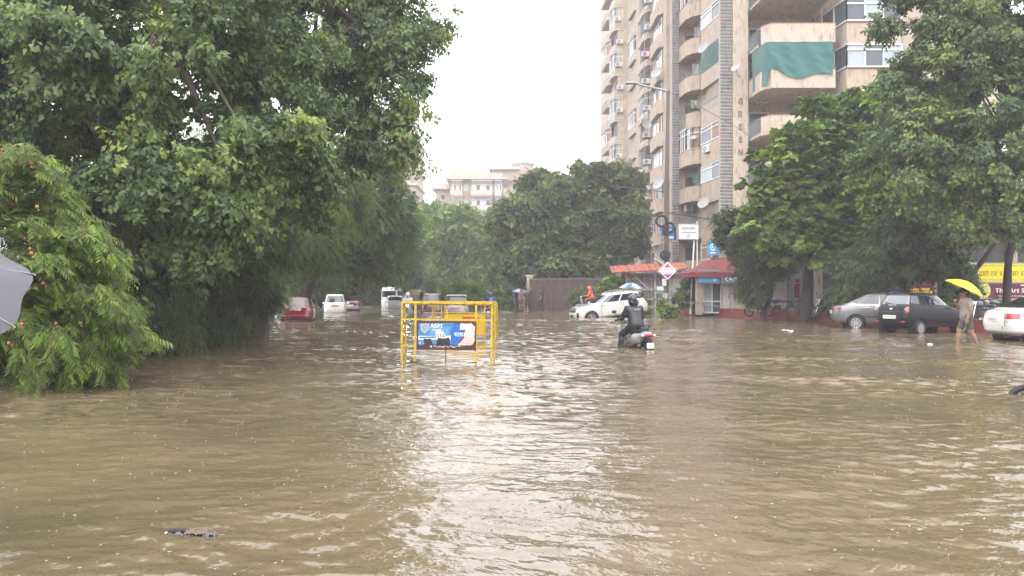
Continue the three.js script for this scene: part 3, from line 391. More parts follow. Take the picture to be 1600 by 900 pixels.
{
  const B = tower, TOP = 15.6 * FL, blk = (name, x0, x1, d0, d1, mat, top = TOP) => on(B, name, slab([[x0, d0], [x1, d0], [x1, d1], [x0, d1]], 0, top), mat);
  blk('wall', 15.45, 16.5, 54, 57.4, M.plasterPale); blk('wall', 16.5, 21.6, 55.9, 66.5, M.plasterPale); blk('wall', 21.6, 34, 54.05, 66.5, M.plasterPale); blk('wall', 15.7, 16.5, 57.4, 66.5, M.plaster); blk('wall', 14.25, 34, 66.5, 70, M.plaster); blk('wall', 13.95, 34, 70, 76, M.plaster);
  blk('wall', 16.5, 34, 76, 92, M.plaster); blk('wall', 15.35, 34, 92, 103, M.plaster); blk('wall', 14.1, 34, 103, 110, M.plasterPale); blk('wall', 14.3, 34, 110, 125, M.plasterPale);
  // grey louvre strips with real slats
  for (const [x0, x1, d, top] of [[14.62, 15.42, 54.2, 28], [13.7, 14.24, 66.1, 34], [25.95, 27.2, 53.95, 28]]) {
    const bk = blk('louvre_shaft', x0, x1, d, d + (x0 < 20 ? 0.45 : 0.08), M.louvre, TOP), g = []; for (let y = 0.4; y < top; y += 0.24) g.push(new THREE.BoxGeometry(x1 - x0 + 0.06, 0.13, 0.1).rotateX(0.5).translate((x0 + x1) / 2, y, -d + 0.04)); 
    const l = on(B, 'louvre_slats', g, M.louvre); l.userData.kind = 'stuff'; B.remove(l); bk.add(l);
  }
  // wing A: loggias with chamfered balconies facing the camera
  const rimA = [[21.35, 51.2], [17.2, 51.2], [16.75, 51.9], [16.55, 55.8]], backA = [[21.45, 55.85]];
  for (let k = 1; k <= 8; k++) {
    const s = balcony(B, rimA, backA, k, { mat: M.plasterPale, h: 1.0, open: k === 5 ? 0 : 1 });
    const y = k * FL, wall = 55.9;
    for (const [x0, x1, h, m] of [[17.1, 18.5, 2.2, k % 2 ? M.doorDark : M.glass], [19.3, 20.6, 2.2, M.doorBrown]]) { const dr = on(B, 'door', slab([[x0, wall - 0.05], [x1, wall - 0.05], [x1, wall + 0.01], [x0, wall + 0.01]], y + 0.02, y + h), m); const fr = on(B, 'door_frame', [sbar(V(x0, y, -wall + 0.07), V(x0, y + h, -wall + 0.07), 0.08), sbar(V(x1, y, -wall + 0.07), V(x1, y + h, -wall + 0.07), 0.08), sbar(V(x0, y + h, -wall + 0.07), V(x1, y + h, -wall + 0.07), 0.08)], M.whiteMetal); B.remove(fr); dr.add(fr); }
    // projecting window bay right of the loggia
    const a = [22.0, 50.8], b = [25.6, 50.8], c = [21.7, 54.05];
    on(B, 'bay', slab([a, b, [25.6, 54.04], c], y - 0.5, y + 0.95), M.plaster); on(B, 'bay_sill', slab([shift(a, [0, -1], 0.08), shift(b, [0, -1], 0.08), [25.64, 54.03], [21.62, 54.03]], y + 0.95, y + 1.03), M.redTrim);
    windowOn(B, a, b, y + 1.06, y + 2.53, 3, { transom: 0.24, off: 0, bar: 0.1, panes: [M.glass, M.glassPale] }); windowOn(B, c, a, y + 1.06, y + 2.53, 2, { off: 0, bar: 0.1, panes: [M.glass] });
  }
  // letters down the pale pier
  const font = await new FontLoader().loadAsync('fonts/droid/droid_sans_bold.typeface.json');
  [...'GREEN'].forEach((ch, i) => { const g = new THREE.ExtrudeGeometry(font.generateShapes(ch, 0.4), { depth: 0.05, bevelEnabled: false }); g.computeBoundingBox(); g.translate(-g.boundingBox.max.x / 2 + 15.93, sy(162 + i * 20, 54), -53.99); on(B, 'letter', g, std(L(0.22, 0.18, 0.155), 0.7)).userData.label = 'dark letter ' + ch + ' on the pale pier'; });
  // wing B: angled window strip between the louvres
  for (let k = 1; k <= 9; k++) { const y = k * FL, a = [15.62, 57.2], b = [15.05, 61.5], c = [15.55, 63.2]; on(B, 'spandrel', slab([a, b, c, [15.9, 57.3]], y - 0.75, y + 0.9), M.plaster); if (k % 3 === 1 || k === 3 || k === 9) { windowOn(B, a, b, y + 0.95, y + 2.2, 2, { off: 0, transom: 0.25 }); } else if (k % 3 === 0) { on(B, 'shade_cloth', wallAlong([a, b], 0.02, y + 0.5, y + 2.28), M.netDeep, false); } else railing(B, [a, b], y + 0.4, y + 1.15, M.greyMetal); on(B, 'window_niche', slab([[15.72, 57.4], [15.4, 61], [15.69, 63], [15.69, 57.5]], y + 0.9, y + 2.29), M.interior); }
  // wing C: rounded bays, some glazed, some open
  const rimC = [[16.35, 63.2], [15.35, 63.2], [14.85, 63.55], [14.5, 64.3], [14.3, 66.4]], backC = [[16.35, 66.45]];
  for (let k = 1; k <= 11; k++) {
    const glazed = k === 4 || k === 8 || k === 10, y = k * FL; balcony(B, rimC, backC, k, { glazed, open: k % 4 === 1 ? 1 : 0, h: 1.0, mat: k % 5 ? M.plaster : M.plasterTan, mullion: 0.55, panes: [M.glass, M.glassPale, M.glass, M.glass, M.curtain] });
    on(B, 'door', slab([[14.9, 66.38], [15.7, 66.38], [15.7, 66.49], [14.9, 66.49]], y + 0.01, y + 2.15), k % 2 ? M.doorDark : M.glassPale); on(B, 'pier', slab([[16.36, 63.3], [16.6, 63.3], [16.6, 66.6], [16.36, 66.6]], y - 0.17, y + FL - 0.18), M.plaster);
  }
  // wing D: receding wall with windows and sloping sills
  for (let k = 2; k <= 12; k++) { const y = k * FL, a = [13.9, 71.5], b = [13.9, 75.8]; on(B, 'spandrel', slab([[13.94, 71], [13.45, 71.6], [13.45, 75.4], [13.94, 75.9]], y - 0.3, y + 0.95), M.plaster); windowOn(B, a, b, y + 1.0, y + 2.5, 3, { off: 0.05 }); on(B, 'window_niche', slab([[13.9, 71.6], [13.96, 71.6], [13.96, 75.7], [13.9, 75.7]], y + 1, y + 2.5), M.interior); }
  // wing E and F: banded balconies farther along
  const rimE = [[16.45, 87.6], [15.45, 87.6], [15.1, 88.6], [15.02, 91.9]], rimE2 = [[15.9, 95], [15.2, 95.6], [14.95, 99.5]], rimF1 = [[14.75, 103], [13.75, 103], [13.45, 104], [13.45, 106.5]], rimF2 = [[13.75, 107], [13.3, 108], [13.05, 112.4]];
  for (let k = 2; k <= 15; k++) {
    balcony(B, rimE, [[16.45, 91.95]], k, { bands: true, h: 0.5, coping: null, bars: k % 3 !== 0, glazed: k % 5 === 2, mat: M.plasterPale, mullion: 0.8 });
    balcony(B, rimE2, [[15.9, 99.5]], k, { bands: true, h: 0.85, coping: null, glazed: k % 3 === 1, mat: M.plaster, mullion: 1.1 });
    balcony(B, rimF1, [[14.75, 106.5]], k, { bands: true, h: 0.9, coping: null, glazed: k % 2 === 0, mat: M.plasterPale, mullion: 0.6, panes: [M.glassPale, M.glass] });
    balcony(B, rimF2, [[14.3, 112.4], [14.3, 107]], k, { bands: true, h: 0.9, coping: null, glazed: k % 4 === 3, open: k % 4 === 1 ? 1 : 0, mat: M.plaster, mullion: 1.2 });
    const y = k * FL; on(B, 'door', slab([[15.6, 91.85], [16.4, 91.85], [16.4, 91.99], [15.6, 91.99]], y, y + 2.2), M.doorDark); on(B, 'door', slab([[14.05, 103.2], [14.12, 103.2], [14.12, 106], [14.05, 106]], y, y + 2.3), M.doorDark); on(B, 'door', slab([[14.2, 108], [14.31, 108], [14.31, 111], [14.2, 111]], y, y + 2.3), M.doorDark);
  }
  // drain pipes on the far wing
  for (const [x, d] of [[14.98, 87.4], [15.75, 87.4], [15.02, 90.5]]) on(B, 'pipe', bar(V(x, 0.2, -d), V(x, TOP, -d), 0.045), M.greyMetal, false);
  // water stains-coloured plinth and shops' canopy at the base
  on(B, 'canopy', slab([[15.2, 51.5], [34, 51.5], [34, 54.04], [15.2, 54.04]], 2.6, 2.78), M.concrete);
}
// things hung on the tower
const ORDINAL = ['ground', 'first', 'second', 'third', 'fourth', 'fifth', 'sixth', 'seventh', 'eighth', 'ninth', 'tenth', 'eleventh', 'twelfth', 'thirteenth'];
function acUnit(x, y, d, turn, label) { const t = thing('air_conditioner', label, 'air conditioner', [x, y, -d], turn, 'air conditioners on the tower'); part('case', rbox(0.82, 0.56, 0.32, 0.03, 0, 0.28, 0), M.acWhite, t); const g = part('fan_grille', new THREE.TorusGeometry(0.2, 0.015, 6, 18).translate(-0.12, 0.28, 0.165), M.darkMetal, t); part('fan', new THREE.CylinderGeometry(0.19, 0.19, 0.01, 18).rotateX(Math.PI / 2).translate(-0.12, 0.28, 0.163), M.greyMetal, t); part('bracket', [sbar(V(-0.3, -0.02, -0.25), V(-0.3, -0.02, 0.16), 0.04), sbar(V(0.3, -0.02, -0.25), V(0.3, -0.02, 0.16), 0.04)], M.darkMetal, t); return g; }
acUnit(21.2, sy(87, 53.8), 53.8, 0, 'white air conditioner on the pale wall beside the upper window bay');
acUnit(18.0, sy(160, 55), 55.3, 0, 'air conditioner inside the loggia under the green-netted balcony');
acUnit(15.95, sy(148, 65.5), 66.1, 0, 'air conditioner in the rounded balcony two floors under the upper glazed bay');
acUnit(15.9, sy(205, 65.5), 66.1, 0, 'air conditioner above two dishes in the rounded balcony');
acUnit(15.05, sy(330, 65.5), 65.9, 0.5, 'air conditioner in the lowest open rounded balcony');
acUnit(15.15, sy(234, 60) - 0.2, 60, -1.2, 'window air conditioner on the narrow strip beside the louvre');
for (let k = 3; k <= 13; k++) { const q = seeded(k * 9); q(); if (q() < 0.75) acUnit(13.75, k * FL + 0.35, 72.2 + q() * 2.6, -1.5, `air conditioner on the ${ORDINAL[k]} storey of the receding wall, beside the street lamp`); if (q() < 0.8) acUnit(15.05 + q() * 0.5, k * FL + 0.62, 87.2, 0, `air conditioner on the ${ORDINAL[k]} storey of the banded far wing`); if (q() < 0.7) acUnit(13.9 + q() * 0.5, k * FL + 0.95, 102.7, 0, `air conditioner on the ${ORDINAL[k]} storey of the farthest wing`); }
function dish(x, y, d, turn, tilt, label, r = 0.34) { const t = thing('satellite_dish', label, 'satellite dish', [x, y, -d], turn, 'satellite dishes on the tower'); const pts = []; for (let i = 0; i <= 8; i++) pts.push(new THREE.Vector2(r * i / 8, 0.13 * (i / 8) ** 2 * r / 0.42)); const b = part('reflector', new THREE.LatheGeometry(pts, 20).rotateX(Math.PI / 2 - tilt).translate(0, 0.25, 0.1), std(L(0.36, 0.36, 0.36), 0.6, { side: THREE.DoubleSide }), t); part('arm', bar(V(0, 0.05, 0.12), V(0, 0.28, 0.12 + r * 1.1), 0.012), M.greyMetal, t); part('mount', [bar(V(0, -0.25, 0), V(0, 0.25, 0.08), 0.025), bar(V(0, -0.25, 0), V(0.1, -0.3, -0.35), 0.025)], M.greyMetal, t); return b; }
dish(15.5, sy(112, 53.2), 53.2, -0.9, 0.6, 'satellite dish beside the green-netted balcony');
dish(14.75, sy(80, 59), 59, -1.0, 0.4, 'thin satellite dish seen edge-on by the upper green shade cloth', 0.5);
dish(14.75, sy(222, 63.4), 63.2, -0.3, 0.9, 'left dish of the pair on the rounded balcony');
dish(15.6, sy(219, 63), 62.9, 0.1, 0.7, 'right dish of the pair on the rounded balcony');
dish(14.85, sy(322, 59), 59.5, -0.8, 0.5, 'satellite dish low on the strip beside the louvre', 0.5);
dish(13.3, sy(120, 71), 71, -0.6, 0.5, 'satellite dish on the receding wall beside the street lamp', 0.5);
dish(14.95, sy(196, 86), 86.5, 0.2, 0.3, 'round dish facing out of a far banded balcony', 0.62);
dish(13.6, sy(292, 71), 71, -0.9, 0.5, 'satellite dish on the receding wall near the ficus crown', 0.6);
dish(12.9, sy(400, 70), 66, 0.1, 0.25, 'pale round dish low behind the pole', 0.6);
{ // green shade net tied across the fifth-floor balcony
  const t = thing('shade_net', 'sagging sea-green shade net closing one balcony of the tower', 'net', [19, 5 * FL + 0.2, -51.1]), nx = 26, ny = 12, pos = [], idx = [];
  for (let j = 0; j <= ny; j++) for (let i = 0; i <= nx; i++) { const u = i / nx, v = j / ny, x = u < 0.12 ? 16.6 + 0.2 * u / 0.12 : 16.8 + (21.2 - 16.8) * (u - 0.12) / 0.88, d = u < 0.12 ? 53.5 - 2.3 * u / 0.12 : 51.12, low = 5 * FL + (u < 0.12 ? 0.0 : 0.55 + 0.18 * Math.sin(u * 9) + 0.3 * Math.exp(-((u - 0.25) ** 2) * 60)), hi = 6 * FL - 0.26; pos.push(x - 19 - (v < 0.3 ? 0 : 0), low + (hi - low) * v - 5 * FL - 0.2, -d + 51.1 + 0.05 * Math.sin(u * 23 + v * 6) + 0.05 * noise2(u * 6, v * 4) + 0.1); if (i < nx && j < ny) { const o = j * (nx + 1) + i; idx.push(o, o + 1, o + nx + 1, o + 1, o + nx + 2, o + nx + 1); } }
  const g = new THREE.BufferGeometry(); g.setAttribute('position', new THREE.Float32BufferAttribute(pos, 3)); g.setIndex(idx); g.computeVertexNormals(); part('cloth', g, M.netGreen, t); part('top_cord', bar(V(-2.2, 2.6, 0.1), V(2.2, 2.6, 0.1), 0.012), M.whiteMetal, t);
}
function cloth(label, x, y, d, w, h, mat, cat = 'cloth') { const g = new THREE.PlaneGeometry(w, h, 8, 8), p = g.attributes.position; for (let i = 0; i < p.count; i++) p.setZ(i, 0.06 * Math.sin(p.getX(i) * 14) + 0.05 * noise2(p.getX(i) * 5, p.getY(i) * 3)); g.computeVertexNormals(); const t = thing('hanging_cloth', label, cat, [x, y, -d], 0, 'laundry and cloths on the tower balconies'); part('fabric', g.translate(0, -h / 2, 0), mat, t); part('line', bar(V(-w * 0.6, 0.01, 0), V(w * 0.6, 0.01, 0), 0.008), M.greyMetal, t); }
cloth('turquoise net rag hanging on the rail of the top balcony', 16.85, 6 * FL + 0.85, 52.0, 0.55, 1.1, M.netGreen);
cloth('dark maroon cloth hung out at the end of a loggia rail', 16.45, 3 * FL + 0.8, 54.4, 0.5, 1.0, M.doorBrown);
cloth('pale laundry drying in the loggia above the bright tree', 17.8, 3 * FL + 2.1, 54, 1.4, 0.5, std(L(0.5, 0.5, 0.55), 0.9, { side: THREE.DoubleSide }));
for (const [x, k, l] of [[18.7, 6, 'leafy pot plants behind the parapet of the top balcony'], [20.6, 6, 'grey-green pot plant at the right end of the top balcony'], [15.2, 5, 'small fern in the rounded balcony']]) shrub(l, [x, k * FL + 0.02, x > 16 ? -52.2 : -64.6], [[x, k * FL + 1.15, x > 16 ? -52.2 : -64.6, 0.5, 0.5, 0.3]], { clumps: 16, per: 10, size: 0.7, kinds: [['narrow', 0]], mat: mNeem, category: 'plant' });

for (let k = 3; k <= 13; k++) { const q = seeded(k * 31); q(); const cols = [[0.5, 0.45, 0.42], [0.12, 0.17, 0.3], [0.35, 0.1, 0.1], [0.4, 0.42, 0.45], [0.1, 0.22, 0.2]], m = () => std(L(...cols[Math.floor(q() * 5)]), 0.9, { side: THREE.DoubleSide }); if (k > 3) cloth(`washing on the ${ORDINAL[k]} storey of the banded far wing`, 15.5 + q() * 0.4, k * FL + 1.9, 88.3, 0.9, 0.7 + q() * 0.4, m()); if (k < 10 && k !== 4 && k !== 8) cloth(`washing in the open rounded balcony of the ${ORDINAL[k]} storey`, 15.2 + q() * 0.5, k * FL + 2.2, 64.4, 0.8, 0.6 + q() * 0.4, m()); }
// far blocks of flats, seen through haze
function flats(label, x0, x1, d, ground, floors, fl, o = {}) {
  const B = thing('apartment_block', label, 'building', [(x0 + x1) / 2, 0, -d - 5], 0, 'far apartment blocks'), top = ground + floors * fl, W = x1 - x0;
  on(B, 'wall', slab([[x0, d], [x1, d], [x1, d + 12], [x0, d + 12]], 0, top), o.mat ?? M.plasterPale);
  if (o.roof !== false) { on(B, 'roof', slab([[x0 - 0.9, d - 1.4], [x1 + 0.9, d - 1.4], [x1 + 0.9, d + 12.5], [x0 - 0.9, d + 12.5]], top, top + 0.35), M.trim); on(B, 'roof_parapet', slab([[x0 + 0.3, d - 0.3], [x1 - 0.3, d - 0.3], [x1 - 0.3, d + 12], [x0 + 0.3, d + 12]], top + 0.35, top + 1.5), M.plasterPale); }
  for (let k = o.from ?? 0; k < floors; k++) { const y = ground + k * fl;
    for (const [u, v, kind] of o.bays ?? []) { const a = [x0 + W * u, d], b = [x0 + W * v, d];
      if (kind === 'b') { on(B, 'balcony', slab([[a[0], d - 1.3], [b[0], d - 1.3], [b[0], d - 0.02], [a[0], d - 0.02]], y - 0.15, y + 0.95), M.trim); on(B, 'back_wall', slab([[a[0] + 0.1, d - 0.06], [b[0] - 0.1, d - 0.06], [b[0] - 0.1, d - 0.01], [a[0] + 0.1, d - 0.01]], y + 0.95, y + fl - 0.3), std(L(0.62, 0.62, 0.62), 0.8)); windowOn(B, mixP(a, b, 0.25), mixP(a, b, 0.42), y + 0.3, y + 2.2, 1, { off: 0.1, bar: 0.1, panes: [M.glass] }); windowOn(B, mixP(a, b, 0.7), mixP(a, b, 0.88), y + 0.3, y + 2.2, 1, { off: 0.1, bar: 0.1, panes: [M.glass] }); on(B, 'arch', slab([[a[0], d - 1.2], [b[0], d - 1.2], [b[0], d - 1.0], [a[0], d - 1.0]], y + fl - 0.42, y + fl - 0.18), M.trim); }
      else windowOn(B, a, b, y + 0.9, y + 2.2, kind, { off: 0.06, bar: 0.1, panes: [M.glass, M.glassPale] }); } }
  return B;
}
flats('white-fronted block of flats with flat overhanging roof above the round pale tree', sx(703, 170), sx(786, 170), 170, 12.6, 4, 3.35, { from: 0, bays: [[0.02, 0.24, 'b'], [0.27, 0.33, 1], [0.4, 0.8, 'b'], [0.84, 0.98, 'b']], mat: M.plasterTan });
flats('low wing with a red roof edge left of the white-fronted flats', sx(681, 178), sx(706, 178), 178, 15, 3, 3.3, { from: 1, bays: [[0.3, 0.6, 1]] });
flats('beige block joined to the white-fronted flats, with a curtain-hung opening', sx(652, 166), sx(704, 166), 166, 10, 3, 3.3, { from: 1, roof: false, bays: [[0.25, 0.6, 'b']], mat: M.plasterTan });
const roofB = flats('pinkish block carrying a cluster of antenna masts', sx(770, 190), sx(836, 190), 190, 12, 5, 3.3, { from: 2, roof: false, bays: [[0.12, 0.3, 1], [0.45, 0.56, 1], [0.65, 0.9, 'b']], mat: M.plasterTan });
on(roofB, 'roof', slab([[sx(764, 188), 187.5], [sx(812, 188), 187.5], [sx(812, 188), 200], [sx(764, 188), 200]], 28.5 + 2.6, 28.5 + 3), M.trim); on(roofB, 'roof_room', slab([[sx(768, 188), 188.5], [sx(834, 188), 188.5], [sx(834, 188), 200], [sx(768, 188), 200]], 28.5, 28.5 + 2.6), M.plasterTan);
on(roofB, 'water_tank', new THREE.CylinderGeometry(sx(817.5, 190) - sx(800, 190), sx(817.5, 190) - sx(800, 190), 4.2, 24).translate(sx(817, 192), 31.2, -195), M.plasterTan); on(roofB, 'tank_rim', new THREE.CylinderGeometry(3, 3, 0.5, 24).translate(sx(817, 192), 33.4, -195), M.concrete);
{ const t = thing('antenna_mast', 'cluster of thin mobile antenna masts on the round roof tank', 'antenna', [sx(817, 192), 33.6, -195]); for (const [x, h] of [[-1.9, 4.2], [-1, 4.6], [0.1, 4.9], [0.5, 4.5], [1.4, 4.4], [1.9, 3.4]]) part('mast', bar(V(x, 0, 0), V(x, h, 0), 0.11), M.greyMetal, t); for (const x of [-1, 0.3, 1.4]) part('panel_antenna', box(0.3, 1.1, 0.2, x, 3.2, 0.15), M.acWhite, t); part('brace', [bar(V(-1.9, 1.8, 0), V(1.9, 1.8, 0), 0.05), bar(V(-1.9, 0.2, 0), V(-1, 2.6, 0), 0.04), bar(V(1.9, 0.2, 0), V(1, 2.6, 0), 0.04)], M.greyMetal, t); }
{ const B = flats('tall pale tower block showing through the edge of the left tree', sx(560, 140), sx(641, 140), 140, 12, 7, 3.2, { from: 0, roof: false, bays: [[0.02, 0.3, 'b'], [0.36, 0.5, 2], [0.56, 0.86, 'b'], [0.9, 0.98, 1]] });
  on(B, 'stair_tower', slab([[sx(634, 138), 138], [sx(650, 138), 138], [sx(650, 138), 150], [sx(634, 138), 150]], 0, sy(215, 138)), M.plasterPale); for (let k = 0; k < 4; k++) on(B, 'cornice', slab([[sx(633, 137), 137.5], [sx(652, 137), 137.5], [sx(652, 137), 151], [sx(633, 137), 151]], sy(218 + k * 24, 138), sy(215 + k * 24, 138)), M.trim); }

// ---------------------------------------------------------------- right-hand street front
const sign = (draw, w = 256, h = 128) => std(0xffffff, 0.45, { map: canvasTexture(w, h, draw) });
const strokes = { ma: [[0, 8, 0, 0], [0, 5, 3, 5], [3, 0, 3, 8]], ha: [[2, 0, 2, 3, 4, 4, 1, 5, 4, 7, 3, 9]], ga: [[0, 0, 0, 5, 1, 5], [3, 0, 3, 8]], da: [[2, 0, 2, 3, 0, 4, 0, 6, 2, 7, 4, 9]], va: [[3, 0, 3, 8], [3, 3, 0, 4, 1, 6, 3, 5]], sa: [[0, 0, 1, 3, 0, 4, 3, 8], [4, 0, 4, 8], [1, 4, 4, 4]], ka: [[2, 0, 2, 8], [2, 3, 0, 4, 2, 6], [2, 3, 4, 4, 4, 7]], ra: [[2, 0, 3, 3, 1, 4, 3, 8]], ta: [[3, 0, 3, 8], [3, 4, 0, 5, 0, 7]], aa: [[1, 0, 1, 8]], ee: [[1, 0, 1, 8], [1, 0, 0, -2, -2, -2]], pa: [[0, 0, 0, 4, 3, 5], [3, 0, 3, 8]], ii: [[2, 0, 2, 2, 0, 3, 3, 5, 1, 8], [2, 0, 3, -2, 4, -1]] };
function hindi(c, words, x, y, s) { c.lineWidth = s * 1.05; c.lineJoin = 'round'; for (const w of words) { const x0 = x; for (const k of w) { for (const l of strokes[k]) { c.beginPath(); for (let i = 0; i < l.length; i += 2) c.lineTo(x + l[i] * s, y + l[i + 1] * s); c.stroke(); } x += (k === 'aa' || k === 'ee' ? 2.6 : 5.2) * s; } c.beginPath(); c.moveTo(x0 - s, y); c.lineTo(x - 0.4 * s, y); c.stroke(); x += 4.4 * s; } }
function board(label, category, px0, px1, py0, py1, d, mat, o = {}) { const w = sx(px1, d) - sx(px0, d), h = sy(py0, d) - sy(py1, d), t = thing(o.name ?? 'sign_board', label, category, [sx((px0 + px1) / 2, d), sy(py1, d), -d], o.turn ?? 0, o.group); part('panel', new THREE.BoxGeometry(w, h, 0.06).translate(0, h / 2, 0), M.greyMetal, t); const f = new THREE.PlaneGeometry(w - 0.04, h - 0.04).translate(0, h / 2, 0.034); part('face', f, mat, t); part('edge_frame', [sbar(V(-w / 2, 0, 0.02), V(w / 2, 0, 0.02), 0.05), sbar(V(-w / 2, h, 0.02), V(w / 2, h, 0.02), 0.05), sbar(V(-w / 2, 0, 0.022), V(-w / 2, h, 0.022), 0.05), sbar(V(w / 2, 0, 0.022), V(w / 2, h, 0.022), 0.05)], o.frame ?? M.greyMetal, t); if (o.posts) for (const x of [-w * 0.35, w * 0.35]) part('post', bar(V(x, -t.position.y + 0.05, -0.06), V(x, h * 0.5, -0.06), 0.04), M.greyMetal, t); return t; }
{ // shops at the foot of the tower, behind the trees
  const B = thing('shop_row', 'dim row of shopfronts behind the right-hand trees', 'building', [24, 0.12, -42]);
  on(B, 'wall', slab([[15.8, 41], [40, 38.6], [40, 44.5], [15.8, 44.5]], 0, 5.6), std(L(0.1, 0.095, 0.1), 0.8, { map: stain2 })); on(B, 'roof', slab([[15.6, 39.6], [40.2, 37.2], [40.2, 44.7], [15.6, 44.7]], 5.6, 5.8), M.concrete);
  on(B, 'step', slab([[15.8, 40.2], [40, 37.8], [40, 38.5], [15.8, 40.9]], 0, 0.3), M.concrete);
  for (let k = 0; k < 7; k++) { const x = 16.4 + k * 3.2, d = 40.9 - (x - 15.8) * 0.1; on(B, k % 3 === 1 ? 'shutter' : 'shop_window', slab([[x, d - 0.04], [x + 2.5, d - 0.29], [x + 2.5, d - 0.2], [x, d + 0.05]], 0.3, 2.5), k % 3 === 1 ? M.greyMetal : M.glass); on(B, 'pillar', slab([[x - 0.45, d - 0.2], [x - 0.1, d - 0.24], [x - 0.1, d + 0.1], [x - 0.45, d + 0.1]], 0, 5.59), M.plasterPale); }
  const C = thing('shop_row', 'pale low shop wall with red and blue boards behind the bright tree', 'building', [15, 0.12, -46]);
  on(C, 'wall', slab([[13.6, 45.2], [19.5, 43.6], [19.5, 49], [13.6, 49]], 0, 3.4), M.plasterPale); on(C, 'awning', slab([[13.5, 44.2], [19.6, 42.6], [19.6, 43.4], [13.5, 45]], 2.7, 2.85), M.concrete); on(C, 'door', slab([[17.2, 44.1], [18.1, 43.86], [18.1, 43.96], [17.2, 44.2]], 0.05, 2.2), M.doorDark);
}
board('yellow shop board with a line of dark Hindi lettering', 'sign', 1527, 1640, 411, 441, 36.6, sign((c, w, h) => { c.fillStyle = '#e3d22a'; c.fillRect(0, 0, w, h); c.strokeStyle = '#5d5414'; hindi(c, [['ma', 'ha', 'ga', 'ee'], ['da', 'va', 'aa'], ['sa'], ['ka', 'va', 'ta', 'ka', 'aa', 'ra'], ['ma', 'aa'], ['sa', 'ha', 'ta', 'ra', 'aa']], 12, 58, 3.6); c.fillStyle = '#9a8c1c'; for (let i = 0; i < 60; i++) if (i % 7) { c.fillRect(10 + i * 8, 14, 6, 6); c.fillRect(10 + i * 8, 112, 6, 6); } }, 512, 128), { group: 'shop boards' });
board('maroon shop board reading The Art Store with a pale yellow disc', 'sign', 1529, 1640, 442, 467, 36.4, sign((c, w, h) => { c.fillStyle = '#5c1626'; c.fillRect(0, 0, w, h); c.fillStyle = '#d9cf7a'; c.beginPath(); c.ellipse(20, 60, 62, 75, 0, 0, 7); c.fill(); c.fillStyle = '#4d6a35'; for (let i = 0; i < 26; i++) c.fillRect(10 + (i * 37) % 50, 40 + (i * 23) % 60, 7, 4); c.fillStyle = '#efe9e4'; c.font = 'bold 50px sans-serif'; c.fillText('The Art Store', 116, 78); c.font = 'bold 15px sans-serif'; c.fillText('One Stop Store for all Reading Needs', 140, 112); c.fillRect(300, 12, 150, 10); }, 512, 128), { group: 'shop boards' });
board('white advertising board with a dark-haired woman over a red strip', 'sign', 1492, 1527, 410, 439, 36.8, sign((c, w, h) => { c.fillStyle = '#e4e2e4'; c.fillRect(0, 0, w, h); c.fillStyle = '#c9352b'; c.fillRect(0, 98, 226, 30); c.font = 'bold 40px serif'; c.fillText('Ca', 90, 50); c.fillStyle = '#eedcd8'; c.fillRect(20, 106, 150, 8); c.fillStyle = '#2b2024'; c.beginPath(); c.ellipse(182, 44, 22, 30, 0, 0, 7); c.fill(); c.fillRect(160, 44, 44, 50); c.fillStyle = '#c79b86'; c.beginPath(); c.ellipse(183, 42, 11, 15, 0, 0, 7); c.fill(); c.fillStyle = '#8d3630'; c.fillRect(163, 76, 40, 24); }, 256, 128), { group: 'shop boards' });
board('red and yellow board reading SHOPPOINTS behind the black hatchback', 'sign', 1408, 1460, 440, 462, 37.2, sign((c, w, h) => { c.fillStyle = '#a3242b'; c.fillRect(0, 0, w, h); c.fillStyle = '#f0c413'; c.fillRect(60, 60, 180, 60); c.fillStyle = '#7c2b12'; c.font = 'bold 36px sans-serif'; c.fillText('DPOINTS', 68, 104); c.fillStyle = '#2a1414'; c.fillRect(110, 34, 110, 18); }, 256, 128), { group: 'shop boards' });
board('small white board with a blue letter R above the grey sedan', 'sign', 1387, 1408, 444, 462, 37.6, sign((c, w, h) => { c.fillStyle = '#dfe3e8'; c.fillRect(0, 0, w, h); c.fillStyle = '#2f7fc4'; c.font = 'bold 90px sans-serif'; c.fillText('R', 12, 100); c.fillStyle = '#8aa9c8'; c.fillRect(84, 40, 34, 60); }, 128, 128), { group: 'shop boards' });
board('weathered pink hoarding half hidden in leaves above the shops', 'sign', 1442, 1478, 344, 381, 38.6, sign((c, w, h) => { c.fillStyle = '#b86e6b'; c.fillRect(0, 0, w, h); c.fillStyle = '#d9a39d'; for (let i = 0; i < 5; i++) c.fillRect(16, 14 + i * 24, 150 + (i * 53) % 70, 9); c.fillStyle = '#7a3a3a'; c.fillRect(0, 56, w, 6); }, 256, 128), { group: 'shop boards' });
board('red board with a white swash behind the kerb trees', 'sign', 1240, 1268, 436, 466, 42.6, sign((c, w, h) => { c.fillStyle = '#a02531'; c.fillRect(0, 0, w, h); c.strokeStyle = '#f2c9c4'; c.lineWidth = 14; c.beginPath(); c.arc(20, 34, 22, 1, 5); c.stroke(); c.lineWidth = 7; c.beginPath(); c.moveTo(40, 48); c.lineTo(150, 44); c.stroke(); }, 256, 256), { posts: true, group: 'shop boards' });
board('dark blue notice board behind the kerb trees', 'sign', 1272, 1292, 446, 464, 42.2, sign((c, w, h) => { c.fillStyle = '#2b3c55'; c.fillRect(0, 0, w, h); c.fillStyle = '#92a5ba'; c.fillRect(20, 30, 60, 20); c.fillRect(14, 80, 90, 8); }, 128, 128), { posts: true, group: 'shop boards' });
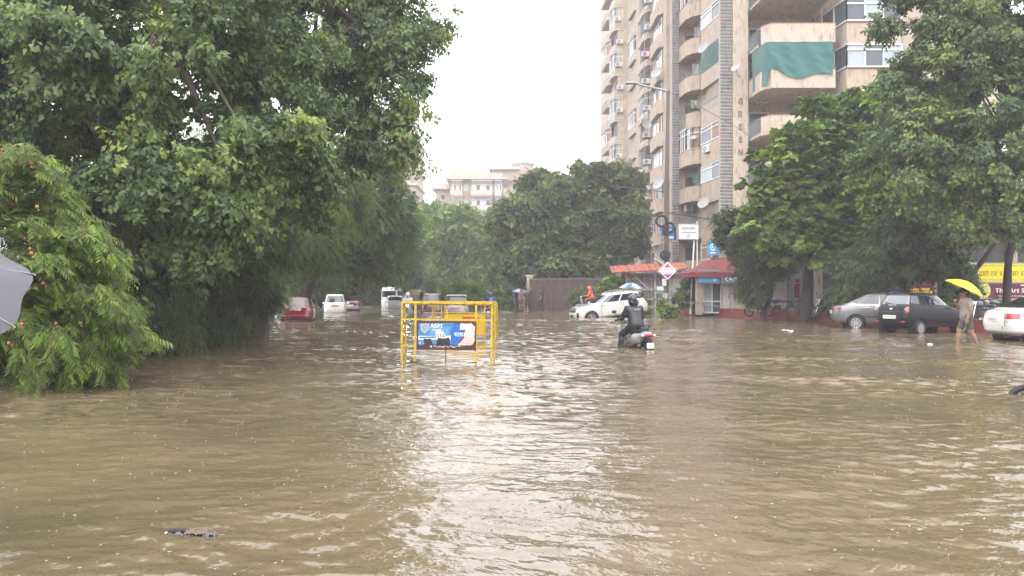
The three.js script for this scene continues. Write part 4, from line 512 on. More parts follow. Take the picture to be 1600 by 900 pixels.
board('pale hoarding glimpsed through leaves above the dark blue board', 'sign', 1276, 1300, 396, 414, 42.8, sign((c, w, h) => { c.fillStyle = '#c9d3d4'; c.fillRect(0, 0, w, h); c.fillStyle = '#5d7778'; c.fillRect(14, 26, 90, 10); c.fillRect(30, 60, 60, 20); }, 128, 128), { posts: true, group: 'shop boards' });
{ // booth with red hipped roof
  const x0 = 11.0, x1 = 14.4, d0 = 46, d1 = 48.6, B = thing('kiosk', 'small white kiosk with a red hipped roof and glass door', 'kiosk', [12.7, 0.12, -46.5]), cx = (x0 + x1) / 2;
  on(B, 'wall', slab([[12.55, d0], [14.1, d0], [14.1, d1], [12.55, d1]], 0.1, 2.35), std(L(0.55, 0.53, 0.5), 0.8, { map: stain2 })); on(B, 'wall', slab([[11.2, d0 + 0.5], [12.54, d0 + 0.5], [12.54, d1], [11.2, d1]], 0.1, 2.35), M.doorDark); on(B, 'pillar', slab([[11.0, d0 + 0.05], [11.35, d0 + 0.05], [11.35, d0 + 0.45], [11.0, d0 + 0.45]], 0.1, 2.35), std(L(0.4, 0.3, 0.27), 0.8));
  const door = windowOn(B, [11.45, d0 + 0.35], [12.5, d0 + 0.35], 0.22, 1.98, 2, { transom: 0.62, frame: M.whiteMetal, panes: [M.glassPale, M.glass], bar: 0.08 }); door.name = 'door';
  const e = 0.45, pts = [[x0 - e, 2.35, -d0 + e], [x1 + e, 2.35, -d0 + e], [x1 + e, 2.35, -d1 - e], [x0 - e, 2.35, -d1 - e]], r0 = V(cx - 0.55, 3.45, -(d0 + d1) / 2), r1 = V(cx + 0.55, 3.45, -(d0 + d1) / 2), roofMat = std(L(0.26, 0.07, 0.07), 0.6, { map: stain2 });
  on(B, 'eave', [box(x1 - x0 + 2 * e, 0.24, d1 - d0 + 2 * e, cx, 2.45, -(d0 + d1) / 2)], std(L(0.22, 0.045, 0.045), 0.6));
  const C = pts.map((p) => V(p[0], 2.575, p[2])), tile = (a, b, c, d) => { const g = new THREE.BufferGeometry(), q = [a, b, c, a, c, d].flatMap((p) => [p.x, p.y, p.z]); g.setAttribute('position', new THREE.Float32BufferAttribute(q, 3)); g.computeVertexNormals(); return g; };
  for (const [a, b, c, d] of [[C[0], C[1], r1, r0], [C[2], C[3], r0, r1], [C[1], C[2], r1, r1], [C[3], C[0], r0, r0]]) for (let k = 0; k < 7; k++) { const l = (p, q, t) => p.clone().lerp(q, t), t0 = k / 7, t1 = Math.min(1, (k + 1.08) / 7), up = V(0, 0.035, 0), g = tile(l(a, d, t0).add(up), l(b, c, t0).add(up), l(b, c, t1), l(a, d, t1)); on(B, 'roof_course', g, roofMat); }
  on(B, 'roof_deck', [tile(C[0], C[1], r1, r0), tile(C[2], C[3], r0, r1), tile(C[1], C[2], r1, r1), tile(C[3], C[0], r0, r0)].map((g) => g.translate(0, -0.03, 0)), roofMat); on(B, 'ridge', sbar(r0.clone().add(V(0, 0.03, 0)), r1.clone().add(V(0, 0.03, 0)), 0.16), M.redTrim);
  board('blue and white sign over the kiosk door reading Total Solution', 'sign', 1091, 1124, 423, 441, 45.7, sign((c, w, h) => { c.fillStyle = '#3f9fd8'; c.fillRect(0, 0, w, h); c.fillStyle = '#e6f4fb'; c.font = 'bold 34px sans-serif'; c.textAlign = 'center'; c.fillText('Balaji', 150, 42); c.font = 'bold 36px sans-serif'; c.fillText('Total Solution', 148, 82, 190); c.strokeStyle = '#cfe9f6'; c.lineWidth = 6; c.beginPath(); c.arc(28, 62, 16, 0, 6.3); c.stroke(); c.fillRect(180, 100, 40, 12); }), { group: 'kiosk signs' });
  board('grey-blue sign with large white Hindi letters on the kiosk', 'sign', 1127, 1166, 425, 442, 45.6, sign((c, w, h) => { c.fillStyle = '#56708c'; c.fillRect(0, 0, w, h); c.fillStyle = '#93a9bd'; c.fillRect(20, 12, 200, 12); c.strokeStyle = '#eef3f8'; hindi(c, [['da', 'va', 'aa', 'ii']], 40, 46, 7.6); }), { group: 'kiosk signs' });
  board('blue sign with a white roundel standing on the kiosk roof', 'sign', 1105, 1122, 377, 398, 46.9, sign((c, w, h) => { c.fillStyle = '#3d9bd6'; c.fillRect(0, 0, w, h); c.strokeStyle = '#e8f5fc'; c.lineWidth = 9; c.beginPath(); c.arc(64, 56, 30, 0, 6.3); c.stroke(); c.fillStyle = '#e8f5fc'; c.beginPath(); c.arc(64, 56, 12, 0, 7); c.fill(); c.fillRect(34, 106, 60, 10); }, 128, 128), { group: 'kiosk signs' });
  const m = board('red metal box with white symbols on the kiosk wall', 'box', 1146, 1166, 447, 464, 45.8, sign((c, w, h) => { c.fillStyle = '#a5262e'; c.fillRect(0, 0, w, h); c.fillStyle = '#e9dcdc'; for (const x of [40, 92]) { c.beginPath(); c.ellipse(x, 66, 16, 30, 0, 0, 7); c.fill(); } c.fillStyle = '#a5262e'; c.fillRect(34, 60, 12, 22); c.fillRect(86, 60, 12, 22); }, 128, 128), { name: 'wall_box' }); m.userData.label = 'red metal box with white symbols on the kiosk wall';
  const lw = thing('guard_rail', 'low pale pipe rail on the red kerb in front of the kiosk', 'railing', [10.9, 0.1, -46.3]); part('rail', [tube([V(-0.3, 0, 0.6), V(-0.3, 0.62, 0.6), V(-0.2, 0.7, 0.55), V(0.5, 0.68, 0.1), V(0.58, 0.6, 0.05), V(0.58, 0, 0.05)], 0.03, 30)], M.greyMetal, lw); part('rail', [bar(V(0.6, 0.52, 0), V(5.5, 0.5, 6.2), 0.025)], M.greyMetal, lw); for (let k = 1; k <= 4; k++) part('post', bar(V(0.6 + k * 1.2, 0.2, k * 1.52), V(0.6 + k * 1.2, 0.53, k * 1.52), 0.025), M.greyMetal, lw);
}
{ // gate: tiled lean-to roof, steel bars, rails
  const B = thing('gate_house', 'white barred gate under an orange-red tiled lean-to roof', 'gate', [9.2, 0.12, -53]);
  const roofMat = std(L(0.34, 0.105, 0.07), 0.65, { map: stain2 });
  for (let k = 0; k < 22; k++) { const x = 6.75 + k * 0.235; on(B, 'roof_tile', new THREE.BoxGeometry(0.22, 0.07, 1.5).rotateX(0.32).translate(x + 0.11, 2.98 + 0.012 * k + (k % 2) * 0.012, -52.9), roofMat); }
  for (const [y, w] of [[2.35, 0.07], [1.62, 0.12], [0.95, 0.09], [0.42, 0.08]]) on(B, 'rail', sbar(V(7.9, y, -53.3), V(12.1, y, -53.3), w), std(L(0.5, 0.44, 0.42), 0.6, { map: stain2 }));
  for (let k = 0; k <= 44; k++) on(B, 'bar', sbar(V(7.9 + k * 0.095, 0.1, -53.34), V(7.9 + k * 0.095, 2.85, -53.34), 0.022), k % 11 ? M.whiteMetal : M.greyMetal);
  for (const x of [7.9, 9.9, 12.1]) on(B, 'post', sbar(V(x, 0, -53.42), V(x, 3.0, -53.42), 0.12), M.trim);
  on(B, 'brace', sbar(V(8.1, 2.85, -53.1), V(9.3, 1.7, -53.1), 0.07), M.trim);
  const roomMat = std(L(0.27, 0.15, 0.13), 0.9); on(B, 'room_wall', slab([[7.8, 56.6], [12.2, 56.6], [12.2, 56.8], [7.8, 56.8]], 0, 2.6), roomMat); on(B, 'room_wall', slab([[7.6, 53.9], [7.8, 53.9], [7.8, 56.8], [7.6, 56.8]], 0, 2.6), roomMat); on(B, 'room_wall', slab([[12.2, 53.9], [12.4, 53.9], [12.4, 56.8], [12.2, 56.8]], 0, 2.6), roomMat); on(B, 'room_roof', slab([[7.6, 53.7], [12.4, 53.7], [12.4, 56.9], [7.6, 56.9]], 2.6, 2.75), M.concrete); on(B, 'white_door', slab([[10.9, 53.75], [11.7, 53.75], [11.7, 53.86], [10.9, 53.86]], 0.1, 2.4), M.trim); on(B, 'red_band', slab([[7.9, 53.78], [10, 53.78], [10, 53.88], [7.9, 53.88]], 1.6, 1.95), std(L(0.35, 0.05, 0.06), 0.7));
  board('white and green notice on the gate rail beside the pole', 'sign', 1026, 1037, 447, 458, 52.6, sign((c, w, h) => { c.fillStyle = '#dde3dc'; c.fillRect(0, 0, w, h); c.fillStyle = '#4f8a6b'; c.fillRect(0, 76, w, 52); }, 128, 128));
}
{ // brown streaked boundary wall with pale gate piers at its far end
  const B = thing('boundary_wall', 'brown streaked boundary wall under the big round tree', 'wall', [4, 0.1, -57]), bricks = std(L(0.12, 0.085, 0.078), 0.9, { map: (() => { const t = dataTexture(256, 256, (u, v) => { const s = 0.62 + 0.4 * tiled(u, v * 0.06, 70, 8) + 0.2 * tiled(u, v * 0.2, 160, 9); return [s, s * 0.96, s * 0.95]; }); t.repeat.set(0.2, 0.25); return t; })() });
  for (let k = 0; k < 6; k++) { const a = [1.35 + k * 1.0, 57.4 - k * 0.4], b = [1.35 + (k + 0.985) * 1.0, 57.4 - (k + 0.985) * 0.4]; on(B, 'wall_panel', wallAlong([a, b], 0.25, 0, 2.3 + 0.05 * (k % 2)), bricks); on(B, 'coping', wallAlong([a, b], 0.34, 2.3 + 0.05 * (k % 2), 2.42 + 0.05 * (k % 2)), std(L(0.13, 0.1, 0.09), 0.9)); }
  const C = thing('gate_pier', 'cream boundary wall running back from the brown wall near the pedestrians', 'wall', [1.2, 0.1, -60]); on(C, 'wall_panel', wallAlong([[1.3, 58.2], [1.0, 63]], 0.25, 0, 2.2), M.plaster); on(C, 'wall_panel', wallAlong([[1.0, 63.1], [1.0, 70]], 0.25, 0, 2.6), M.plaster); on(C, 'pier', slab([[1.1, 57.7], [1.55, 57.7], [1.55, 58.15], [1.1, 58.15]], 0, 2.6), M.plasterPale); on(C, 'pier', slab([[0.85, 62.8], [1.2, 62.8], [1.2, 63.2], [0.85, 63.2]], 0, 3), M.plasterPale); on(C, 'cap', box(0.6, 0.12, 0.6, 1.32, 2.66, -57.93), M.trim);
}
// ---------------------------------------------------------------- poles, wires, standing signs
{
  const d = 43.6, x = sx(1041, d), P = thing('lamp_pole', 'dark street lamp pole with one long arm and tangled cable coils', 'street lamp', [x, -0.1, -d]);
  part('pole', limbGeo([V(0, 0, 0), V(0.02, 4, 0), V(0.03, 8, 0), V(0.12, sy(141, d) + 0.1, 0)], 0.16, 0.09, 12, 10), std(L(0.12, 0.1, 0.09), 0.7, { map: stain2 }), P);
  part('arm', bar(V(0.12, sy(141, d) + 0.05, 0), V(sx(988, d) - x, sy(129, d) + 0.1, 0), 0.07, 0.05), M.greyMetal, P); part('lamp_head', rbox(0.7, 0.12, 0.28, 0.05, sx(990, d) - x - 0.1, sy(129, d) + 0.08, 0), M.greyMetal, P);
  for (const [y, r, dx] of [[sy(343, d), 0.3, -0.3], [sy(353, d), 0.27, 0.12], [sy(396, d), 0.24, -0.1]]) part('cable_coil', new THREE.TorusGeometry(r, 0.07, 6, 18).translate(dx, y, 0.2), M.black, P);
  part('junction_box', rbox(0.32, 0.5, 0.22, 0.03, -0.05, sy(356, d), 0.18), M.black, P); part('junction_box', rbox(0.4, 0.35, 0.22, 0.03, -0.02, sy(396, d), 0.18), M.black, P);
  part('white_base', limbGeo([V(-0.02, 0.1, 0), V(0, 0.9, 0), V(0, 1.5, 0)], 0.3, 0.2), M.concrete, P); part('meter', rbox(0.24, 0.4, 0.12, 0.02, -0.15, 2.1, 0.2), M.acWhite, P);
  const wire = (name, label, pts, r = 0.012) => { const t = thing(name, label, 'cable', [pts[0].x, pts[0].y, pts[0].z]); part('strand', tube(pts.map((p) => p.clone().sub(t.position)), r, 30, 5), M.black, t); };
  wire('cable', 'black cable sagging right from the pole across the tower front', [V(x, sy(332, d), -d), V(sx(1140, 44), sy(347, 44), -44), V(sx(1260, 42), sy(366, 42), -42), V(sx(1400, 36), sy(370, 36), -36)], 0.022);
  wire('cable', 'thin cable running from the lamp arm down across the louvre strip', [V(x + 0.15, sy(143, d), -d), V(sx(1100, 48), sy(170, 48), -48), V(sx(1150, 51), sy(198, 51), -51), V(sx(1176, 53), sy(216, 53), -53)]);
  wire('cable', 'thin cable hanging from the far antenna roof to the big round tree', [V(sx(836, 185), sy(262, 185), -185), V(sx(850, 140), sy(268, 140), -140), V(sx(885, 80), sy(282, 80), -80), V(x, sy(300, d), -d)], 0.03);
  // scalloped string of flags/bulbs on the gate roof
  const t = thing('cable', 'beaded black cable sagging over the gate roof from the pole', 'cable', [x, sy(408, 50), -50]); part('strand', tube([V(0, 0, 3), V(1, -0.5, 1), V(2.2, -0.7, 0)], 0.03, 24), M.black, t); for (let i = 0; i < 12; i++) part('bead', new THREE.SphereGeometry(0.05, 6, 5).translate(0.18 * i, -0.07 * i + 0.002 * i * i, 3 - i * 0.26), M.acWhite, t);
  const s = thing('diamond_sign', 'white and magenta diamond-shaped sign on the lamp pole', 'sign', [x, sy(423, 43.2) , -43.25]); const half = (sx(1056, 43.2) - sx(1027, 43.2)) / 2; part('plate', new THREE.BoxGeometry(half * 1.414, half * 1.414, 0.03).rotateZ(Math.PI / 4), M.acWhite, s);
  const tri = new THREE.BufferGeometry(), q = half * 0.97; tri.setAttribute('position', new THREE.Float32BufferAttribute([-q, 0, 0.02, 0, -q, 0.02, q, 0, 0.02, -q, 0, 0.02, q, 0, 0.02, 0, q, 0.02], 3)); tri.setAttribute('uv', new THREE.Float32BufferAttribute([0, 0.5, 0.5, 0, 1, 0.5, 0, 0.5, 1, 0.5, 0.5, 1], 2)); tri.computeVertexNormals();
  part('face', tri, sign((c, w, h) => { c.fillStyle = '#f2eef2'; c.fillRect(0, 0, w, h); c.fillStyle = '#b5449a'; c.beginPath(); c.moveTo(128, 20); c.lineTo(180, 84); c.lineTo(76, 84); c.fill(); c.beginPath(); c.moveTo(60, 176); c.lineTo(196, 176); c.lineTo(128, 240); c.fill(); c.font = 'bold 34px sans-serif'; c.textAlign = 'center'; c.fillText('THE', 92, 128); c.fillStyle = '#6a5f88'; c.fillText('PUPS', 168, 128, 80); c.fillStyle = '#a99db5'; c.fillRect(50, 146, 156, 8); }, 256, 256), s); part('strap', box(0.06, 0.5, 0.2, 0, 0, -0.1), M.greyMetal, s);
  const w2 = board('white name board reading JAIPURIA GREEN on two slanting white posts', 'sign', 1059, 1092, 350, 374, 47.5, sign((c, w, h) => { c.fillStyle = '#d6d5d2'; c.fillRect(0, 0, w, h); c.fillStyle = '#55504e'; c.font = 'bold 30px sans-serif'; c.textAlign = 'center'; c.fillText('JAIPURIA GREEN', 128, 46, 170); c.fillStyle = '#7d7977'; c.fillRect(40, 66, 176, 8); c.fillRect(100, 88, 54, 7); c.fillRect(104, 106, 46, 7); }), { turn: 0.12 });
  part('post', bar(V(0.15, -w2.position.y + 0.1, -0.1), V(0.45, 0.6, -0.1), 0.05), M.whiteMetal, w2); part('post', bar(V(0.62, -w2.position.y + 0.1, -0.12), V(0.6, 1.15, -0.12), 0.035), M.whiteMetal, w2);
  const w3 = board('blue and white flex banner fixed to the pole behind the name board', 'sign', 1033, 1057, 354, 376, 43.9, sign((c, w, h) => { c.fillStyle = '#3c86c2'; c.fillRect(0, 0, w, h); c.fillStyle = '#e6e9ec'; c.fillRect(120, 88, 90, 24); c.fillStyle = '#24344f'; c.fillRect(214, 0, 42, h); c.fillStyle = '#d9b23a'; c.fillRect(0, 88, 40, 30); c.fillStyle = '#bfe0f2'; c.fillRect(30, 20, 150, 14); c.fillRect(60, 46, 110, 10); })); part('bracket', sbar(V(-0.2, 0.4, -0.1), V(0.3, 0.4, -0.1), 0.05), M.greyMetal, w3);
  const y = thing('road_sign', 'small yellow diamond road sign tilted beside the far silver car', 'sign', [sx(690, 53), 0, -53]); part('plate', new THREE.BoxGeometry(0.42, 0.42, 0.02).rotateZ(Math.PI / 4 + 0.12).translate(0, 1.62, 0), std(L(0.5, 0.42, 0.14), 0.5), y); part('post', bar(V(0.02, -0.2, -0.03), V(0, 1.7, -0.03), 0.025), M.greyMetal, y);
}
// ---------------------------------------------------------------- vehicles
// A car body is a stack of rounded plan outlines; each row is [rear x, rear height, front x, front height, half width, roundness].
const paint = (r, g, b, rough = 0.22) => phys(L(r, g, b), rough, { clearcoat: 1, clearcoatRoughness: 0.05 });
const carGlass = phys(L(0.02, 0.024, 0.027), 0.04, { clearcoat: 1, clearcoatRoughness: 0.02 }), blackTrim = std(L(0.02, 0.02, 0.022), 0.55), lampRed = phys(L(0.42, 0.02, 0.03), 0.15, { clearcoat: 1 }), lampClear = phys(L(0.6, 0.6, 0.6), 0.1, { clearcoat: 1 }), lampOrange = phys(L(0.6, 0.2, 0.04), 0.2);
const spow = (c, e) => Math.sign(c) * Math.pow(Math.abs(c), e);
function carSurface(rows) {
  const cr = (a, b, c, d, t) => 0.5 * (2 * b + (c - a) * t + (2 * a - 5 * b + 4 * c - d) * t * t + (3 * b - a - 3 * c + d) * t * t * t);
  const row = (v) => { const i = Math.max(0, Math.min(rows.length - 2, Math.floor(v))), t = v - i, g = (k) => rows[Math.max(0, Math.min(rows.length - 1, k))]; return rows[i].map((_, c) => 0.35 * cr(g(i - 1)[c], g(i)[c], g(i + 1)[c], g(i + 2)[c], t) + 0.65 * (g(i)[c] + (g(i + 1)[c] - g(i)[c]) * t)); };
  const S = (phi, v) => { const [xr, hr, xf, hf, w, n] = row(v), a = (xf - xr) / 2, c = (xf + xr) / 2, u = spow(Math.cos(phi), 2 / n), x = c + a * u, z = w * spow(Math.sin(phi), 2 / n), q = (u + 1) / 2; return V(x, hr + (hf - hr) * q, z); };
  return { S, row, max: rows.length - 1, nAt: (v) => row(v)[5] };
}
function carBody(sf, ring = 72, sub = 5) {
  const pos = [], idx = [], nv = sf.max * sub;
  for (let j = 0; j <= nv; j++) for (let i = 0; i < ring; i++) { const p = sf.S(i / ring * Math.PI * 2 - Math.PI, j / sub); pos.push(p.x, p.y, p.z); }
  for (let j = 0; j < nv; j++) for (let i = 0; i < ring; i++) { const a = j * ring + i, b = j * ring + (i + 1) % ring, c = a + ring, d = b + ring; idx.push(a, c, b, b, c, d); }
  const cap = (j, flip) => { const o = pos.length / 3, m = V(); for (let i = 0; i < ring; i++) m.add(V(pos[(j * ring + i) * 3], pos[(j * ring + i) * 3 + 1], pos[(j * ring + i) * 3 + 2])); m.divideScalar(ring); pos.push(m.x, m.y, m.z); for (let i = 0; i < ring; i++) { const a = j * ring + i, b = j * ring + (i + 1) % ring; flip ? idx.push(a, b, o) : idx.push(b, a, o); } };
  cap(0, true); cap(nv, false);
  const g = new THREE.BufferGeometry(); g.setAttribute('position', new THREE.Float32BufferAttribute(pos, 3)); g.setIndex(idx); g.computeVertexNormals();
  const f = g.attributes.normal, k = Math.round(nv * 0.3) * ring + Math.round(ring * 0.75); if (f.getZ(k) < 0 === (pos[k * 3 + 2] > 0)) { g.setIndex(idx.map((_, i) => idx[i - i % 3 + (2 - i % 3)])); g.computeVertexNormals(); }
  return g;
}
// patches follow the body: corners in (phi, v); rear(q) and side(f) turn width and length shares into phi
function patch(sf, p00, p10, p11, p01, off = 0.006, nu = 14, nv = 6) {
  const pos = [], idx = [], nor = [], mid = sf.row(sf.max * 0.4);
  for (let j = 0; j <= nv; j++) for (let i = 0; i <= nu; i++) { const u = i / nu, w = j / nv, l = (k) => (p00[k] * (1 - u) + p10[k] * u) * (1 - w) + (p01[k] * (1 - u) + p11[k] * u) * w, f = l(0), v = l(1), p = sf.S(f, v), a = sf.S(f + 0.004, v).sub(sf.S(f - 0.004, v)), b = sf.S(f, Math.min(sf.max, v + 0.02)).sub(sf.S(f, Math.max(0, v - 0.02))), n = a.cross(b).normalize(); if (n.dot(V(p.x - (mid[0] + mid[2]) / 2, p.y - 0.4, p.z)) < 0) n.negate(); p.addScaledVector(n, off); pos.push(p.x, p.y, p.z); nor.push(n.x, n.y, n.z); if (i < nu && j < nv) { const o = j * (nu + 1) + i; idx.push(o, o + 1, o + nu + 1, o + 1, o + nu + 2, o + nu + 1); } }
  const g = new THREE.BufferGeometry(); g.setAttribute('position', new THREE.Float32BufferAttribute(pos, 3)); g.setAttribute('normal', new THREE.Float32BufferAttribute(nor, 3));
  const q = (k) => V(pos[k * 3], pos[k * 3 + 1], pos[k * 3 + 2]), k0 = Math.floor(nv / 2) * (nu + 1) + Math.floor(nu / 2), fn = q(k0 + 1).sub(q(k0)).cross(q(k0 + nu + 1).sub(q(k0))), away = fn.dot(V(nor[k0 * 3], nor[k0 * 3 + 1], nor[k0 * 3 + 2])) < 0; if (away) for (let i = 0; i < idx.length; i += 3) [idx[i], idx[i + 1]] = [idx[i + 1], idx[i]];
  g.setIndex(idx); return g;
}
function wheelParts(t, x, y, z, r, rim, steelCap) {
  const s = Math.sign(z), w = part('wheel', new THREE.LatheGeometry([[r * 0.62, -0.09], [r * 0.95, -0.09], [r, -0.06], [r, 0.06], [r * 0.95, 0.09], [r * 0.66, 0.095], [r * 0.62, 0.06]].map(([a, b]) => new THREE.Vector2(a, b)), 28).rotateX(Math.PI / 2), M.rubber, t); w.position.set(x, y, z - s * 0.06);
  part('hub', new THREE.CylinderGeometry(r * 0.63, r * 0.63, 0.03, 24).rotateX(Math.PI / 2).translate(0, 0, s * 0.05), blackTrim, w);
  const sp = []; for (let k = 0; k < (steelCap ? 9 : 5); k++) { const a = k / (steelCap ? 9 : 5) * 6.283; sp.push(box(r * 0.6, steelCap ? 0.055 : 0.06, 0.025).translate(r * 0.3, 0, 0).rotateZ(a).translate(0, 0, s * 0.075)); } sp.push(new THREE.TorusGeometry(r * 0.61, 0.018, 6, 24).translate(0, 0, s * 0.075), new THREE.CylinderGeometry(0.06, 0.06, 0.03, 14).rotateX(Math.PI / 2).translate(0, 0, s * 0.08)); part('rim', sp, rim, w);
}
const plateTex = (txt, bg = '#e8e8e4') => sign((c, w, h) => { c.fillStyle = bg; c.fillRect(0, 0, w, h); c.fillStyle = '#33343a'; c.font = 'bold 44px sans-serif'; c.textAlign = 'center'; c.fillText(txt, w / 2, 48, 230); }, 256, 64);
const evaluator = new Evaluator(); evaluator.attributes = ['position', 'normal']; evaluator.useGroups = false;
function makeCar(name, label, pos, turn, o, group) {
  const t = thing(name, label, o.category ?? 'car', pos, turn, group), sf = carSurface(o.rows), bv = o.belt, rv = o.roof;
  const side = (f, s) => { const k = 2 * f - 1; return s * Math.acos(spow(k, sf.nAt(bv) / 2)); };            // f 0 rear .. 1 front
  const rear = (q, v) => Math.PI - Math.asin(spow(q, sf.nAt(v) / 2)), front = (q, v) => Math.asin(spow(q, sf.nAt(v) / 2));
  let g = carBody(sf);
  if (o.wheels) { let b = new Brush(g); b.updateMatrixWorld(); for (const x of o.wheels) for (const s of [-1, 1]) { const c = new Brush(new THREE.CylinderGeometry(o.wr * 1.2, o.wr * 1.2, 0.36, 30).rotateX(Math.PI / 2).translate(x, o.wr * 1.02, s * (o.hw - 0.1))); c.updateMatrixWorld(); b = evaluator.evaluate(b, c, SUBTRACTION); b.updateMatrixWorld(); } g = b.geometry.clone(); }
  const body = part('body', g, o.paint, t); body.userData.label = o.bodyLabel;
  if (o.wheels) for (const x of o.wheels) for (const s of [-1, 1]) { part('wheel_arch', new THREE.CylinderGeometry(o.wr * 1.19, o.wr * 1.19, 0.3, 24, 1, true, 0, Math.PI * 2).rotateX(Math.PI / 2).translate(x, o.wr * 1.02, s * (o.hw - 0.155)), std(L(0.015, 0.015, 0.015), 0.9, { side: THREE.DoubleSide }), t); wheelParts(t, x, o.wr, s * (o.hw - 0.03), o.wr, o.rimMat ?? M.greyMetal, o.cap); }
  // glass
  const e = 0.09; if (!o.noRearGlass) { part('rear_window', patch(sf, [rear(-0.82, bv), bv + e], [rear(0.82, bv), bv + e], [rear(0.8, bv), rv - e], [rear(-0.8, bv), rv - e]), o.rearGlass ?? carGlass, t); }
  part('windscreen', patch(sf, [front(-0.86, bv), bv + e], [front(0.86, bv), bv + e], [front(0.82, bv), rv - e], [front(-0.82, bv), rv - e]), carGlass, t);
  for (const s of [-1, 1]) for (const [f0, f1, h0 = 0, h1 = 0] of o.sideGlass) part('side_window', patch(sf, [side(f0, s), bv + e + h0], [side(f1, s), bv + e], [side(f1, s), rv - e * 1.2], [side(f0, s), rv - e * 1.2 - h1], 0.007, 10, 5), carGlass, t);
  if (o.trimV) { const ring = []; for (const [a, b] of [[-Math.PI, -Math.PI / 2], [-Math.PI / 2, 0], [0, Math.PI / 2], [Math.PI / 2, Math.PI]]) ring.push(patch(sf, [a, o.trimV[0]], [b, o.trimV[0]], [b, o.trimV[1]], [a, o.trimV[1]], 0.005, 24, 4)); part('lower_bumper', ring, o.trimMat ?? blackTrim, t); }
  for (const s of [-1, 1]) {
    for (const [q0, f0, v0, v1, m] of o.tail ?? []) part('tail_lamp', patch(sf, [s * rear(q0, v0), v0], [s * Math.abs(side(f0, 1)), v0 + (v1 - v0) * 0.15], [s * Math.abs(side(f0, 1)), v1], [s * rear(q0, v1), v1], 0.012), m ?? lampRed, t);
    for (const [q0, f0, v0, v1, m] of o.head ?? []) part('head_lamp', patch(sf, [s * front(q0, v0), v0], [s * Math.abs(side(f0, 1)), v0 + 0.1], [s * Math.abs(side(f0, 1)), v1], [s * front(q0, v1), v1], 0.012), m ?? lampClear, t);
    part('door_mirror', rbox(0.1, 0.14, 0.2, 0.04, o.mirror[0], o.mirror[1], s * (o.hw + 0.07)), o.mirrorMat ?? o.paint, t);
    for (const x of o.handles ?? []) part('door_handle', rbox(0.19, 0.035, 0.03, 0.012, x, o.rows[bv - 1][1] * 0.5 + o.rows[bv][1] * 0.45, s * (o.hw + 0.004)), o.handleMat ?? o.paint, t);
    for (const f of o.seams ?? []) part('door_seam', patch(sf, [side(f, s), 1.2], [side(f + 0.004, s), 1.2], [side(f + 0.004, s), bv], [side(f, s), bv], 0.003, 1, 10), blackTrim, t);
  }
  for (const [q0, q1, v0, v1, m, nm] of o.rearPanels ?? []) part(nm ?? 'trim_panel', patch(sf, [rear(q0, v0), v0], [rear(q1, v0), v0], [rear(q1, v1), v1], [rear(q0, v1), v1], 0.009), m, t);
  for (const [q0, q1, v0, v1, m, nm] of o.frontPanels ?? []) part(nm ?? 'grille', patch(sf, [front(q0, v0), v0], [front(q1, v0), v0], [front(q1, v1), v1], [front(q0, v1), v1], 0.01), m, t);
  if (o.plate) { const [y, txt, bg, dx = 0] = o.plate, h = 0.12, w = 0.5, x = sf.S(Math.PI, o.plateV).x - 0.025; const p = part('number_plate', new THREE.BoxGeometry(0.02, h, w).translate(x + dx, y, 0), M.acWhite, t); part('plate_face', new THREE.PlaneGeometry(w - 0.02, h - 0.01).rotateY(-Math.PI / 2).translate(x + dx - 0.012, y, 0), plateTex(txt, bg), p); }
  for (const [nm, geo, m] of o.extra ?? []) part(nm, geo, m, t);
  return t;
}
const sedanRows = (L2, w, H) => [[-L2 + 0.16, 0.30, L2 - 0.2, 0.24, w - 0.1, 5], [-L2 + 0.03, 0.42, L2 - 0.06, 0.38, w - 0.02, 5], [-L2, 0.62, L2, 0.56, w, 5.5], [-L2 + 0.03, 0.82, L2 - 0.04, 0.72, w, 5.5], [-L2 + 0.08, 0.99, L2 - 0.2, 0.84, w - 0.01, 5], [-L2 + 0.36, 1.08, L2 - 1.08, 1.0, w - 0.05, 5], [-L2 + 1.2, H - 0.075, L2 - 1.75, H - 0.08, w - 0.21, 5], [-L2 + 1.48, H - 0.02, L2 - 1.95, H - 0.02, w - 0.34, 4], [-L2 + 1.8, H, L2 - 2.2, H, w - 0.6, 3]];
const hatchRows = (L2, w, H, n = 5) => [[-L2 + 0.14, 0.32, L2 - 0.2, 0.25, w - 0.1, n], [-L2 + 0.02, 0.44, L2 - 0.05, 0.4, w - 0.02, n], [-L2, 0.62, L2, 0.58, w, n + 0.5], [-L2 + 0.04, 0.82, L2 - 0.04, 0.75, w, n + 0.5], [-L2 + 0.09, 1.0, L2 - 0.2, 0.88, w - 0.01, n], [-L2 + 0.14, 1.08, L2 - 0.98, 1.02, w - 0.05, n], [-L2 + 0.42, H - 0.08, L2 - 1.6, H - 0.09, w - 0.18, n], [-L2 + 0.5, H - 0.02, L2 - 1.75, H - 0.02, w - 0.3, 4], [-L2 + 0.9, H, L2 - 2.0, H, w - 0.55, 3]];
const frontOf = (deg) => deg * Math.PI / 180;              // turn: 0 heads right, 90 heads away from the camera, 180 heads left
const silverGrey = phys(L(0.22, 0.225, 0.235), 0.32, { metalness: 0.65, clearcoat: 1, clearcoatRoughness: 0.05 }), white = paint(0.74, 0.74, 0.72), blackP = phys(L(0.012, 0.012, 0.015), 0.35, { specularIntensity: 0.5, clearcoat: 0.12, clearcoatRoughness: 0.1 }), redP = paint(0.15, 0.008, 0.022), greyP = paint(0.2, 0.2, 0.21), maroonP = paint(0.12, 0.02, 0.035);
const alloy = std(L(0.62, 0.62, 0.64), 0.3, { metalness: 0.7 });
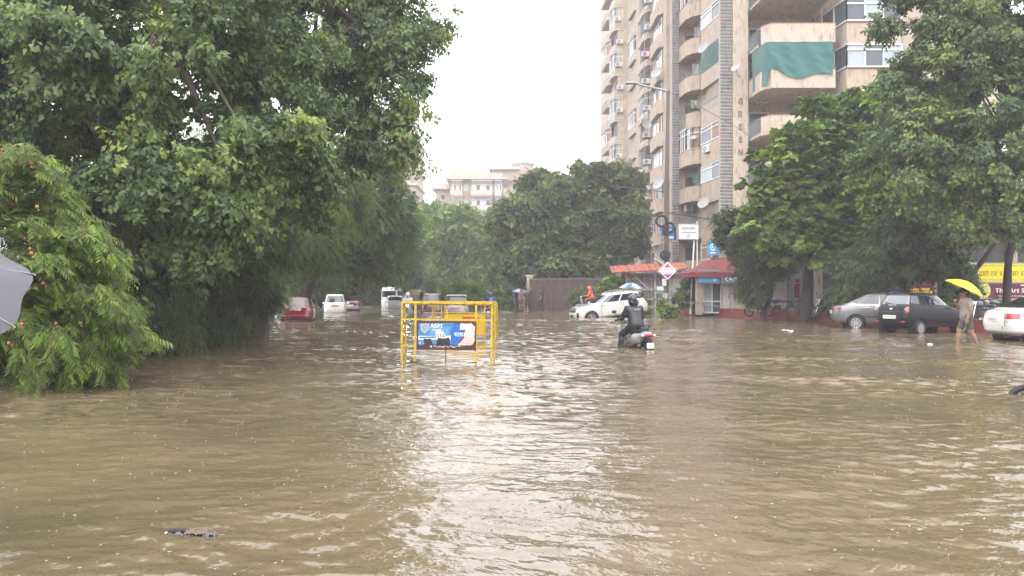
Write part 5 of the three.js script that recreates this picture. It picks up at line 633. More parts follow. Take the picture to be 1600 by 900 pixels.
{ // silver-grey sedan, nose away to the right
  const rows = sedanRows(1.99, 0.84, 1.52), sf = carSurface(rows), d = 31.2;
  const t = makeCar('parked_sedan', 'silver-grey sedan parked nose-in at the red kerb behind the black hatchback', [15.15, -0.09, -31.6], frontOf(-15), { rows, belt: 5, roof: 6, hw: 0.84, wr: 0.31, wheels: [-1.15, 1.3], rimMat: alloy, cap: true, paint: silverGrey, sideGlass: [[0.10, 0.2, 0.1, 0.1], [0.215, 0.52], [0.545, 0.9]], tail: [[0.5, 0.06, 3.15, 3.85]], head: [[0.5, 0.9, 3.1, 3.7]], mirror: [0.62, 1.02], handles: [-0.55, 0.45], handleMat: M.chrome, seams: [0.4, 0.66], plate: [0.74, 'UP16 DN 4471'], plateV: 3 });
  for (const s of [-1, 1]) { const side = (f) => s * Math.acos(spow(2 * f - 1, 2.5)); part('waist_line', patch(sf, [side(0.03), 4.16], [side(0.8), 4.16], [side(0.8), 4.27], [side(0.03), 4.27], 0.008, 30, 1), blackTrim, t); part('door_crease_shade', patch(sf, [side(0.3), 1.75], [side(0.62), 1.75], [side(0.62), 2.02], [side(0.3), 1.85], 0.006, 20, 1), blackTrim, t); }  // shade of the door crease painted on as a black strip
}
{ // black hatchback
  const rows = hatchRows(1.77, 0.745, 1.52), d = 27.6;
  makeCar('parked_hatchback', 'black hatchback parked at an angle between grey sedan and man with umbrella', [15.0, -0.07, -28.3], frontOf(27), { rows, belt: 5, roof: 6, hw: 0.745, wr: 0.27, wheels: [-1.12, 1.22], rimMat: M.greyMetal, cap: true, paint: blackP, sideGlass: [[0.06, 0.36, 0.12], [0.4, 0.9]], tail: [[0.72, 0.04, 3.0, 4.25]], head: [[0.5, 0.9, 3.1, 4.1]], mirror: [0.72, 1.04], handles: [-0.5, 0.35], seams: [0.37, 0.64], plate: [0.66, 'UP14 EK 0926'], plateV: 2, trimV: [0.05, 0.75],
    rearGlass: phys(L(0.12, 0.13, 0.14), 0.06, { clearcoat: 1 }), rearPanels: [[-0.82, 0.82, 3.1, 3.2, std(L(0.05, 0.05, 0.06), 0.4), 'hatch_crease_highlight'], [-0.06, 0.06, 3.55, 3.85, M.chrome, 'badge']],  // paler glass base paints the reflected sky; pale crease strip paints a highlight
    extra: [...[-1, 1].map((s) => ['tail_lens_highlight', rbox(0.03, 0.09, 0.09, 0.03, -1.735, 0.93, s * 0.6), phys(L(0.6, 0.35, 0.34), 0.12, { clearcoat: 1 })]), ['high_brake_lamp', rbox(0.03, 0.03, 0.3, 0.01, -1.63, 1.075, 0), M.acWhite], ['wiper', bar(V(-1.66, 1.1, 0.1), V(-1.58, 1.18, -0.35), 0.01), M.black], ...[-1, 1].map((s) => ['rear_reflector', rbox(0.02, 0.05, 0.16, 0.01, -1.775, 0.5, s * 0.52), lampRed])] });  // pale tail lens boxes paint the highlight on the red lamps
}
{ // white sedan at the right edge
  const rows = sedanRows(2.0, 0.865, 1.515), d = 23.4;
  makeCar('parked_sedan', 'white sedan cut by the right edge of the view, boot towards the road', [16.5, -0.1, -23.3], frontOf(-2), { rows, belt: 5, roof: 6, hw: 0.865, wr: 0.3, wheels: [-1.17, 1.28], rimMat: alloy, cap: true, paint: white, sideGlass: [[0.12, 0.2, 0.1, 0.1], [0.215, 0.52], [0.545, 0.9]], tail: [[0.62, 0.085, 2.75, 3.75]], head: [[0.5, 0.9, 3.1, 3.7]], mirror: [0.62, 1.02], handles: [-0.55, 0.45], handleMat: M.chrome, seams: [0.4, 0.66], plate: [0.76, 'UP16 BW 7710'], plateV: 3,
    rearPanels: [[-0.55, 0.55, 3.72, 3.9, M.chrome, 'chrome_strip'], [-0.94, 0.94, 0.25, 0.62, M.greyMetal, 'bumper_lip'], [-0.035, 0.035, 4.3, 4.42, M.black, 'badge']], extra: [...[-0.6, 0.6].map((z) => ['boot_seam', box(0.012, 0.4, 0.012, -1.985, 0.78, z), blackTrim]), ...[-0.5, 0.5].map((z) => ['parking_sensor', new THREE.SphereGeometry(0.018, 6, 5).translate(-2.0, 0.52, z), blackTrim]), ...[-1, 1].map((s) => ['lens_clear', rbox(0.03, 0.07, 0.16, 0.02, -1.965, 0.74, s * 0.66), lampClear]), ['exhaust', bar(V(-1.9, 0.26, 0.45), V(-1.6, 0.26, 0.45), 0.03), M.darkMetal]] });
}
{ // white SUV climbing the ramp, nose down in the water
  const w = 0.9, H = 1.72, rows = [[-2.2, 0.42, 2.1, 0.3, w - 0.1, 5], [-2.3, 0.52, 2.27, 0.42, w - 0.02, 5], [-2.32, 0.72, 2.31, 0.66, w, 5.5], [-2.27, 0.94, 2.25, 0.88, w, 5.5], [-2.2, 1.1, 2.02, 1.02, w - 0.01, 5], [-2.12, 1.18, 1.1, 1.14, w - 0.04, 5], [-1.75, H - 0.1, 0.22, H - 0.11, w - 0.2, 5], [-1.68, H - 0.03, 0.02, H - 0.03, w - 0.3, 4], [-1.2, H, -0.3, H, w - 0.55, 3]], d = 45;
  const t = makeCar('suv', 'white SUV with its nose dipped in the water and its tail up on the ramp', [sx(953, d), -0.1, -d - 0.3], frontOf(196), { category: 'suv', rows, belt: 5, roof: 6, hw: w, wr: 0.36, wheels: [-1.32, 1.42], rimMat: alloy, paint: white, sideGlass: [[0.05, 0.2, 0.12, 0.2], [0.225, 0.55], [0.58, 0.92]], tail: [[0.55, 0.05, 3.55, 4.1]], head: [[0.45, 0.93, 3.55, 3.9]], mirror: [0.78, 1.16], handles: [-0.5, 0.55], seams: [0.38, 0.66], plate: [0.8, 'HR26 CT 3318'], plateV: 3, trimV: [0, 0.3], trimMat: M.greyMetal,
    frontPanels: [[-0.62, 0.62, 2.4, 3.7, std(L(0.03, 0.03, 0.035), 0.3), 'grille'], [-0.3, 0.3, 1.1, 1.7, blackTrim, 'air_intake']], extra: [...[-1, 1].map((s) => ['fog_lamp_housing', rbox(0.12, 0.28, 0.2, 0.06, 2.18, 0.6, s * 0.66), blackTrim]), ...[-1, 1].map((s) => ['roof_rail', tube([V(-1.6, H - 0.08, s * 0.62), V(-1.2, H + 0.03, s * 0.62), V(-0.3, H + 0.03, s * 0.62), V(0.05, H - 0.07, s * 0.62)], 0.022, 16), M.greyMetal]), ['rear_spoiler', rbox(0.3, 0.05, 1.2, 0.02, -1.78, H - 0.1, 0), white], ...[-1, 1].map((s) => ['pillar_black', box(0.5, 0.06, 0.02, -1.65, 1.32, s * 0.82), blackTrim])] });
  t.rotation.z = -0.085; t.position.y = -0.28; t.rotation.order = 'YXZ';
}
// cars seen from behind in the left lane and the stuck traffic
const rearCar = (name, label, px, py, d, sink, turn, o, group = 'cars stranded along the left side and in the road') => makeCar(name, label, [sx(px, d) + 1.9 * Math.cos(frontOf(90 + turn)), -sink, -d - 1.9 * Math.sin(frontOf(90 + turn))], frontOf(90 + turn), { belt: 5, roof: 6, wheels: null, sideGlass: [[0.06, 0.36], [0.4, 0.9]], mirror: [0.72, 1.04], handles: [-0.5, 0.35], ...o }, group);
rearCar('parked_hatchback', 'red hatchback half hidden by drooping leaves on the left', 462, 0, 38.6, 0.36, 13, { rows: hatchRows(1.95, 0.88, 1.58), hw: 0.88, paint: redP, tail: [[0.6, 0.05, 3.4, 4.2]], plate: [0.95, 'DL 8C 4410'], plateV: 4, trimV: [0.02, 1.25], rearPanels: [[-0.8, 0.8, 2.05, 2.25, paint(0.5, 0.06, 0.09), 'bumper_ridge_highlight'], [-0.62, 0.62, 0.5, 0.85, M.greyMetal, 'skid_plate'], [-0.86, 0.86, 3.35, 3.5, paint(0.4, 0.04, 0.07), 'hatch_crease_highlight']] });  // ridge and crease highlights painted as strips of paler red
rearCar('tall_hatchback', 'white boxy taxi hatchback with a yellow number plate on the left', 523, 0, 53.5, 0.4, 11, { rows: hatchRows(1.8, 0.79, 1.7, 6), hw: 0.79, paint: white, tail: [[0.8, 0.03, 2.4, 4.1]], plate: [0.88, 'UP14 JT 2093', '#e2b12c'], plateV: 3.4, rearPanels: [[-0.7, 0.7, 4.25, 4.4, blackTrim, 'hatch_handle']] });
rearCar('parked_hatchback', 'dark red car with a pale bumper next to the white boxy taxi', 547, 0, 58.5, 0.32, 10, { rows: hatchRows(1.85, 0.82, 1.5), hw: 0.82, paint: maroonP, tail: [[0.65, 0.05, 3.3, 4.1]], plate: [0.74, 'DL 3C 1187'], plateV: 2.6, rearPanels: [[-0.92, 0.92, 1.2, 2.4, M.greyMetal, 'bumper'], [-0.9, 0.9, 4.0, 4.3, M.acWhite, 'chrome_strip']] });
rearCar('hatchback', 'white hatchback with red tail lamps queueing in front of the high-roofed van', 617, 0, 68, 0.42, 7, { rows: hatchRows(1.9, 0.86, 1.53), hw: 0.86, paint: white, tail: [[0.7, 0.05, 3.2, 4.5]], plate: [0.66, 'UP16 AC 5502'], plateV: 2 });
rearCar('suv', 'dark maroon SUV with a white roof behind the yellow barricade', 677, 0, 51.5, 0.42, 5, { category: 'suv', rows: hatchRows(2.0, 0.88, 1.72), hw: 0.88, paint: maroonP, rearGlass: phys(L(0.2, 0.2, 0.21), 0.15), tail: [[0.7, 0.05, 3.2, 4.3]], rearPanels: [[-0.8, 0.8, 1.0, 1.5, M.acWhite, 'bumper_strip'], [-0.9, 0.9, 6.9, 7.6, white, 'roof_edge']], extra: [['roof_panel', rbox(2.1, 0.05, 1.25, 0.03, -0.4, 1.72, 0), white]] });
rearCar('suv', 'silver car with tall red tail lamps behind the yellow barricade', 713, 0, 48.5, 0.42, 3, { category: 'car', rows: hatchRows(1.9, 0.86, 1.72), hw: 0.86, paint: greyP, rearGlass: phys(L(0.08, 0.085, 0.09), 0.1), tail: [[0.76, 0.02, 3.9, 5.8]], plate: [0.98, 'UP14 CX 6650'], plateV: 4, rearPanels: [[-0.8, 0.8, 2.9, 3.1, lampRed, 'reflector_strip'], [-0.95, 0.95, 0.6, 1.7, M.darkMetal, 'bumper']], extra: [['roof_spoiler', rbox(0.35, 0.06, 1.25, 0.03, -1.42, 1.66, 0), M.acWhite]] });
{ // high-roofed van far left
  const d = 74, rows = [[-2.2, 0.4, 2.2, 0.4, 0.8, 6], [-2.25, 0.7, 2.25, 0.7, 0.85, 6], [-2.25, 1.0, 2.2, 1.0, 0.86, 6], [-2.22, 1.2, 1.95, 1.15, 0.85, 6], [-2.2, 1.3, 1.7, 1.3, 0.84, 6], [-2.16, 2.0, 1.3, 1.95, 0.8, 6], [-2.1, 2.25, 1.05, 2.2, 0.74, 5], [-1.9, 2.32, 0.7, 2.3, 0.5, 4]];
  makeCar('van', 'white high-roofed van at the far end of the left lane', [sx(609, d), -0.42, -d - 2], frontOf(88), { category: 'van', rows, belt: 4, roof: 5, hw: 0.86, wheels: null, paint: white, sideGlass: [[0.1, 0.4], [0.45, 0.9]], tail: [[0.9, 0.02, 2.1, 3.6]], mirror: [1.3, 1.4], handles: [] }, 'cars stranded along the left side and in the road');
}
{ // three-wheelers
  const rick = (label, px, d, turn, top, side) => { const t = thing('auto_rickshaw', label, 'rickshaw', [sx(px, d), -0.32, -d], frontOf(turn), 'three-wheelers in the stuck traffic'); part('hood', limbGeo([V(-1.05, 1.1, 0), V(-1.0, 1.62, 0), V(-0.55, 1.78, 0), V(0.35, 1.74, 0), V(0.75, 1.55, 0)], 0.2, 0.16, 14, 8).scale(1, 1, 3.3), top, t); part('rear_panel', rbox(0.12, 1.15, 1.25, 0.08, -1.1, 0.95, 0), side, t); part('rear_window', rbox(0.02, 0.3, 0.6, 0.01, -1.17, 1.3, 0), M.glass, t); part('body', rbox(2.0, 0.5, 1.22, 0.12, -0.1, 0.52, 0), side, t); part('nose', rbox(0.5, 0.8, 0.9, 0.2, 0.95, 0.7, 0), side, t); part('windscreen', box(0.02, 0.6, 0.95, 0.8, 1.35, 0), M.glass, t); for (const s of [-1, 1]) { part('post', bar(V(0.72, 0.8, s * 0.5), V(0.7, 1.6, s * 0.5), 0.025), M.darkMetal, t); part('tail_lamp', rbox(0.03, 0.1, 0.14, 0.02, -1.17, 0.7, s * 0.5), lampRed, t); } for (const [x, z] of [[-0.75, 0.52], [-0.75, -0.52], [1.05, 0]]) part('wheel', new THREE.CylinderGeometry(0.24, 0.24, 0.12, 18).rotateX(Math.PI / 2).translate(x, 0.24, z), M.rubber, t); return t; };
  rick('greenish auto rickshaw with a yellow hood edge between white hatchback and maroon SUV', 650, 66, 80, std(L(0.2, 0.17, 0.05), 0.7), std(L(0.1, 0.1, 0.09), 0.6));
  rick('dark electric rickshaw facing the camera behind the riders', 755, 66, -88, M.darkMetal, std(L(0.09, 0.03, 0.04), 0.5));
}
// ---------------------------------------------------------------- people and two-wheelers
// a body: tapered capsules joined by a smooth minimum, meshed with surface nets into one skin; colour by the nearest bone
function bodyMesh(bones, cell, k = 0.035) {
  const lo = V(1e9, 1e9, 1e9), hi = V(-1e9, -1e9, -1e9); for (const b of bones) for (const [p, r] of [[b.a, b.ra], [b.b, b.rb]]) { lo.min(p.clone().subScalar(r + 3 * cell)); hi.max(p.clone().addScalar(r + 3 * cell)); }
  const n = hi.clone().sub(lo).divideScalar(cell).ceil(), nx = n.x + 1, ny = n.y + 1, nz = n.z + 1, F = new Float32Array(nx * ny * nz);
  const pre = bones.map((b) => { const d = b.b.clone().sub(b.a); return { ...b, d, l2: Math.max(1e-9, d.lengthSq()), sq: b.sq ?? 1 }; });
  const dist = (b, x, y, z) => { const px = x - b.a.x, py = y - b.a.y, pz = z - b.a.z, t = Math.max(0, Math.min(1, (px * b.d.x + py * b.d.y + pz * b.d.z) / b.l2)); return Math.hypot(px - b.d.x * t, py - b.d.y * t, (pz - b.d.z * t)) - (b.ra + (b.rb - b.ra) * t); };
  const id = (i, j, l) => (l * ny + j) * nx + i;
  for (let l = 0; l < nz; l++) for (let j = 0; j < ny; j++) for (let i = 0; i < nx; i++) { const x = lo.x + i * cell, y = lo.y + j * cell, z = lo.z + l * cell; let s = 0; for (const b of pre) { const q = dist(b, x, y, z); if (q < 0.3) s += Math.exp(-q / k * 1.6); } F[id(i, j, l)] = s > 0 ? -Math.log(s) * k / 1.6 : 0.3; }
  const pos = [], col = [], idx = [], map = new Int32Array(nx * ny * nz).fill(-1), O = [[0, 0, 0], [1, 0, 0], [0, 1, 0], [1, 1, 0], [0, 0, 1], [1, 0, 1], [0, 1, 1], [1, 1, 1]], ED = [[0, 1], [2, 3], [4, 5], [6, 7], [0, 2], [1, 3], [4, 6], [5, 7], [0, 4], [1, 5], [2, 6], [3, 7]];
  for (let l = 0; l < nz - 1; l++) for (let j = 0; j < ny - 1; j++) for (let i = 0; i < nx - 1; i++) { const f = O.map(([a, b, c]) => F[id(i + a, j + b, l + c)]); let m = 0; f.forEach((v) => m += v < 0); if (m === 0 || m === 8) continue; let c = 0, x = 0, y = 0, z = 0; for (const [a, b] of ED) if (f[a] < 0 !== f[b] < 0) { const t = f[a] / (f[a] - f[b]); x += O[a][0] + (O[b][0] - O[a][0]) * t; y += O[a][1] + (O[b][1] - O[a][1]) * t; z += O[a][2] + (O[b][2] - O[a][2]) * t; c++; } x = lo.x + (i + x / c) * cell; y = lo.y + (j + y / c) * cell; z = lo.z + (l + z / c) * cell; map[id(i, j, l)] = pos.length / 3; pos.push(x, y, z); let best = 1e9, bc = null; for (const b of pre) { const q = dist(b, x, y, z) - (b.pri ?? 0); if (q < best) { best = q; bc = b.c; } } col.push(bc[0], bc[1], bc[2]); }
  const quad = (a, b, c, d, flip) => { const q = [a, b, c, d].map((k2) => map[k2]); if (q.some((v) => v < 0)) return; flip ? idx.push(q[0], q[2], q[1], q[0], q[3], q[2]) : idx.push(q[0], q[1], q[2], q[0], q[2], q[3]); };
  for (let l = 1; l < nz - 1; l++) for (let j = 1; j < ny - 1; j++) for (let i = 1; i < nx - 1; i++) { const f = F[id(i, j, l)]; if (f < 0 !== F[id(i + 1, j, l)] < 0) quad(id(i, j - 1, l - 1), id(i, j, l - 1), id(i, j, l), id(i, j - 1, l), f >= 0); if (f < 0 !== F[id(i, j + 1, l)] < 0) quad(id(i - 1, j, l - 1), id(i - 1, j, l), id(i, j, l), id(i, j, l - 1), f >= 0); if (f < 0 !== F[id(i, j, l + 1)] < 0) quad(id(i - 1, j - 1, l), id(i, j - 1, l), id(i, j, l), id(i - 1, j, l), f >= 0); }
  const g = new THREE.BufferGeometry(); g.setAttribute('position', new THREE.Float32BufferAttribute(pos, 3)); g.setAttribute('color', new THREE.Float32BufferAttribute(col, 3)); g.setIndex(idx); g.computeVertexNormals(); return g;
}
const SKIN = [0.3, 0.17, 0.11], HAIR = [0.012, 0.01, 0.01];
const B2 = (a, b, ra, rb, c, pri = 0) => ({ a, b, ra, rb, c, pri });
// joints -> bones. Facing +x, up +y, right hand at +z.
function human(j, c) {
  const o = []; const sh = j.shoulder, mid = (a, b, t = 0.5) => a.clone().lerp(b, t);
  o.push(B2(j.pelvis.clone().add(V(0, 0, -0.07)), j.pelvis.clone().add(V(0, 0, 0.07)), 0.125, 0.125, c.lower), B2(j.pelvis, j.chest, c.belly ?? 0.13, 0.135, c.upper, 0.01), B2(j.pelvis.clone().add(V(0, 0.06, -0.05)), j.chest.clone().add(V(0, 0, -0.085)), 0.105, 0.11, c.upper, 0.012), B2(j.pelvis.clone().add(V(0, 0.06, 0.05)), j.chest.clone().add(V(0, 0, 0.085)), 0.105, 0.11, c.upper, 0.012));
  o.push(B2(j.chest.clone().add(V(0, 0.05, -0.1)), j.chest.clone().add(V(0, 0.05, 0.1)), 0.1, 0.1, c.upper), B2(mid(j.chest, j.head, 0.35), j.head.clone().add(V(0, -0.06, 0)), 0.06, 0.052, c.neck ?? SKIN));
  j.arms.forEach(([s, e, w, h], i) => { o.push(B2(s, mid(s, e, 0.6), 0.062, 0.052, c.upper), B2(mid(s, e, 0.6), e, 0.048, 0.043, c.sleeve ?? SKIN), B2(e, w, 0.043, 0.03, c.fore ?? SKIN)); });
  j.legs.forEach(([h, k, a, t]) => { o.push(B2(h, mid(h, k, 0.75), 0.095, 0.082, c.lower), B2(mid(h, k, 0.75), k, 0.07, 0.058, c.shin ?? SKIN), B2(k, mid(k, a, 0.4), 0.06, 0.058, c.shin ?? SKIN), B2(mid(k, a, 0.4), a, 0.058, 0.036, c.shin ?? SKIN), B2(a.clone().add(V(-0.04, -0.035, 0)), t, 0.042, 0.035, c.foot ?? SKIN)); });
  return o;
}
function headBones(p, f, c) {                              // f: facing direction on the plan
  const r = V(-f.z, 0, f.x), at = (x, y, z) => p.clone().addScaledVector(f, x).add(V(0, y, 0)).addScaledVector(r, z), s = c.skin ?? SKIN, o = [];
  o.push(B2(at(-0.02, 0.035, 0), at(0.02, 0.03, 0), 0.092, 0.088, s), B2(at(0.035, -0.06, 0), at(0.05, -0.085, 0), 0.062, 0.045, s), B2(at(0.1, 0.015, 0), at(0.122, -0.025, 0), 0.012, 0.017, s), B2(at(0.088, -0.065, -0.018), at(0.088, -0.065, 0.018), 0.013, 0.013, [s[0] * 0.8, s[1] * 0.55, s[2] * 0.5], 0.004));
  for (const q of [-1, 1]) { o.push(B2(at(-0.005, 0.02, q * 0.09), at(-0.01, -0.025, q * 0.088), 0.018, 0.012, s), B2(at(0.092, 0.022, q * 0.033), at(0.094, 0.022, q * 0.034), 0.013, 0.012, [0.03, 0.025, 0.02], 0.004), B2(at(0.09, 0.044, q * 0.018), at(0.084, 0.046, q * 0.05), 0.008, 0.008, HAIR, 0.004)); }
  if (c.hair !== null) o.push(B2(at(-0.035, 0.06, 0), at(0.0, 0.075, 0), 0.092, 0.085, c.hair ?? HAIR, 0.008), B2(at(-0.06, -0.01, -0.03), at(-0.06, -0.01, 0.03), 0.062, 0.062, c.hair ?? HAIR, 0.004));
  return o;
}
function handBones(w, dir, palmN, curl, skin = SKIN) {     // five fingers of unequal length, curled; dir along the hand, palmN out of the palm
  const d = dir.clone().normalize(), n = palmN.clone().normalize(), s = d.clone().cross(n).normalize(), o = [], at = (x, y, z) => w.clone().addScaledVector(d, x).addScaledVector(n, y).addScaledVector(s, z);
  for (const z of [-0.026, 0, 0.026]) o.push(B2(at(0, 0, z * 0.6), at(0.085, 0, z), 0.017, 0.014, skin));
  [0.07, 0.082, 0.076, 0.058].forEach((l, i) => { const z = -0.034 + i * 0.0225; let p = at(0.085, 0, z), a = curl * 0.5; for (let k = 0; k < 3; k++) { const q = p.clone().addScaledVector(d, Math.cos(a) * l * 0.42).addScaledVector(n, Math.sin(a) * l * 0.42); o.push(B2(p, q, 0.0095 - k * 0.0008, 0.009 - k * 0.0008, skin)); p = q; a += curl; } });
  const t0 = at(0.02, 0.004, -0.035), t1 = at(0.055, 0.022 * (1 + curl * 0.4), -0.056), t2 = at(0.085, 0.03 + 0.02 * curl, -0.05 + 0.014 * curl); o.push(B2(t0, t1, 0.012, 0.0105, skin), B2(t1, t2, 0.0105, 0.008, skin)); return o;
}
const clothMat = std(0xffffff, 0.8, { vertexColors: true }), wetMat = phys(0xffffff, 0.42, { vertexColors: true });
function person(label, pos, turn, bones, fine, o = {}) {
  const t = thing('person', label, 'person', pos, turn, o.group), gs = [bodyMesh(bones, o.cell ?? 0.02)]; for (const f of fine) gs.push(bodyMesh(f[0], f[1] ?? 0.006, f[2] ?? 0.009));
  const g = mergeGeometries(gs.map((q) => q.toNonIndexed())); part('body', g, o.mat ?? clothMat, t); return t;
}
function umbrella(label, pos, axis, r, h, mats, spin = 0, shaft = 0.75) {   // axis: where the top points
  const t = thing('umbrella', label, 'umbrella', pos), N = 8, q = new THREE.Quaternion().setFromUnitVectors(V(0, 1, 0), axis.clone().normalize()), G = (g) => g.applyQuaternion(q), deep = r * 0.42, P = (a, s) => { const f = ((a - spin) * N / (Math.PI * 2)) % 1, m = Math.sin(Math.PI * f) ** 2, rr = r * s * (1 - 0.075 * m * s * s); return V(Math.cos(a) * rr, h - deep * (0.12 * s + 0.88 * s * s) * (1 - 0.05 * m), Math.sin(a) * rr); };
  for (let k = 0; k < N; k++) { const pos2 = [], idx = [], nu = 8, nv = 8; for (let j = 0; j <= nv; j++) for (let i = 0; i <= nu; i++) { const p = P(spin + (k + i / nu) * Math.PI * 2 / N, 0.02 + 0.98 * j / nv); pos2.push(p.x, p.y, p.z); if (i < nu && j < nv) { const o = j * (nu + 1) + i; idx.push(o, o + 1, o + nu + 1, o + 1, o + nu + 2, o + nu + 1); } } const g = new THREE.BufferGeometry(); g.setAttribute('position', new THREE.Float32BufferAttribute(pos2, 3)); g.setIndex(idx); g.computeVertexNormals(); part('canopy_panel', G(g), mats[k % mats.length], t); }
  for (let k = 0; k < N; k++) { const a = spin + k * Math.PI * 2 / N, e = P(a, 1); part('rib', G(merge([tube([P(a, 0.03), P(a, 0.4), P(a, 0.75), e.clone().multiplyScalar(1.015)].map((p) => p.add(V(0, -0.006, 0))), 0.004, 12, 4), bar(P(a, 0.5).add(V(0, -0.006, 0)), V(0, h - deep - 0.05, 0), 0.003)])), M.greyMetal, t); part('rib_tip', G(new THREE.SphereGeometry(0.005, 6, 5).translate(e.x * 1.015, e.y - 0.004, e.z * 1.015)), M.acWhite, t); }
  part('shaft', G(bar(V(0, h - shaft, 0), V(0, h + 0.05, 0), 0.008)), M.darkMetal, t); part('handle', G(rbox(0.03, 0.14, 0.03, 0.012, 0, h - shaft - 0.06, 0)), M.black, t); return t;
}
{ // man walking left under the yellow umbrella
  const d = 22.1, x = sx(1510, d), shirt = [0.27, 0.235, 0.215], shorts = [0.075, 0.075, 0.055];
  const j = { pelvis: V(0, 0.93, 0), chest: V(0.015, 1.28, 0), head: V(0.06, 1.57, 0), arms: [[V(0, 1.39, 0.19), V(0.1, 1.14, 0.23), V(0.26, 1.27, 0.1)], [V(0.02, 1.38, -0.2), V(0.02, 1.1, -0.25), V(0.1, 0.86, -0.22)]], legs: [[V(0, 0.9, 0.09), V(0.14, 0.5, 0.1), V(0.2, 0.1, 0.1), V(0.34, 0.05, 0.1)], [V(0, 0.9, -0.09), V(-0.06, 0.5, -0.1), V(-0.24, 0.13, -0.1), V(-0.1, 0.05, -0.1)]] };
  const bones = [...human(j, { upper: shirt, lower: shorts, belly: 0.155, sleeve: shirt })]; bones.forEach((b) => { if (b.ra === 0.048) b.c = SKIN; });
  const cap = [0.012, 0.011, 0.012], head = headBones(j.head, V(1, 0, 0), { hair: cap }); head.push(B2(j.head.clone().add(V(-0.02, 0.085, 0)), j.head.clone().add(V(0.02, 0.085, 0)), 0.098, 0.096, cap, 0.01), B2(j.head.clone().add(V(0.08, 0.075, -0.03)), j.head.clone().add(V(0.13, 0.062, 0)), 0.03, 0.022, cap, 0.01), B2(j.head.clone().add(V(0.08, 0.075, 0.03)), j.head.clone().add(V(0.13, 0.062, 0)), 0.03, 0.022, cap, 0.01));
  const p = person('man in grey T-shirt, olive shorts and dark cap wading left under a yellow umbrella', [x, -0.13, -d], Math.PI, bones, [[head, 0.009, 0.014], [handBones(V(0.26, 1.27, 0.1), V(0.5, 0.75, -0.3), V(-0.5, 0.4, -0.5), 0.95)], [handBones(V(0.1, 0.86, -0.22), V(0.15, -1, 0.05), V(0.1, 0.1, 1), 0.35)]]);
  p.userData.category = 'person';
  umbrella('open yellow umbrella tilted back over the man in shorts', [x - 0.2, 1.24, -d - 0.12], V(0.42, 0.88, 0.2), 0.56, 0.6, [std(L(0.72, 0.68, 0.02), 0.6, { side: THREE.DoubleSide })], 0.2, 0.7);
}
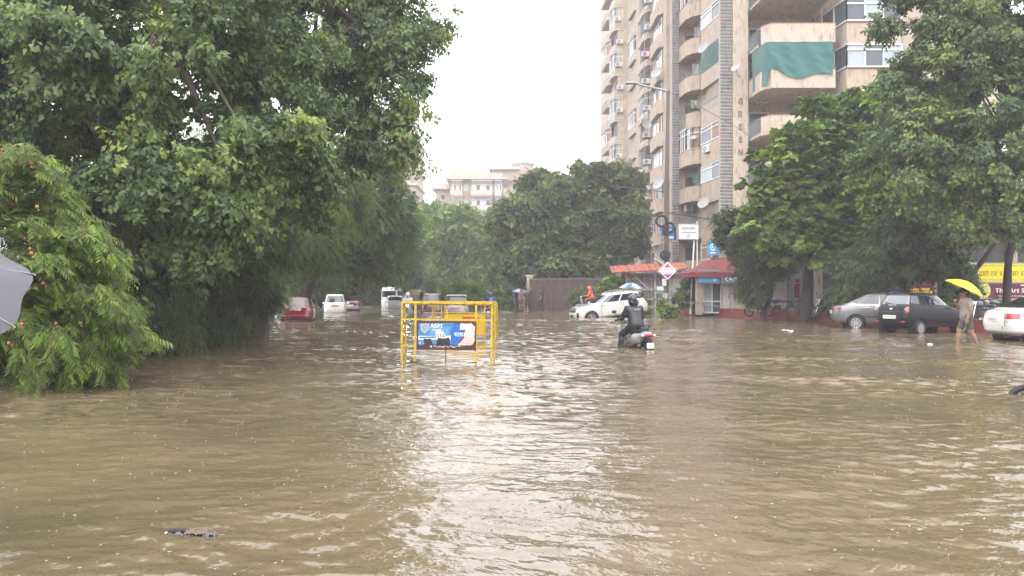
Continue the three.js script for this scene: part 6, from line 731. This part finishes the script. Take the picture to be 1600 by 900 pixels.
// a step-through scooter: x forward, z right; parts sized from the road
function scooter(label, pos, turn, col, o = {}) {
  const t = thing('scooter', label, 'scooter', pos, turn, o.group), P = (n, g, m) => part(n, g, m, t), body = phys(L(...col), 0.3, { clearcoat: 0.8 });
  const blob = (bones) => { const g = bodyMesh(bones.map((b) => ({ ...b, c: [1, 1, 1] })), 0.03, 0.05); g.deleteAttribute('color'); return g; };
  for (const s of [-1, 1]) P('side_panel', blob([B2(V(-0.05, 0.52, s * 0.1), V(-0.45, 0.6, s * 0.13), 0.09, 0.12, 0), B2(V(-0.45, 0.6, s * 0.13), V(-0.78, 0.68, s * 0.09), 0.12, 0.08, 0), B2(V(-0.3, 0.5, s * 0.14), V(-0.62, 0.56, s * 0.14), 0.09, 0.09, 0)]), body);
  P('tail', blob([B2(V(-0.72, 0.7, -0.06), V(-0.86, 0.72, -0.05), 0.09, 0.07, 0), B2(V(-0.72, 0.7, 0.06), V(-0.86, 0.72, 0.05), 0.09, 0.07, 0)]), body);
  P('seat', blob([B2(V(0.02, 0.74, 0), V(-0.66, 0.8, 0), 0.09, 0.1, 0), B2(V(-0.2, 0.75, -0.06), V(-0.62, 0.79, -0.06), 0.08, 0.08, 0), B2(V(-0.2, 0.75, 0.06), V(-0.62, 0.79, 0.06), 0.08, 0.08, 0)]), M.black);
  P('tail_lamp', rbox(0.06, 0.07, 0.24, 0.03, -0.93, 0.7, 0), lampRed); for (const s of [-1, 1]) P('indicator', rbox(0.06, 0.06, 0.09, 0.03, -0.9, 0.69, s * 0.16), lampClear);
  P('grab_rail', tube([V(-0.45, 0.82, 0.14), V(-0.75, 0.93, 0.13), V(-0.88, 0.95, 0), V(-0.75, 0.93, -0.13), V(-0.45, 0.82, -0.14)], 0.016, 24, 6), M.black);
  P('mudguard', rbox(0.16, 0.34, 0.14, 0.04, -0.9, 0.46, 0), M.black); const pl = P('number_plate', rbox(0.012, 0.14, 0.2, 0.004, -1.0, 0.44, 0), M.acWhite); part('plate_face', new THREE.PlaneGeometry(0.19, 0.13).rotateY(-Math.PI / 2).translate(-1.008, 0.44, 0), plateTex('UP16', '#eef0f0'), pl);
  P('floorboard', rbox(0.5, 0.08, 0.34, 0.03, 0.2, 0.32, 0), M.black); P('leg_shield', blob([B2(V(0.42, 0.35, -0.1), V(0.55, 0.85, -0.1), 0.06, 0.07, 0), B2(V(0.42, 0.35, 0.1), V(0.55, 0.85, 0.1), 0.06, 0.07, 0), B2(V(0.45, 0.5, -0.16), V(0.53, 0.8, -0.17), 0.04, 0.05, 0), B2(V(0.45, 0.5, 0.16), V(0.53, 0.8, 0.17), 0.04, 0.05, 0)]), body);
  P('handlebar_cowl', rbox(0.16, 0.14, 0.3, 0.06, 0.5, 1.02, 0), body); P('handlebar', tube([V(0.36, 1.06, -0.34), V(0.45, 1.04, -0.15), V(0.48, 1.03, 0), V(0.45, 1.04, 0.15), V(0.36, 1.06, 0.34)], 0.017, 20), M.black);
  for (const s of [-1, 1]) { P('mirror_stalk', bar(V(0.42, 1.06, s * 0.22), V(0.42, 1.24, s * 0.33), 0.007), M.black); P('mirror', new THREE.SphereGeometry(0.075, 12, 8).scale(0.35, 0.6, 1).translate(0.42, 1.27, s * 0.36), M.black); }
  P('head_lamp', new THREE.SphereGeometry(0.09, 14, 10).scale(0.5, 0.8, 1).translate(0.585, 1.0, 0), o.lampMat ?? lampClear);
  for (const [x, n] of [[0.68, 'front_wheel'], [-0.62, 'rear_wheel']]) { const w = P(n, new THREE.TorusGeometry(0.19, 0.05, 8, 22).translate(x, 0.24, 0), M.rubber); part('rim', new THREE.CylinderGeometry(0.15, 0.15, 0.05, 16).rotateX(Math.PI / 2).translate(x, 0.24, 0), M.greyMetal, w); }
  P('front_fender', new THREE.TorusGeometry(0.27, 0.045, 6, 14, 2.2).rotateZ(0.4).translate(0.68, 0.24, 0).scale(1, 1, 1), body); P('fork', bar(V(0.68, 0.24, 0.08), V(0.5, 0.85, 0.06), 0.022), M.darkMetal); P('exhaust', bar(V(-0.2, 0.24, 0.17), V(-0.78, 0.3, 0.18), 0.045), M.darkMetal); return t;
}
function riderBones(c, o = {}) {
  const j = { pelvis: V(-0.18, 0.93, 0), chest: V(-0.06, 1.26, 0), head: V(0.02, 1.55, 0), arms: [[V(-0.05, 1.38, 0.2), V(0.06, 1.1, 0.29), V(0.32, 1.08, 0.28)], [V(-0.05, 1.38, -0.2), V(0.06, 1.1, -0.29), V(0.32, 1.08, -0.28)]], legs: [[V(-0.15, 0.9, 0.1), V(0.26, 0.82, 0.17), V(0.2, 0.4, 0.16), V(0.33, 0.39, 0.17)], [V(-0.15, 0.9, -0.1), V(0.26, 0.82, -0.17), V(0.2, 0.4, -0.16), V(0.33, 0.39, -0.17)]] };
  if (o.footDown) j.legs[1] = [V(-0.15, 0.9, -0.1), V(0.16, 0.68, -0.26), V(0.08, 0.28, -0.32), V(0.2, 0.24, -0.33)];
  return [j, human(j, { upper: c.jacket, lower: c.trousers, shin: c.trousers, sleeve: c.jacket, fore: c.jacket, foot: HAIR, neck: c.jacket, belly: 0.155, ...c }).map((b) => (b.c === c.jacket ? { ...b, ra: b.ra * 1.16, rb: b.rb * 1.16 } : b.c === c.trousers ? { ...b, ra: b.ra * 1.12, rb: b.rb * 1.12 } : b))];
}
function rider(label, pos, turn, c, o = {}) {
  const [j, bones] = riderBones(c, o), H = j.head.clone().add(V(0, 0.02, 0)), head = headBones(j.head, V(1, 0, 0), { hair: null, skin: c.face }), hb = [B2(H.clone().add(V(-0.03, 0.05, 0)), H.clone().add(V(0.02, 0.04, 0)), 0.128, 0.125, c.helmet, 0.03), B2(H.clone().add(V(-0.05, -0.05, -0.04)), H.clone().add(V(-0.05, -0.05, 0.04)), 0.1, 0.1, c.helmet, 0.03)];
  const hands = [1, -1].map((s, i) => [handBones(j.arms[i][2], V(0.6, -0.1, s * 0.25), V(0, -1, 0), 1.1, c.hand ?? SKIN)]);
  const fine = [[head, 0.011, 0.014], ...(o.small ? [] : hands)]; const t = person(label, pos, turn, bones, fine, { mat: wetMat, cell: o.small ? 0.028 : 0.02, group: o.group });
  const hg = bodyMesh(hb, 0.012, 0.02); if (!c.hood) part('helmet', hg, phys(0xffffff, 0.25, { vertexColors: true, clearcoat: 0.6 }), t); else part('hood', hg, wetMat, t); return [t, j];
}
{ // dark-clad scooter rider in mid-road
  const d = 20.6, pos = [sx(990, d), -0.33, -d - 0.1], turn = frontOf(107);
  scooter('grey scooter ridden away through the flood by the black-jacketed rider', pos, turn, [0.27, 0.27, 0.27]);
  const [t] = rider('scooter rider in black rain jacket and black helmet seen from behind', pos, turn, { jacket: [0.022, 0.023, 0.03], trousers: [0.02, 0.022, 0.03], helmet: [0.02, 0.021, 0.026], belly: 0.17 }, { footDown: true });
  const tab = part('reflective_label', box(0.012, 0.045, 0.17, -0.225, 1.345, 0), M.greyMetal, t); part('helmet_sticker', box(0.02, 0.05, 0.05, -0.135, 1.62, 0.07), M.acWhite, t); tab.userData.label = 'small grey reflective label across the back';
}
{ // oncoming rider with a burning headlamp
  const d = 44.5, pos = [sx(637, d), -0.3, -d], turn = frontOf(-86), glow = new THREE.MeshStandardMaterial({ color: 0xffffff, emissive: L(1, 0.98, 0.9), emissiveIntensity: 3.5 });
  scooter('oncoming scooter with its white headlamp on, left of the barricade', pos, turn, [0.3, 0.3, 0.32], { lampMat: glow, group: 'two-wheelers in the stuck traffic' });
  rider('oncoming rider in pale rain jacket and white helmet behind the bright headlamp', pos, turn, { jacket: [0.4, 0.41, 0.43], trousers: [0.1, 0.1, 0.11], helmet: [0.55, 0.55, 0.56] }, { small: true, group: 'riders in the stuck traffic' });
  const lamp = new THREE.SpotLight(0xfff8ea, 1, 0, 0.5, 0.6, 2); lamp.position.set(pos[0], 0.72, pos[2] + 0.68); lamp.target.position.set(pos[0] + 1, 0, pos[2] + 14); lamp.castShadow = true; lamp.shadow.radius = 4; scene.add(lamp, lamp.target);
}
{
  const ride = (x, d, turn, label, sl, c, sc) => { const pos = [sx(x, d), -0.32, -d]; scooter(sl, pos, frontOf(turn), sc, { group: 'two-wheelers in the stuck traffic' }); rider(label, pos, frontOf(turn), c, { small: true, group: 'riders in the stuck traffic' }); };
  ride(748, 53, -88, 'oncoming rider in white sleeves and red scarf right of the silver car', 'oncoming white-fronted scooter right of the silver car', { jacket: [0.5, 0.5, 0.52], trousers: [0.07, 0.07, 0.08], helmet: [0.32, 0.04, 0.05] }, [0.6, 0.6, 0.6]);
  ride(766, 51.5, 85, 'rider in bright blue shirt at the right end of the barricade', 'dark scooter under the rider in the blue shirt', { jacket: [0.03, 0.11, 0.36], trousers: [0.03, 0.03, 0.05], helmet: [0.12, 0.06, 0.04] }, [0.05, 0.05, 0.06]);
  { const d = 51.5, pos = [sx(921, d), 0.1, -d]; scooter('scooter carrying the orange-clad rider behind the white SUV', pos, frontOf(170), [0.3, 0.3, 0.3]); rider('rider in hooded orange raincoat beyond the bonnet of the white SUV', pos, frontOf(170), { jacket: [0.62, 0.12, 0.04], trousers: [0.2, 0.06, 0.05], helmet: [0.62, 0.12, 0.04], hood: true }, { small: true }); }
  const stand = (label, x, d, y, turn, up, low, o = {}) => { const j = { pelvis: V(0, 0.93, 0), chest: V(0.01, 1.28, 0), head: V(0.03, 1.57, 0), arms: [[V(0, 1.39, 0.19), V(0.02, 1.12, 0.24), o.raise ? V(0.25, 1.36, 0.16) : V(0.08, 0.88, 0.22)], [V(0, 1.39, -0.19), o.wave ? V(0.05, 1.6, -0.3) : V(0.0, 1.12, -0.24), o.wave ? V(0.08, 1.88, -0.26) : V(0.06, 0.88, -0.22)]], legs: [[V(0, 0.9, 0.09), V(0.05, 0.5, 0.1), V(0.06, 0.1, 0.1), V(0.19, 0.05, 0.1)], [V(0, 0.9, -0.09), V(0, 0.5, -0.1), V(-0.12, 0.1, -0.1), V(0.02, 0.05, -0.1)]] }; return person(label, [sx(x, d), y, -d], frontOf(turn), human(j, { upper: up, lower: low, shin: o.shin ?? low, sleeve: up, fore: o.fore ?? SKIN, foot: HAIR }), [[headBones(j.head, V(1, 0, 0), {}), 0.012, 0.014], ...(o.hands ? [[handBones(j.arms[0][2], V(0.2, 1, 0), V(-1, 0, 0), 0.9)], [handBones(j.arms[1][2], V(0.1, -1, 0), V(0, 0, 1), 0.4)]] : [])], { cell: 0.028, group: o.group }); };
  const G = 'pedestrians by the far right wall';
  stand('pedestrian in dark clothes under the small umbrella, leftmost by the far wall', 806, 58.5, 0, -60, [0.05, 0.05, 0.06], [0.06, 0.06, 0.08], { group: G, raise: true });
  stand('bare-legged pedestrian beside the small umbrella', 815, 57.6, 0, -120, [0.16, 0.1, 0.09], [0.1, 0.06, 0.05], { shin: SKIN, group: G });
  stand('pedestrian in black with one arm raised by the far wall', 824, 56.9, -0.02, -100, [0.035, 0.037, 0.045], [0.03, 0.03, 0.035], { wave: true, group: G });
  stand('pedestrian in dark grey against the brown boundary wall', 846, 57.0, 0.02, 170, [0.05, 0.05, 0.06], [0.04, 0.04, 0.045], { group: G });
  umbrella('small blue-grey umbrella held by the pedestrians at the far wall', [sx(811, 58.2), 0.95, -58.2], V(0.05, 1, 0.1), 0.55, 0.75, [std(L(0.3, 0.36, 0.45), 0.6, { side: THREE.DoubleSide }), std(L(0.12, 0.16, 0.24), 0.6, { side: THREE.DoubleSide })]);
  umbrella('red and blue umbrella above the roof of the silver car', [sx(702, 55), 0.75, -55], V(0.35, 1, 0.3), 0.55, 0.95, [std(L(0.45, 0.1, 0.1), 0.6, { side: THREE.DoubleSide }), std(L(0.1, 0.09, 0.28), 0.6, { side: THREE.DoubleSide }), std(L(0.5, 0.25, 0.1), 0.6, { side: THREE.DoubleSide })], 0.3, 0.85);
  stand('pedestrian under the red and blue umbrella, hidden behind the silver car', 701.5, 55.2, -0.35, 60, [0.1, 0.05, 0.06], [0.05, 0.05, 0.06], { raise: true });
  umbrella('grey umbrella cut by the left edge of the view, close to the camera', [-3.29, 1.11, -4.4], V(0.1, 0.8, 0.62), 0.6, 0.64, [std(L(0.08, 0.08, 0.092), 0.5, { side: THREE.DoubleSide })], 0.12, 0.72);
  stand('person under the grey umbrella just outside the left edge', 800 - 3.78 / 4.5 * FOCAL, 4.5, -0.3, 60, [0.1, 0.1, 0.12], [0.05, 0.05, 0.06], { raise: true, hands: true });
  // garden umbrella by the gate
  umbrella('blue and white parasol in front of the barred gate', [sx(986, 50.5), 1.0, -50.5], V(0, 1, 0.08), 0.8, 1.05, [std(L(0.08, 0.16, 0.42), 0.6, { side: THREE.DoubleSide }), std(L(0.4, 0.48, 0.56), 0.6, { side: THREE.DoubleSide })], 0, 1.0);
}
// parked two-wheelers behind the kerb and one at the right edge
function motorbike(label, x, d, turn, col, y = 0.12) { const t = thing('motorcycle', label, 'motorcycle', [x, y, -d], frontOf(turn), 'two-wheelers parked behind the red kerb'), P = (n, g, m) => part(n, g, m, t), b = phys(L(...col), 0.3, { clearcoat: 0.7 }); for (const [wx, n] of [[0.66, 'front_wheel'], [-0.64, 'rear_wheel']]) { const w = P(n, new THREE.TorusGeometry(0.27, 0.045, 8, 24).translate(wx, 0.31, 0), M.rubber), sp = []; for (let k = 0; k < 6; k++) sp.push(box(0.5, 0.03, 0.02).rotateZ(k * Math.PI / 6).translate(wx, 0.31, 0)); part('spokes', sp, M.greyMetal, w); } P('tank', new THREE.SphereGeometry(0.2, 14, 10).scale(1.3, 0.75, 0.75).translate(0.15, 0.86, 0), b); P('seat', rbox(0.72, 0.1, 0.26, 0.05, -0.4, 0.83, 0), M.black); P('engine', rbox(0.36, 0.34, 0.26, 0.06, 0.05, 0.46, 0), M.darkMetal); P('fork', [bar(V(0.66, 0.31, 0.07), V(0.42, 1.0, 0.07), 0.022), bar(V(0.66, 0.31, -0.07), V(0.42, 1.0, -0.07), 0.022)], M.chrome); P('handlebar', tube([V(0.25, 1.08, -0.36), V(0.4, 1.04, -0.12), V(0.4, 1.04, 0.12), V(0.25, 1.08, 0.36)], 0.014, 14), M.black); P('head_lamp', new THREE.SphereGeometry(0.1, 12, 8).translate(0.52, 0.92, 0), lampClear); P('tail', rbox(0.34, 0.12, 0.2, 0.05, -0.78, 0.8, 0), b); P('frame', [bar(V(0.4, 0.9, 0), V(-0.1, 0.4, 0), 0.025), bar(V(-0.1, 0.4, 0), V(-0.64, 0.31, 0.09), 0.025), bar(V(-0.6, 0.76, 0.1), V(-0.64, 0.31, 0.1), 0.02)], M.darkMetal); P('exhaust', bar(V(0, 0.3, 0.14), V(-0.8, 0.38, 0.16), 0.04), M.chrome); P('mirror', [-1, 1].map((s) => new THREE.SphereGeometry(0.06, 8, 6).scale(0.4, 0.7, 1).translate(0.3, 1.27, s * 0.3)), M.black); for (const s of [-1, 1]) P('mirror_stalk', bar(V(0.32, 1.07, s * 0.24), V(0.3, 1.26, s * 0.3), 0.007), M.black); P('stand', bar(V(0, 0.3, -0.1), V(-0.05, 0, -0.24), 0.014), M.darkMetal); return t; }
motorbike('red motorcycle parked beside the rear of the grey sedan', sx(1290, 38.6), 38.6, 200, [0.22, 0.02, 0.025]);
motorbike('dark motorcycle parked left of the forked trunk', sx(1186, 41.6), 41.6, 20, [0.04, 0.04, 0.05]);
motorbike('motorcycle with a blue tank parked behind the forked trunk', sx(1216, 42), 42, 150, [0.05, 0.06, 0.15]);
motorbike('motorcycle parked behind the man with the umbrella', sx(1532, 30), 30, 210, [0.06, 0.07, 0.1]);
motorbike('motorcycle parked under the maroon shop board', sx(1558, 33), 33, 190, [0.05, 0.05, 0.05]);
{ const t = motorbike('black motorcycle whose front shows at the right edge in the water', 8.0, 11.0, 176, [0.02, 0.02, 0.03], -0.45); delete t.userData.group; }
{ // bicycle against the trunk
  const t = thing('bicycle', 'old bicycle standing between the two kerb trees', 'bicycle', [sx(1255, 38.8), 0.12, -38.8], 0.15); for (const x of [-0.52, 0.52]) { const w = part('wheel', new THREE.TorusGeometry(0.32, 0.02, 6, 26).translate(x, 0.34, 0), M.rubber, t), sp = []; for (let k = 0; k < 8; k++) sp.push(box(0.62, 0.006, 0.006).rotateZ(k * Math.PI / 8).translate(x, 0.34, 0)); part('spokes', sp, M.greyMetal, w); } part('frame', [bar(V(-0.52, 0.34, 0), V(-0.1, 0.32, 0), 0.014), bar(V(-0.1, 0.32, 0), V(-0.22, 0.84, 0), 0.016), bar(V(-0.2, 0.8, 0), V(0.38, 0.84, 0), 0.016), bar(V(-0.1, 0.32, 0), V(0.38, 0.84, 0), 0.016), bar(V(0.35, 0.95, 0), V(0.52, 0.34, 0), 0.014), bar(V(-0.52, 0.34, 0), V(-0.2, 0.78, 0), 0.01)], M.darkMetal, t); part('saddle', rbox(0.25, 0.06, 0.14, 0.03, -0.23, 0.9, 0), M.black, t); part('handlebar', tube([V(0.22, 1.0, -0.25), V(0.36, 1.0, -0.1), V(0.36, 1.0, 0.1), V(0.22, 1.0, 0.25)], 0.012, 12), M.chrome, t); part('pedals', [box(0.1, 0.02, 0.08, -0.02, 0.2, 0.12), box(0.1, 0.02, 0.08, -0.18, 0.44, -0.12), bar(V(-0.02, 0.2, 0.1), V(-0.18, 0.44, -0.1), 0.01)], M.darkMetal, t); }
// ---------------------------------------------------------------- barricades, debris
function barricade(label, pos, turn, w, h, o) {
  const t = thing('barricade', label, 'barricade', pos, turn, 'yellow barricades in the road'), b = 0.042, P = (n, g, m = M.barYellow) => part(n, metric(g), m, t), y0 = -0.3;
  const posts = [-w / 2, -w / 2 + 0.28, w / 2 - 0.33, w / 2]; for (const x of posts) P('post', sbar(V(x, y0, 0), V(x, h, 0), b));
  P('top_rail', sbar(V(-w / 2 - 0.02, h + 0.03, 0.002), V(w / 2 + 0.02, h + 0.03, 0.002), b * 1.3)); P('middle_rail', sbar(V(-w / 2, h * 0.735, 0.003), V(w / 2, h * 0.735, 0.003), b * 0.75)); P('lower_rail', sbar(V(-w / 2, h * 0.28, 0.003), V(posts[1], h * 0.28, 0.003), b * 0.6)); P('lower_rail', sbar(V(posts[2], h * 0.28, 0.003), V(w / 2, h * 0.28, 0.003), b * 0.6));
  P('upright', sbar(V(0.0, h * 0.74, 0.0), V(0.0, h, 0.0), b * 0.7)); P('strut', sbar(V(-0.02, y0, -0.02), V(-0.02, h * 0.4, -0.02), 0.022), M.rustMetal);
  // rear frame, leaning back, tied at the ends
  for (const x of [posts[0], posts[3]]) { P('rear_post', sbar(V(x + 0.045, y0, -0.34), V(x + 0.045, h, -0.07), b * 0.8)); P('tie', sbar(V(x + 0.04, h * 0.55, -0.24), V(x, h * 0.55, -0.01), b * 0.5)); } P('rear_rail', sbar(V(posts[0] + 0.045, h - 0.005, -0.075), V(posts[3] + 0.045, h - 0.005, -0.075), b));
  for (const x of [posts[1], posts[2]]) P('foot', rbox(0.16, 0.03, 0.1, 0.012, x - 0.02, 0.012, 0.05), M.rubber);
  const [px0, px1, py0, py1] = o.panel; const pn = P('panel', box(px1 - px0, py1 - py0, 0.02, (px0 + px1) / 2, (py0 + py1) / 2, 0.035), o.panelMat); if (o.face) { part('poster', new THREE.PlaneGeometry(px1 - px0 - 0.02, py1 - py0 - 0.02).translate((px0 + px1) / 2, (py0 + py1) / 2, 0.048), o.face, pn); } return t;
}
const poster = std(0xffffff, 0.6, { map: canvasTexture(640, 320, (c, w, h) => {
  const r = seeded(31); c.fillStyle = '#4a2c28'; c.fillRect(0, 0, w, h); for (let i = 0; i < 600; i++) { c.fillStyle = ['#3a2424', '#5d3a30', '#2c2226'][i % 3]; c.fillRect(r() * w, r() * h, 4 + r() * 22, 2 + r() * 9); }
  const torn = (col, pts) => { c.fillStyle = col; c.beginPath(); pts.forEach(([x, y], i) => { const n = pts[(i + 1) % pts.length]; for (let k = 0; k < 6; k++) c.lineTo(x + (n[0] - x) * k / 6 + (r() - 0.5) * 9, y + (n[1] - y) * k / 6 + (r() - 0.5) * 9); }); c.fill(); };
  torn('#3f7fb0', [[14, 26], [400, 18], [396, 200], [366, 262], [250, 244], [215, 270], [120, 235], [60, 270], [10, 262]]); torn('#5b93bd', [[130, 70], [360, 62], [350, 150], [140, 160]]); torn('#d9d7d3', [[12, 168], [380, 160], [372, 206], [14, 212]]); torn('#3f7fb0', [[22, 176], [210, 172], [205, 192], [24, 196]]);
  c.fillStyle = '#e7ebee'; c.font = 'bold 62px sans-serif'; c.fillText('ASPI', 142, 74, 190); c.font = 'bold 20px sans-serif'; c.fillText('INSTITUTE', 160, 104); c.strokeStyle = '#b9c2c6'; c.fillStyle = '#8f9aa0'; c.lineWidth = 7; c.beginPath(); c.moveTo(40, 34); c.lineTo(124, 30); c.lineTo(118, 96); c.lineTo(80, 134); c.lineTo(44, 98); c.closePath(); c.fill(); c.stroke();
  torn('#e8e6e2', [[196, 120], [256, 84], [300, 150], [322, 186], [210, 196]]); c.fillStyle = '#2c2c34'; c.font = 'bold 52px sans-serif'; c.fillText('STA', 214, 182); c.fillStyle = '#a5cbe2'; c.font = 'bold 46px sans-serif'; c.fillText('E  ALC', 18, 264);
  torn('#2b2a30', [[70, 200], [150, 196], [168, 286], [78, 296]]); torn('#26262c', [[226, 190], [352, 188], [360, 280], [206, 282]]);
  torn('#2a62b4', [[398, 22], [470, 26], [520, 120], [470, 220], [430, 272], [372, 262], [366, 130]]); torn('#cdbdb6', [[520, 60], [596, 22], [632, 60], [626, 232], [596, 268], [440, 270], [520, 180]]); torn('#e6e2de', [[470, 22], [600, 20], [600, 60], [540, 92], [468, 90]]); c.strokeStyle = '#eef0f2'; hindi(c, [['pa', 'ra', 'aa', 'pa', 'ta'], ['ka', 'ra']], 410, 130, 5.2); c.lineWidth = 4; c.strokeStyle = '#9a8f8c'; for (let i = 0; i < 4; i++) { c.beginPath(); c.moveTo(470, 196 + i * 18); c.lineTo(600, 190 + i * 19); c.stroke(); }
  c.fillStyle = '#d8d6d2'; for (let i = 0; i < 26; i++) { const x = 130 + i * 14; c.save(); c.translate(x, 272 + r() * 18); c.rotate(-0.6 + r()); c.fillRect(0, 0, 4 + r() * 12, 5 + r() * 14); c.restore(); }
}) });
{
  const d = 16.2, b = barricade('nearest yellow barricade with a torn blue poster on a rusty panel', [sx(697.5, d), 0, -d], -0.02, 1.88, 1.23, { panel: [-0.62, 0.62, 0.27, 0.88], panelMat: M.rustMetal, face: poster }); b.rotation.z = -0.012;
  const d2 = 23.9; barricade('second yellow barricade behind, with a plain yellow board', [sx(725, d2), -0.03, -d2], -0.06, 1.95, 1.17, { panel: [-0.62, 0.62, 0.17, 0.82], panelMat: M.barYellow, face: std(0xffffff, 0.5, { map: canvasTexture(256, 128, (c, w, h) => { c.fillStyle = '#d2a613'; c.fillRect(0, 0, w, h); c.fillStyle = '#b3501f'; c.fillRect(118, 14, 112, 13); const r = seeded(4); for (let i = 0; i < 50; i++) { c.fillStyle = '#b98e10'; c.fillRect(r() * w, r() * h, 3 + r() * 10, 2); } }) }) });
}
{ // floating rubbish
  const d = 4.77, x = sx(294, d), t = thing('floating_carton', 'crumpled silver and brown packet floating at the lower left', 'litter', [x, -0.006, -d], 0.1), film = phys(L(0.07, 0.075, 0.09), 0.3, { clearcoat: 0.8, side: THREE.DoubleSide }), crumple = (w, l, sgn, mat, y, z, seed) => { const g = new THREE.PlaneGeometry(l, w, 14, 8).rotateX(-Math.PI / 2), p = g.attributes.position; for (let i = 0; i < p.count; i++) { const a = noise2(p.getX(i) * 26 + seed, p.getZ(i) * 26), b = noise2(p.getX(i) * 70 + seed, p.getZ(i) * 60); p.setY(i, y + 0.018 * a + 0.009 * b + 0.012 * Math.cos(p.getZ(i) / w * 3)); } g.computeVertexNormals(); return part('sheet', g.translate(sgn, 0, z), mat, t); };
  crumple(0.1, 0.19, -0.05, film, 0.012, 0, 2); crumple(0.09, 0.16, 0.06, phys(L(0.16, 0.1, 0.075), 0.5, { side: THREE.DoubleSide }), 0.018, -0.01, 7); crumple(0.06, 0.09, 0.16, film, 0.004, 0.01, 12); part('end_flap', rbox(0.012, 0.05, 0.07, 0.004, -0.145, 0.012, 0.01), M.acWhite, t); part('fold', rbox(0.13, 0.008, 0.06, 0.003, -0.085, 0.034, -0.025), M.black, t); t.scale.setScalar(0.85);
}
const litter = (label, px, py, s, col, seed) => { const d = FOCAL * EYE / (py - HORIZON), t = thing('floating_litter', label, 'litter', [sx(px, d), waterHeight(sx(px, d), d), -d], seed, 'scraps floating on the water'), g = new THREE.IcosahedronGeometry(s, 2), p = g.attributes.position; for (let i = 0; i < p.count; i++) { const k = 1 + 0.4 * noise3(p.getX(i) * 3 / s + seed, p.getY(i) * 3 / s, p.getZ(i) * 3 / s); p.setXYZ(i, p.getX(i) * k, p.getY(i) * k * 0.35, p.getZ(i) * k); } g.computeVertexNormals(); part('scrap', g, std(L(...col), 0.5), t); part('loose_end', new THREE.ConeGeometry(s * 0.4, s * 0.9, 5).rotateZ(1.2).translate(s * 0.9, s * 0.12, 0), std(L(...col), 0.5), t); };
litter('white scrap floating in front of the black hatchback', 1453, 539, 0.07, [0.6, 0.6, 0.6], 1); litter('pale scrap floating near the red kerb', 1228, 517, 0.12, [0.55, 0.54, 0.5], 2); litter('second pale scrap beside the one near the kerb', 1236, 518, 0.09, [0.6, 0.6, 0.58], 3); litter('orange-brown scrap at the foot of the lamp-pole shrub', 1030, 501, 0.16, [0.4, 0.25, 0.14], 4);
{ const d = 45.5, t = thing('fallen_plank', 'white painted board floating against the red kerb before the kiosk', 'board', [sx(1178, d), 0.03, -d + 1.2], -0.25); part('board', rbox(1.9, 0.06, 0.35, 0.01), M.whiteMetal, t); part('batten', rbox(1.2, 0.05, 0.12, 0.01, -0.5, 0.05, 0.1), M.greyMetal, t); }
renderer.render(scene, camera);
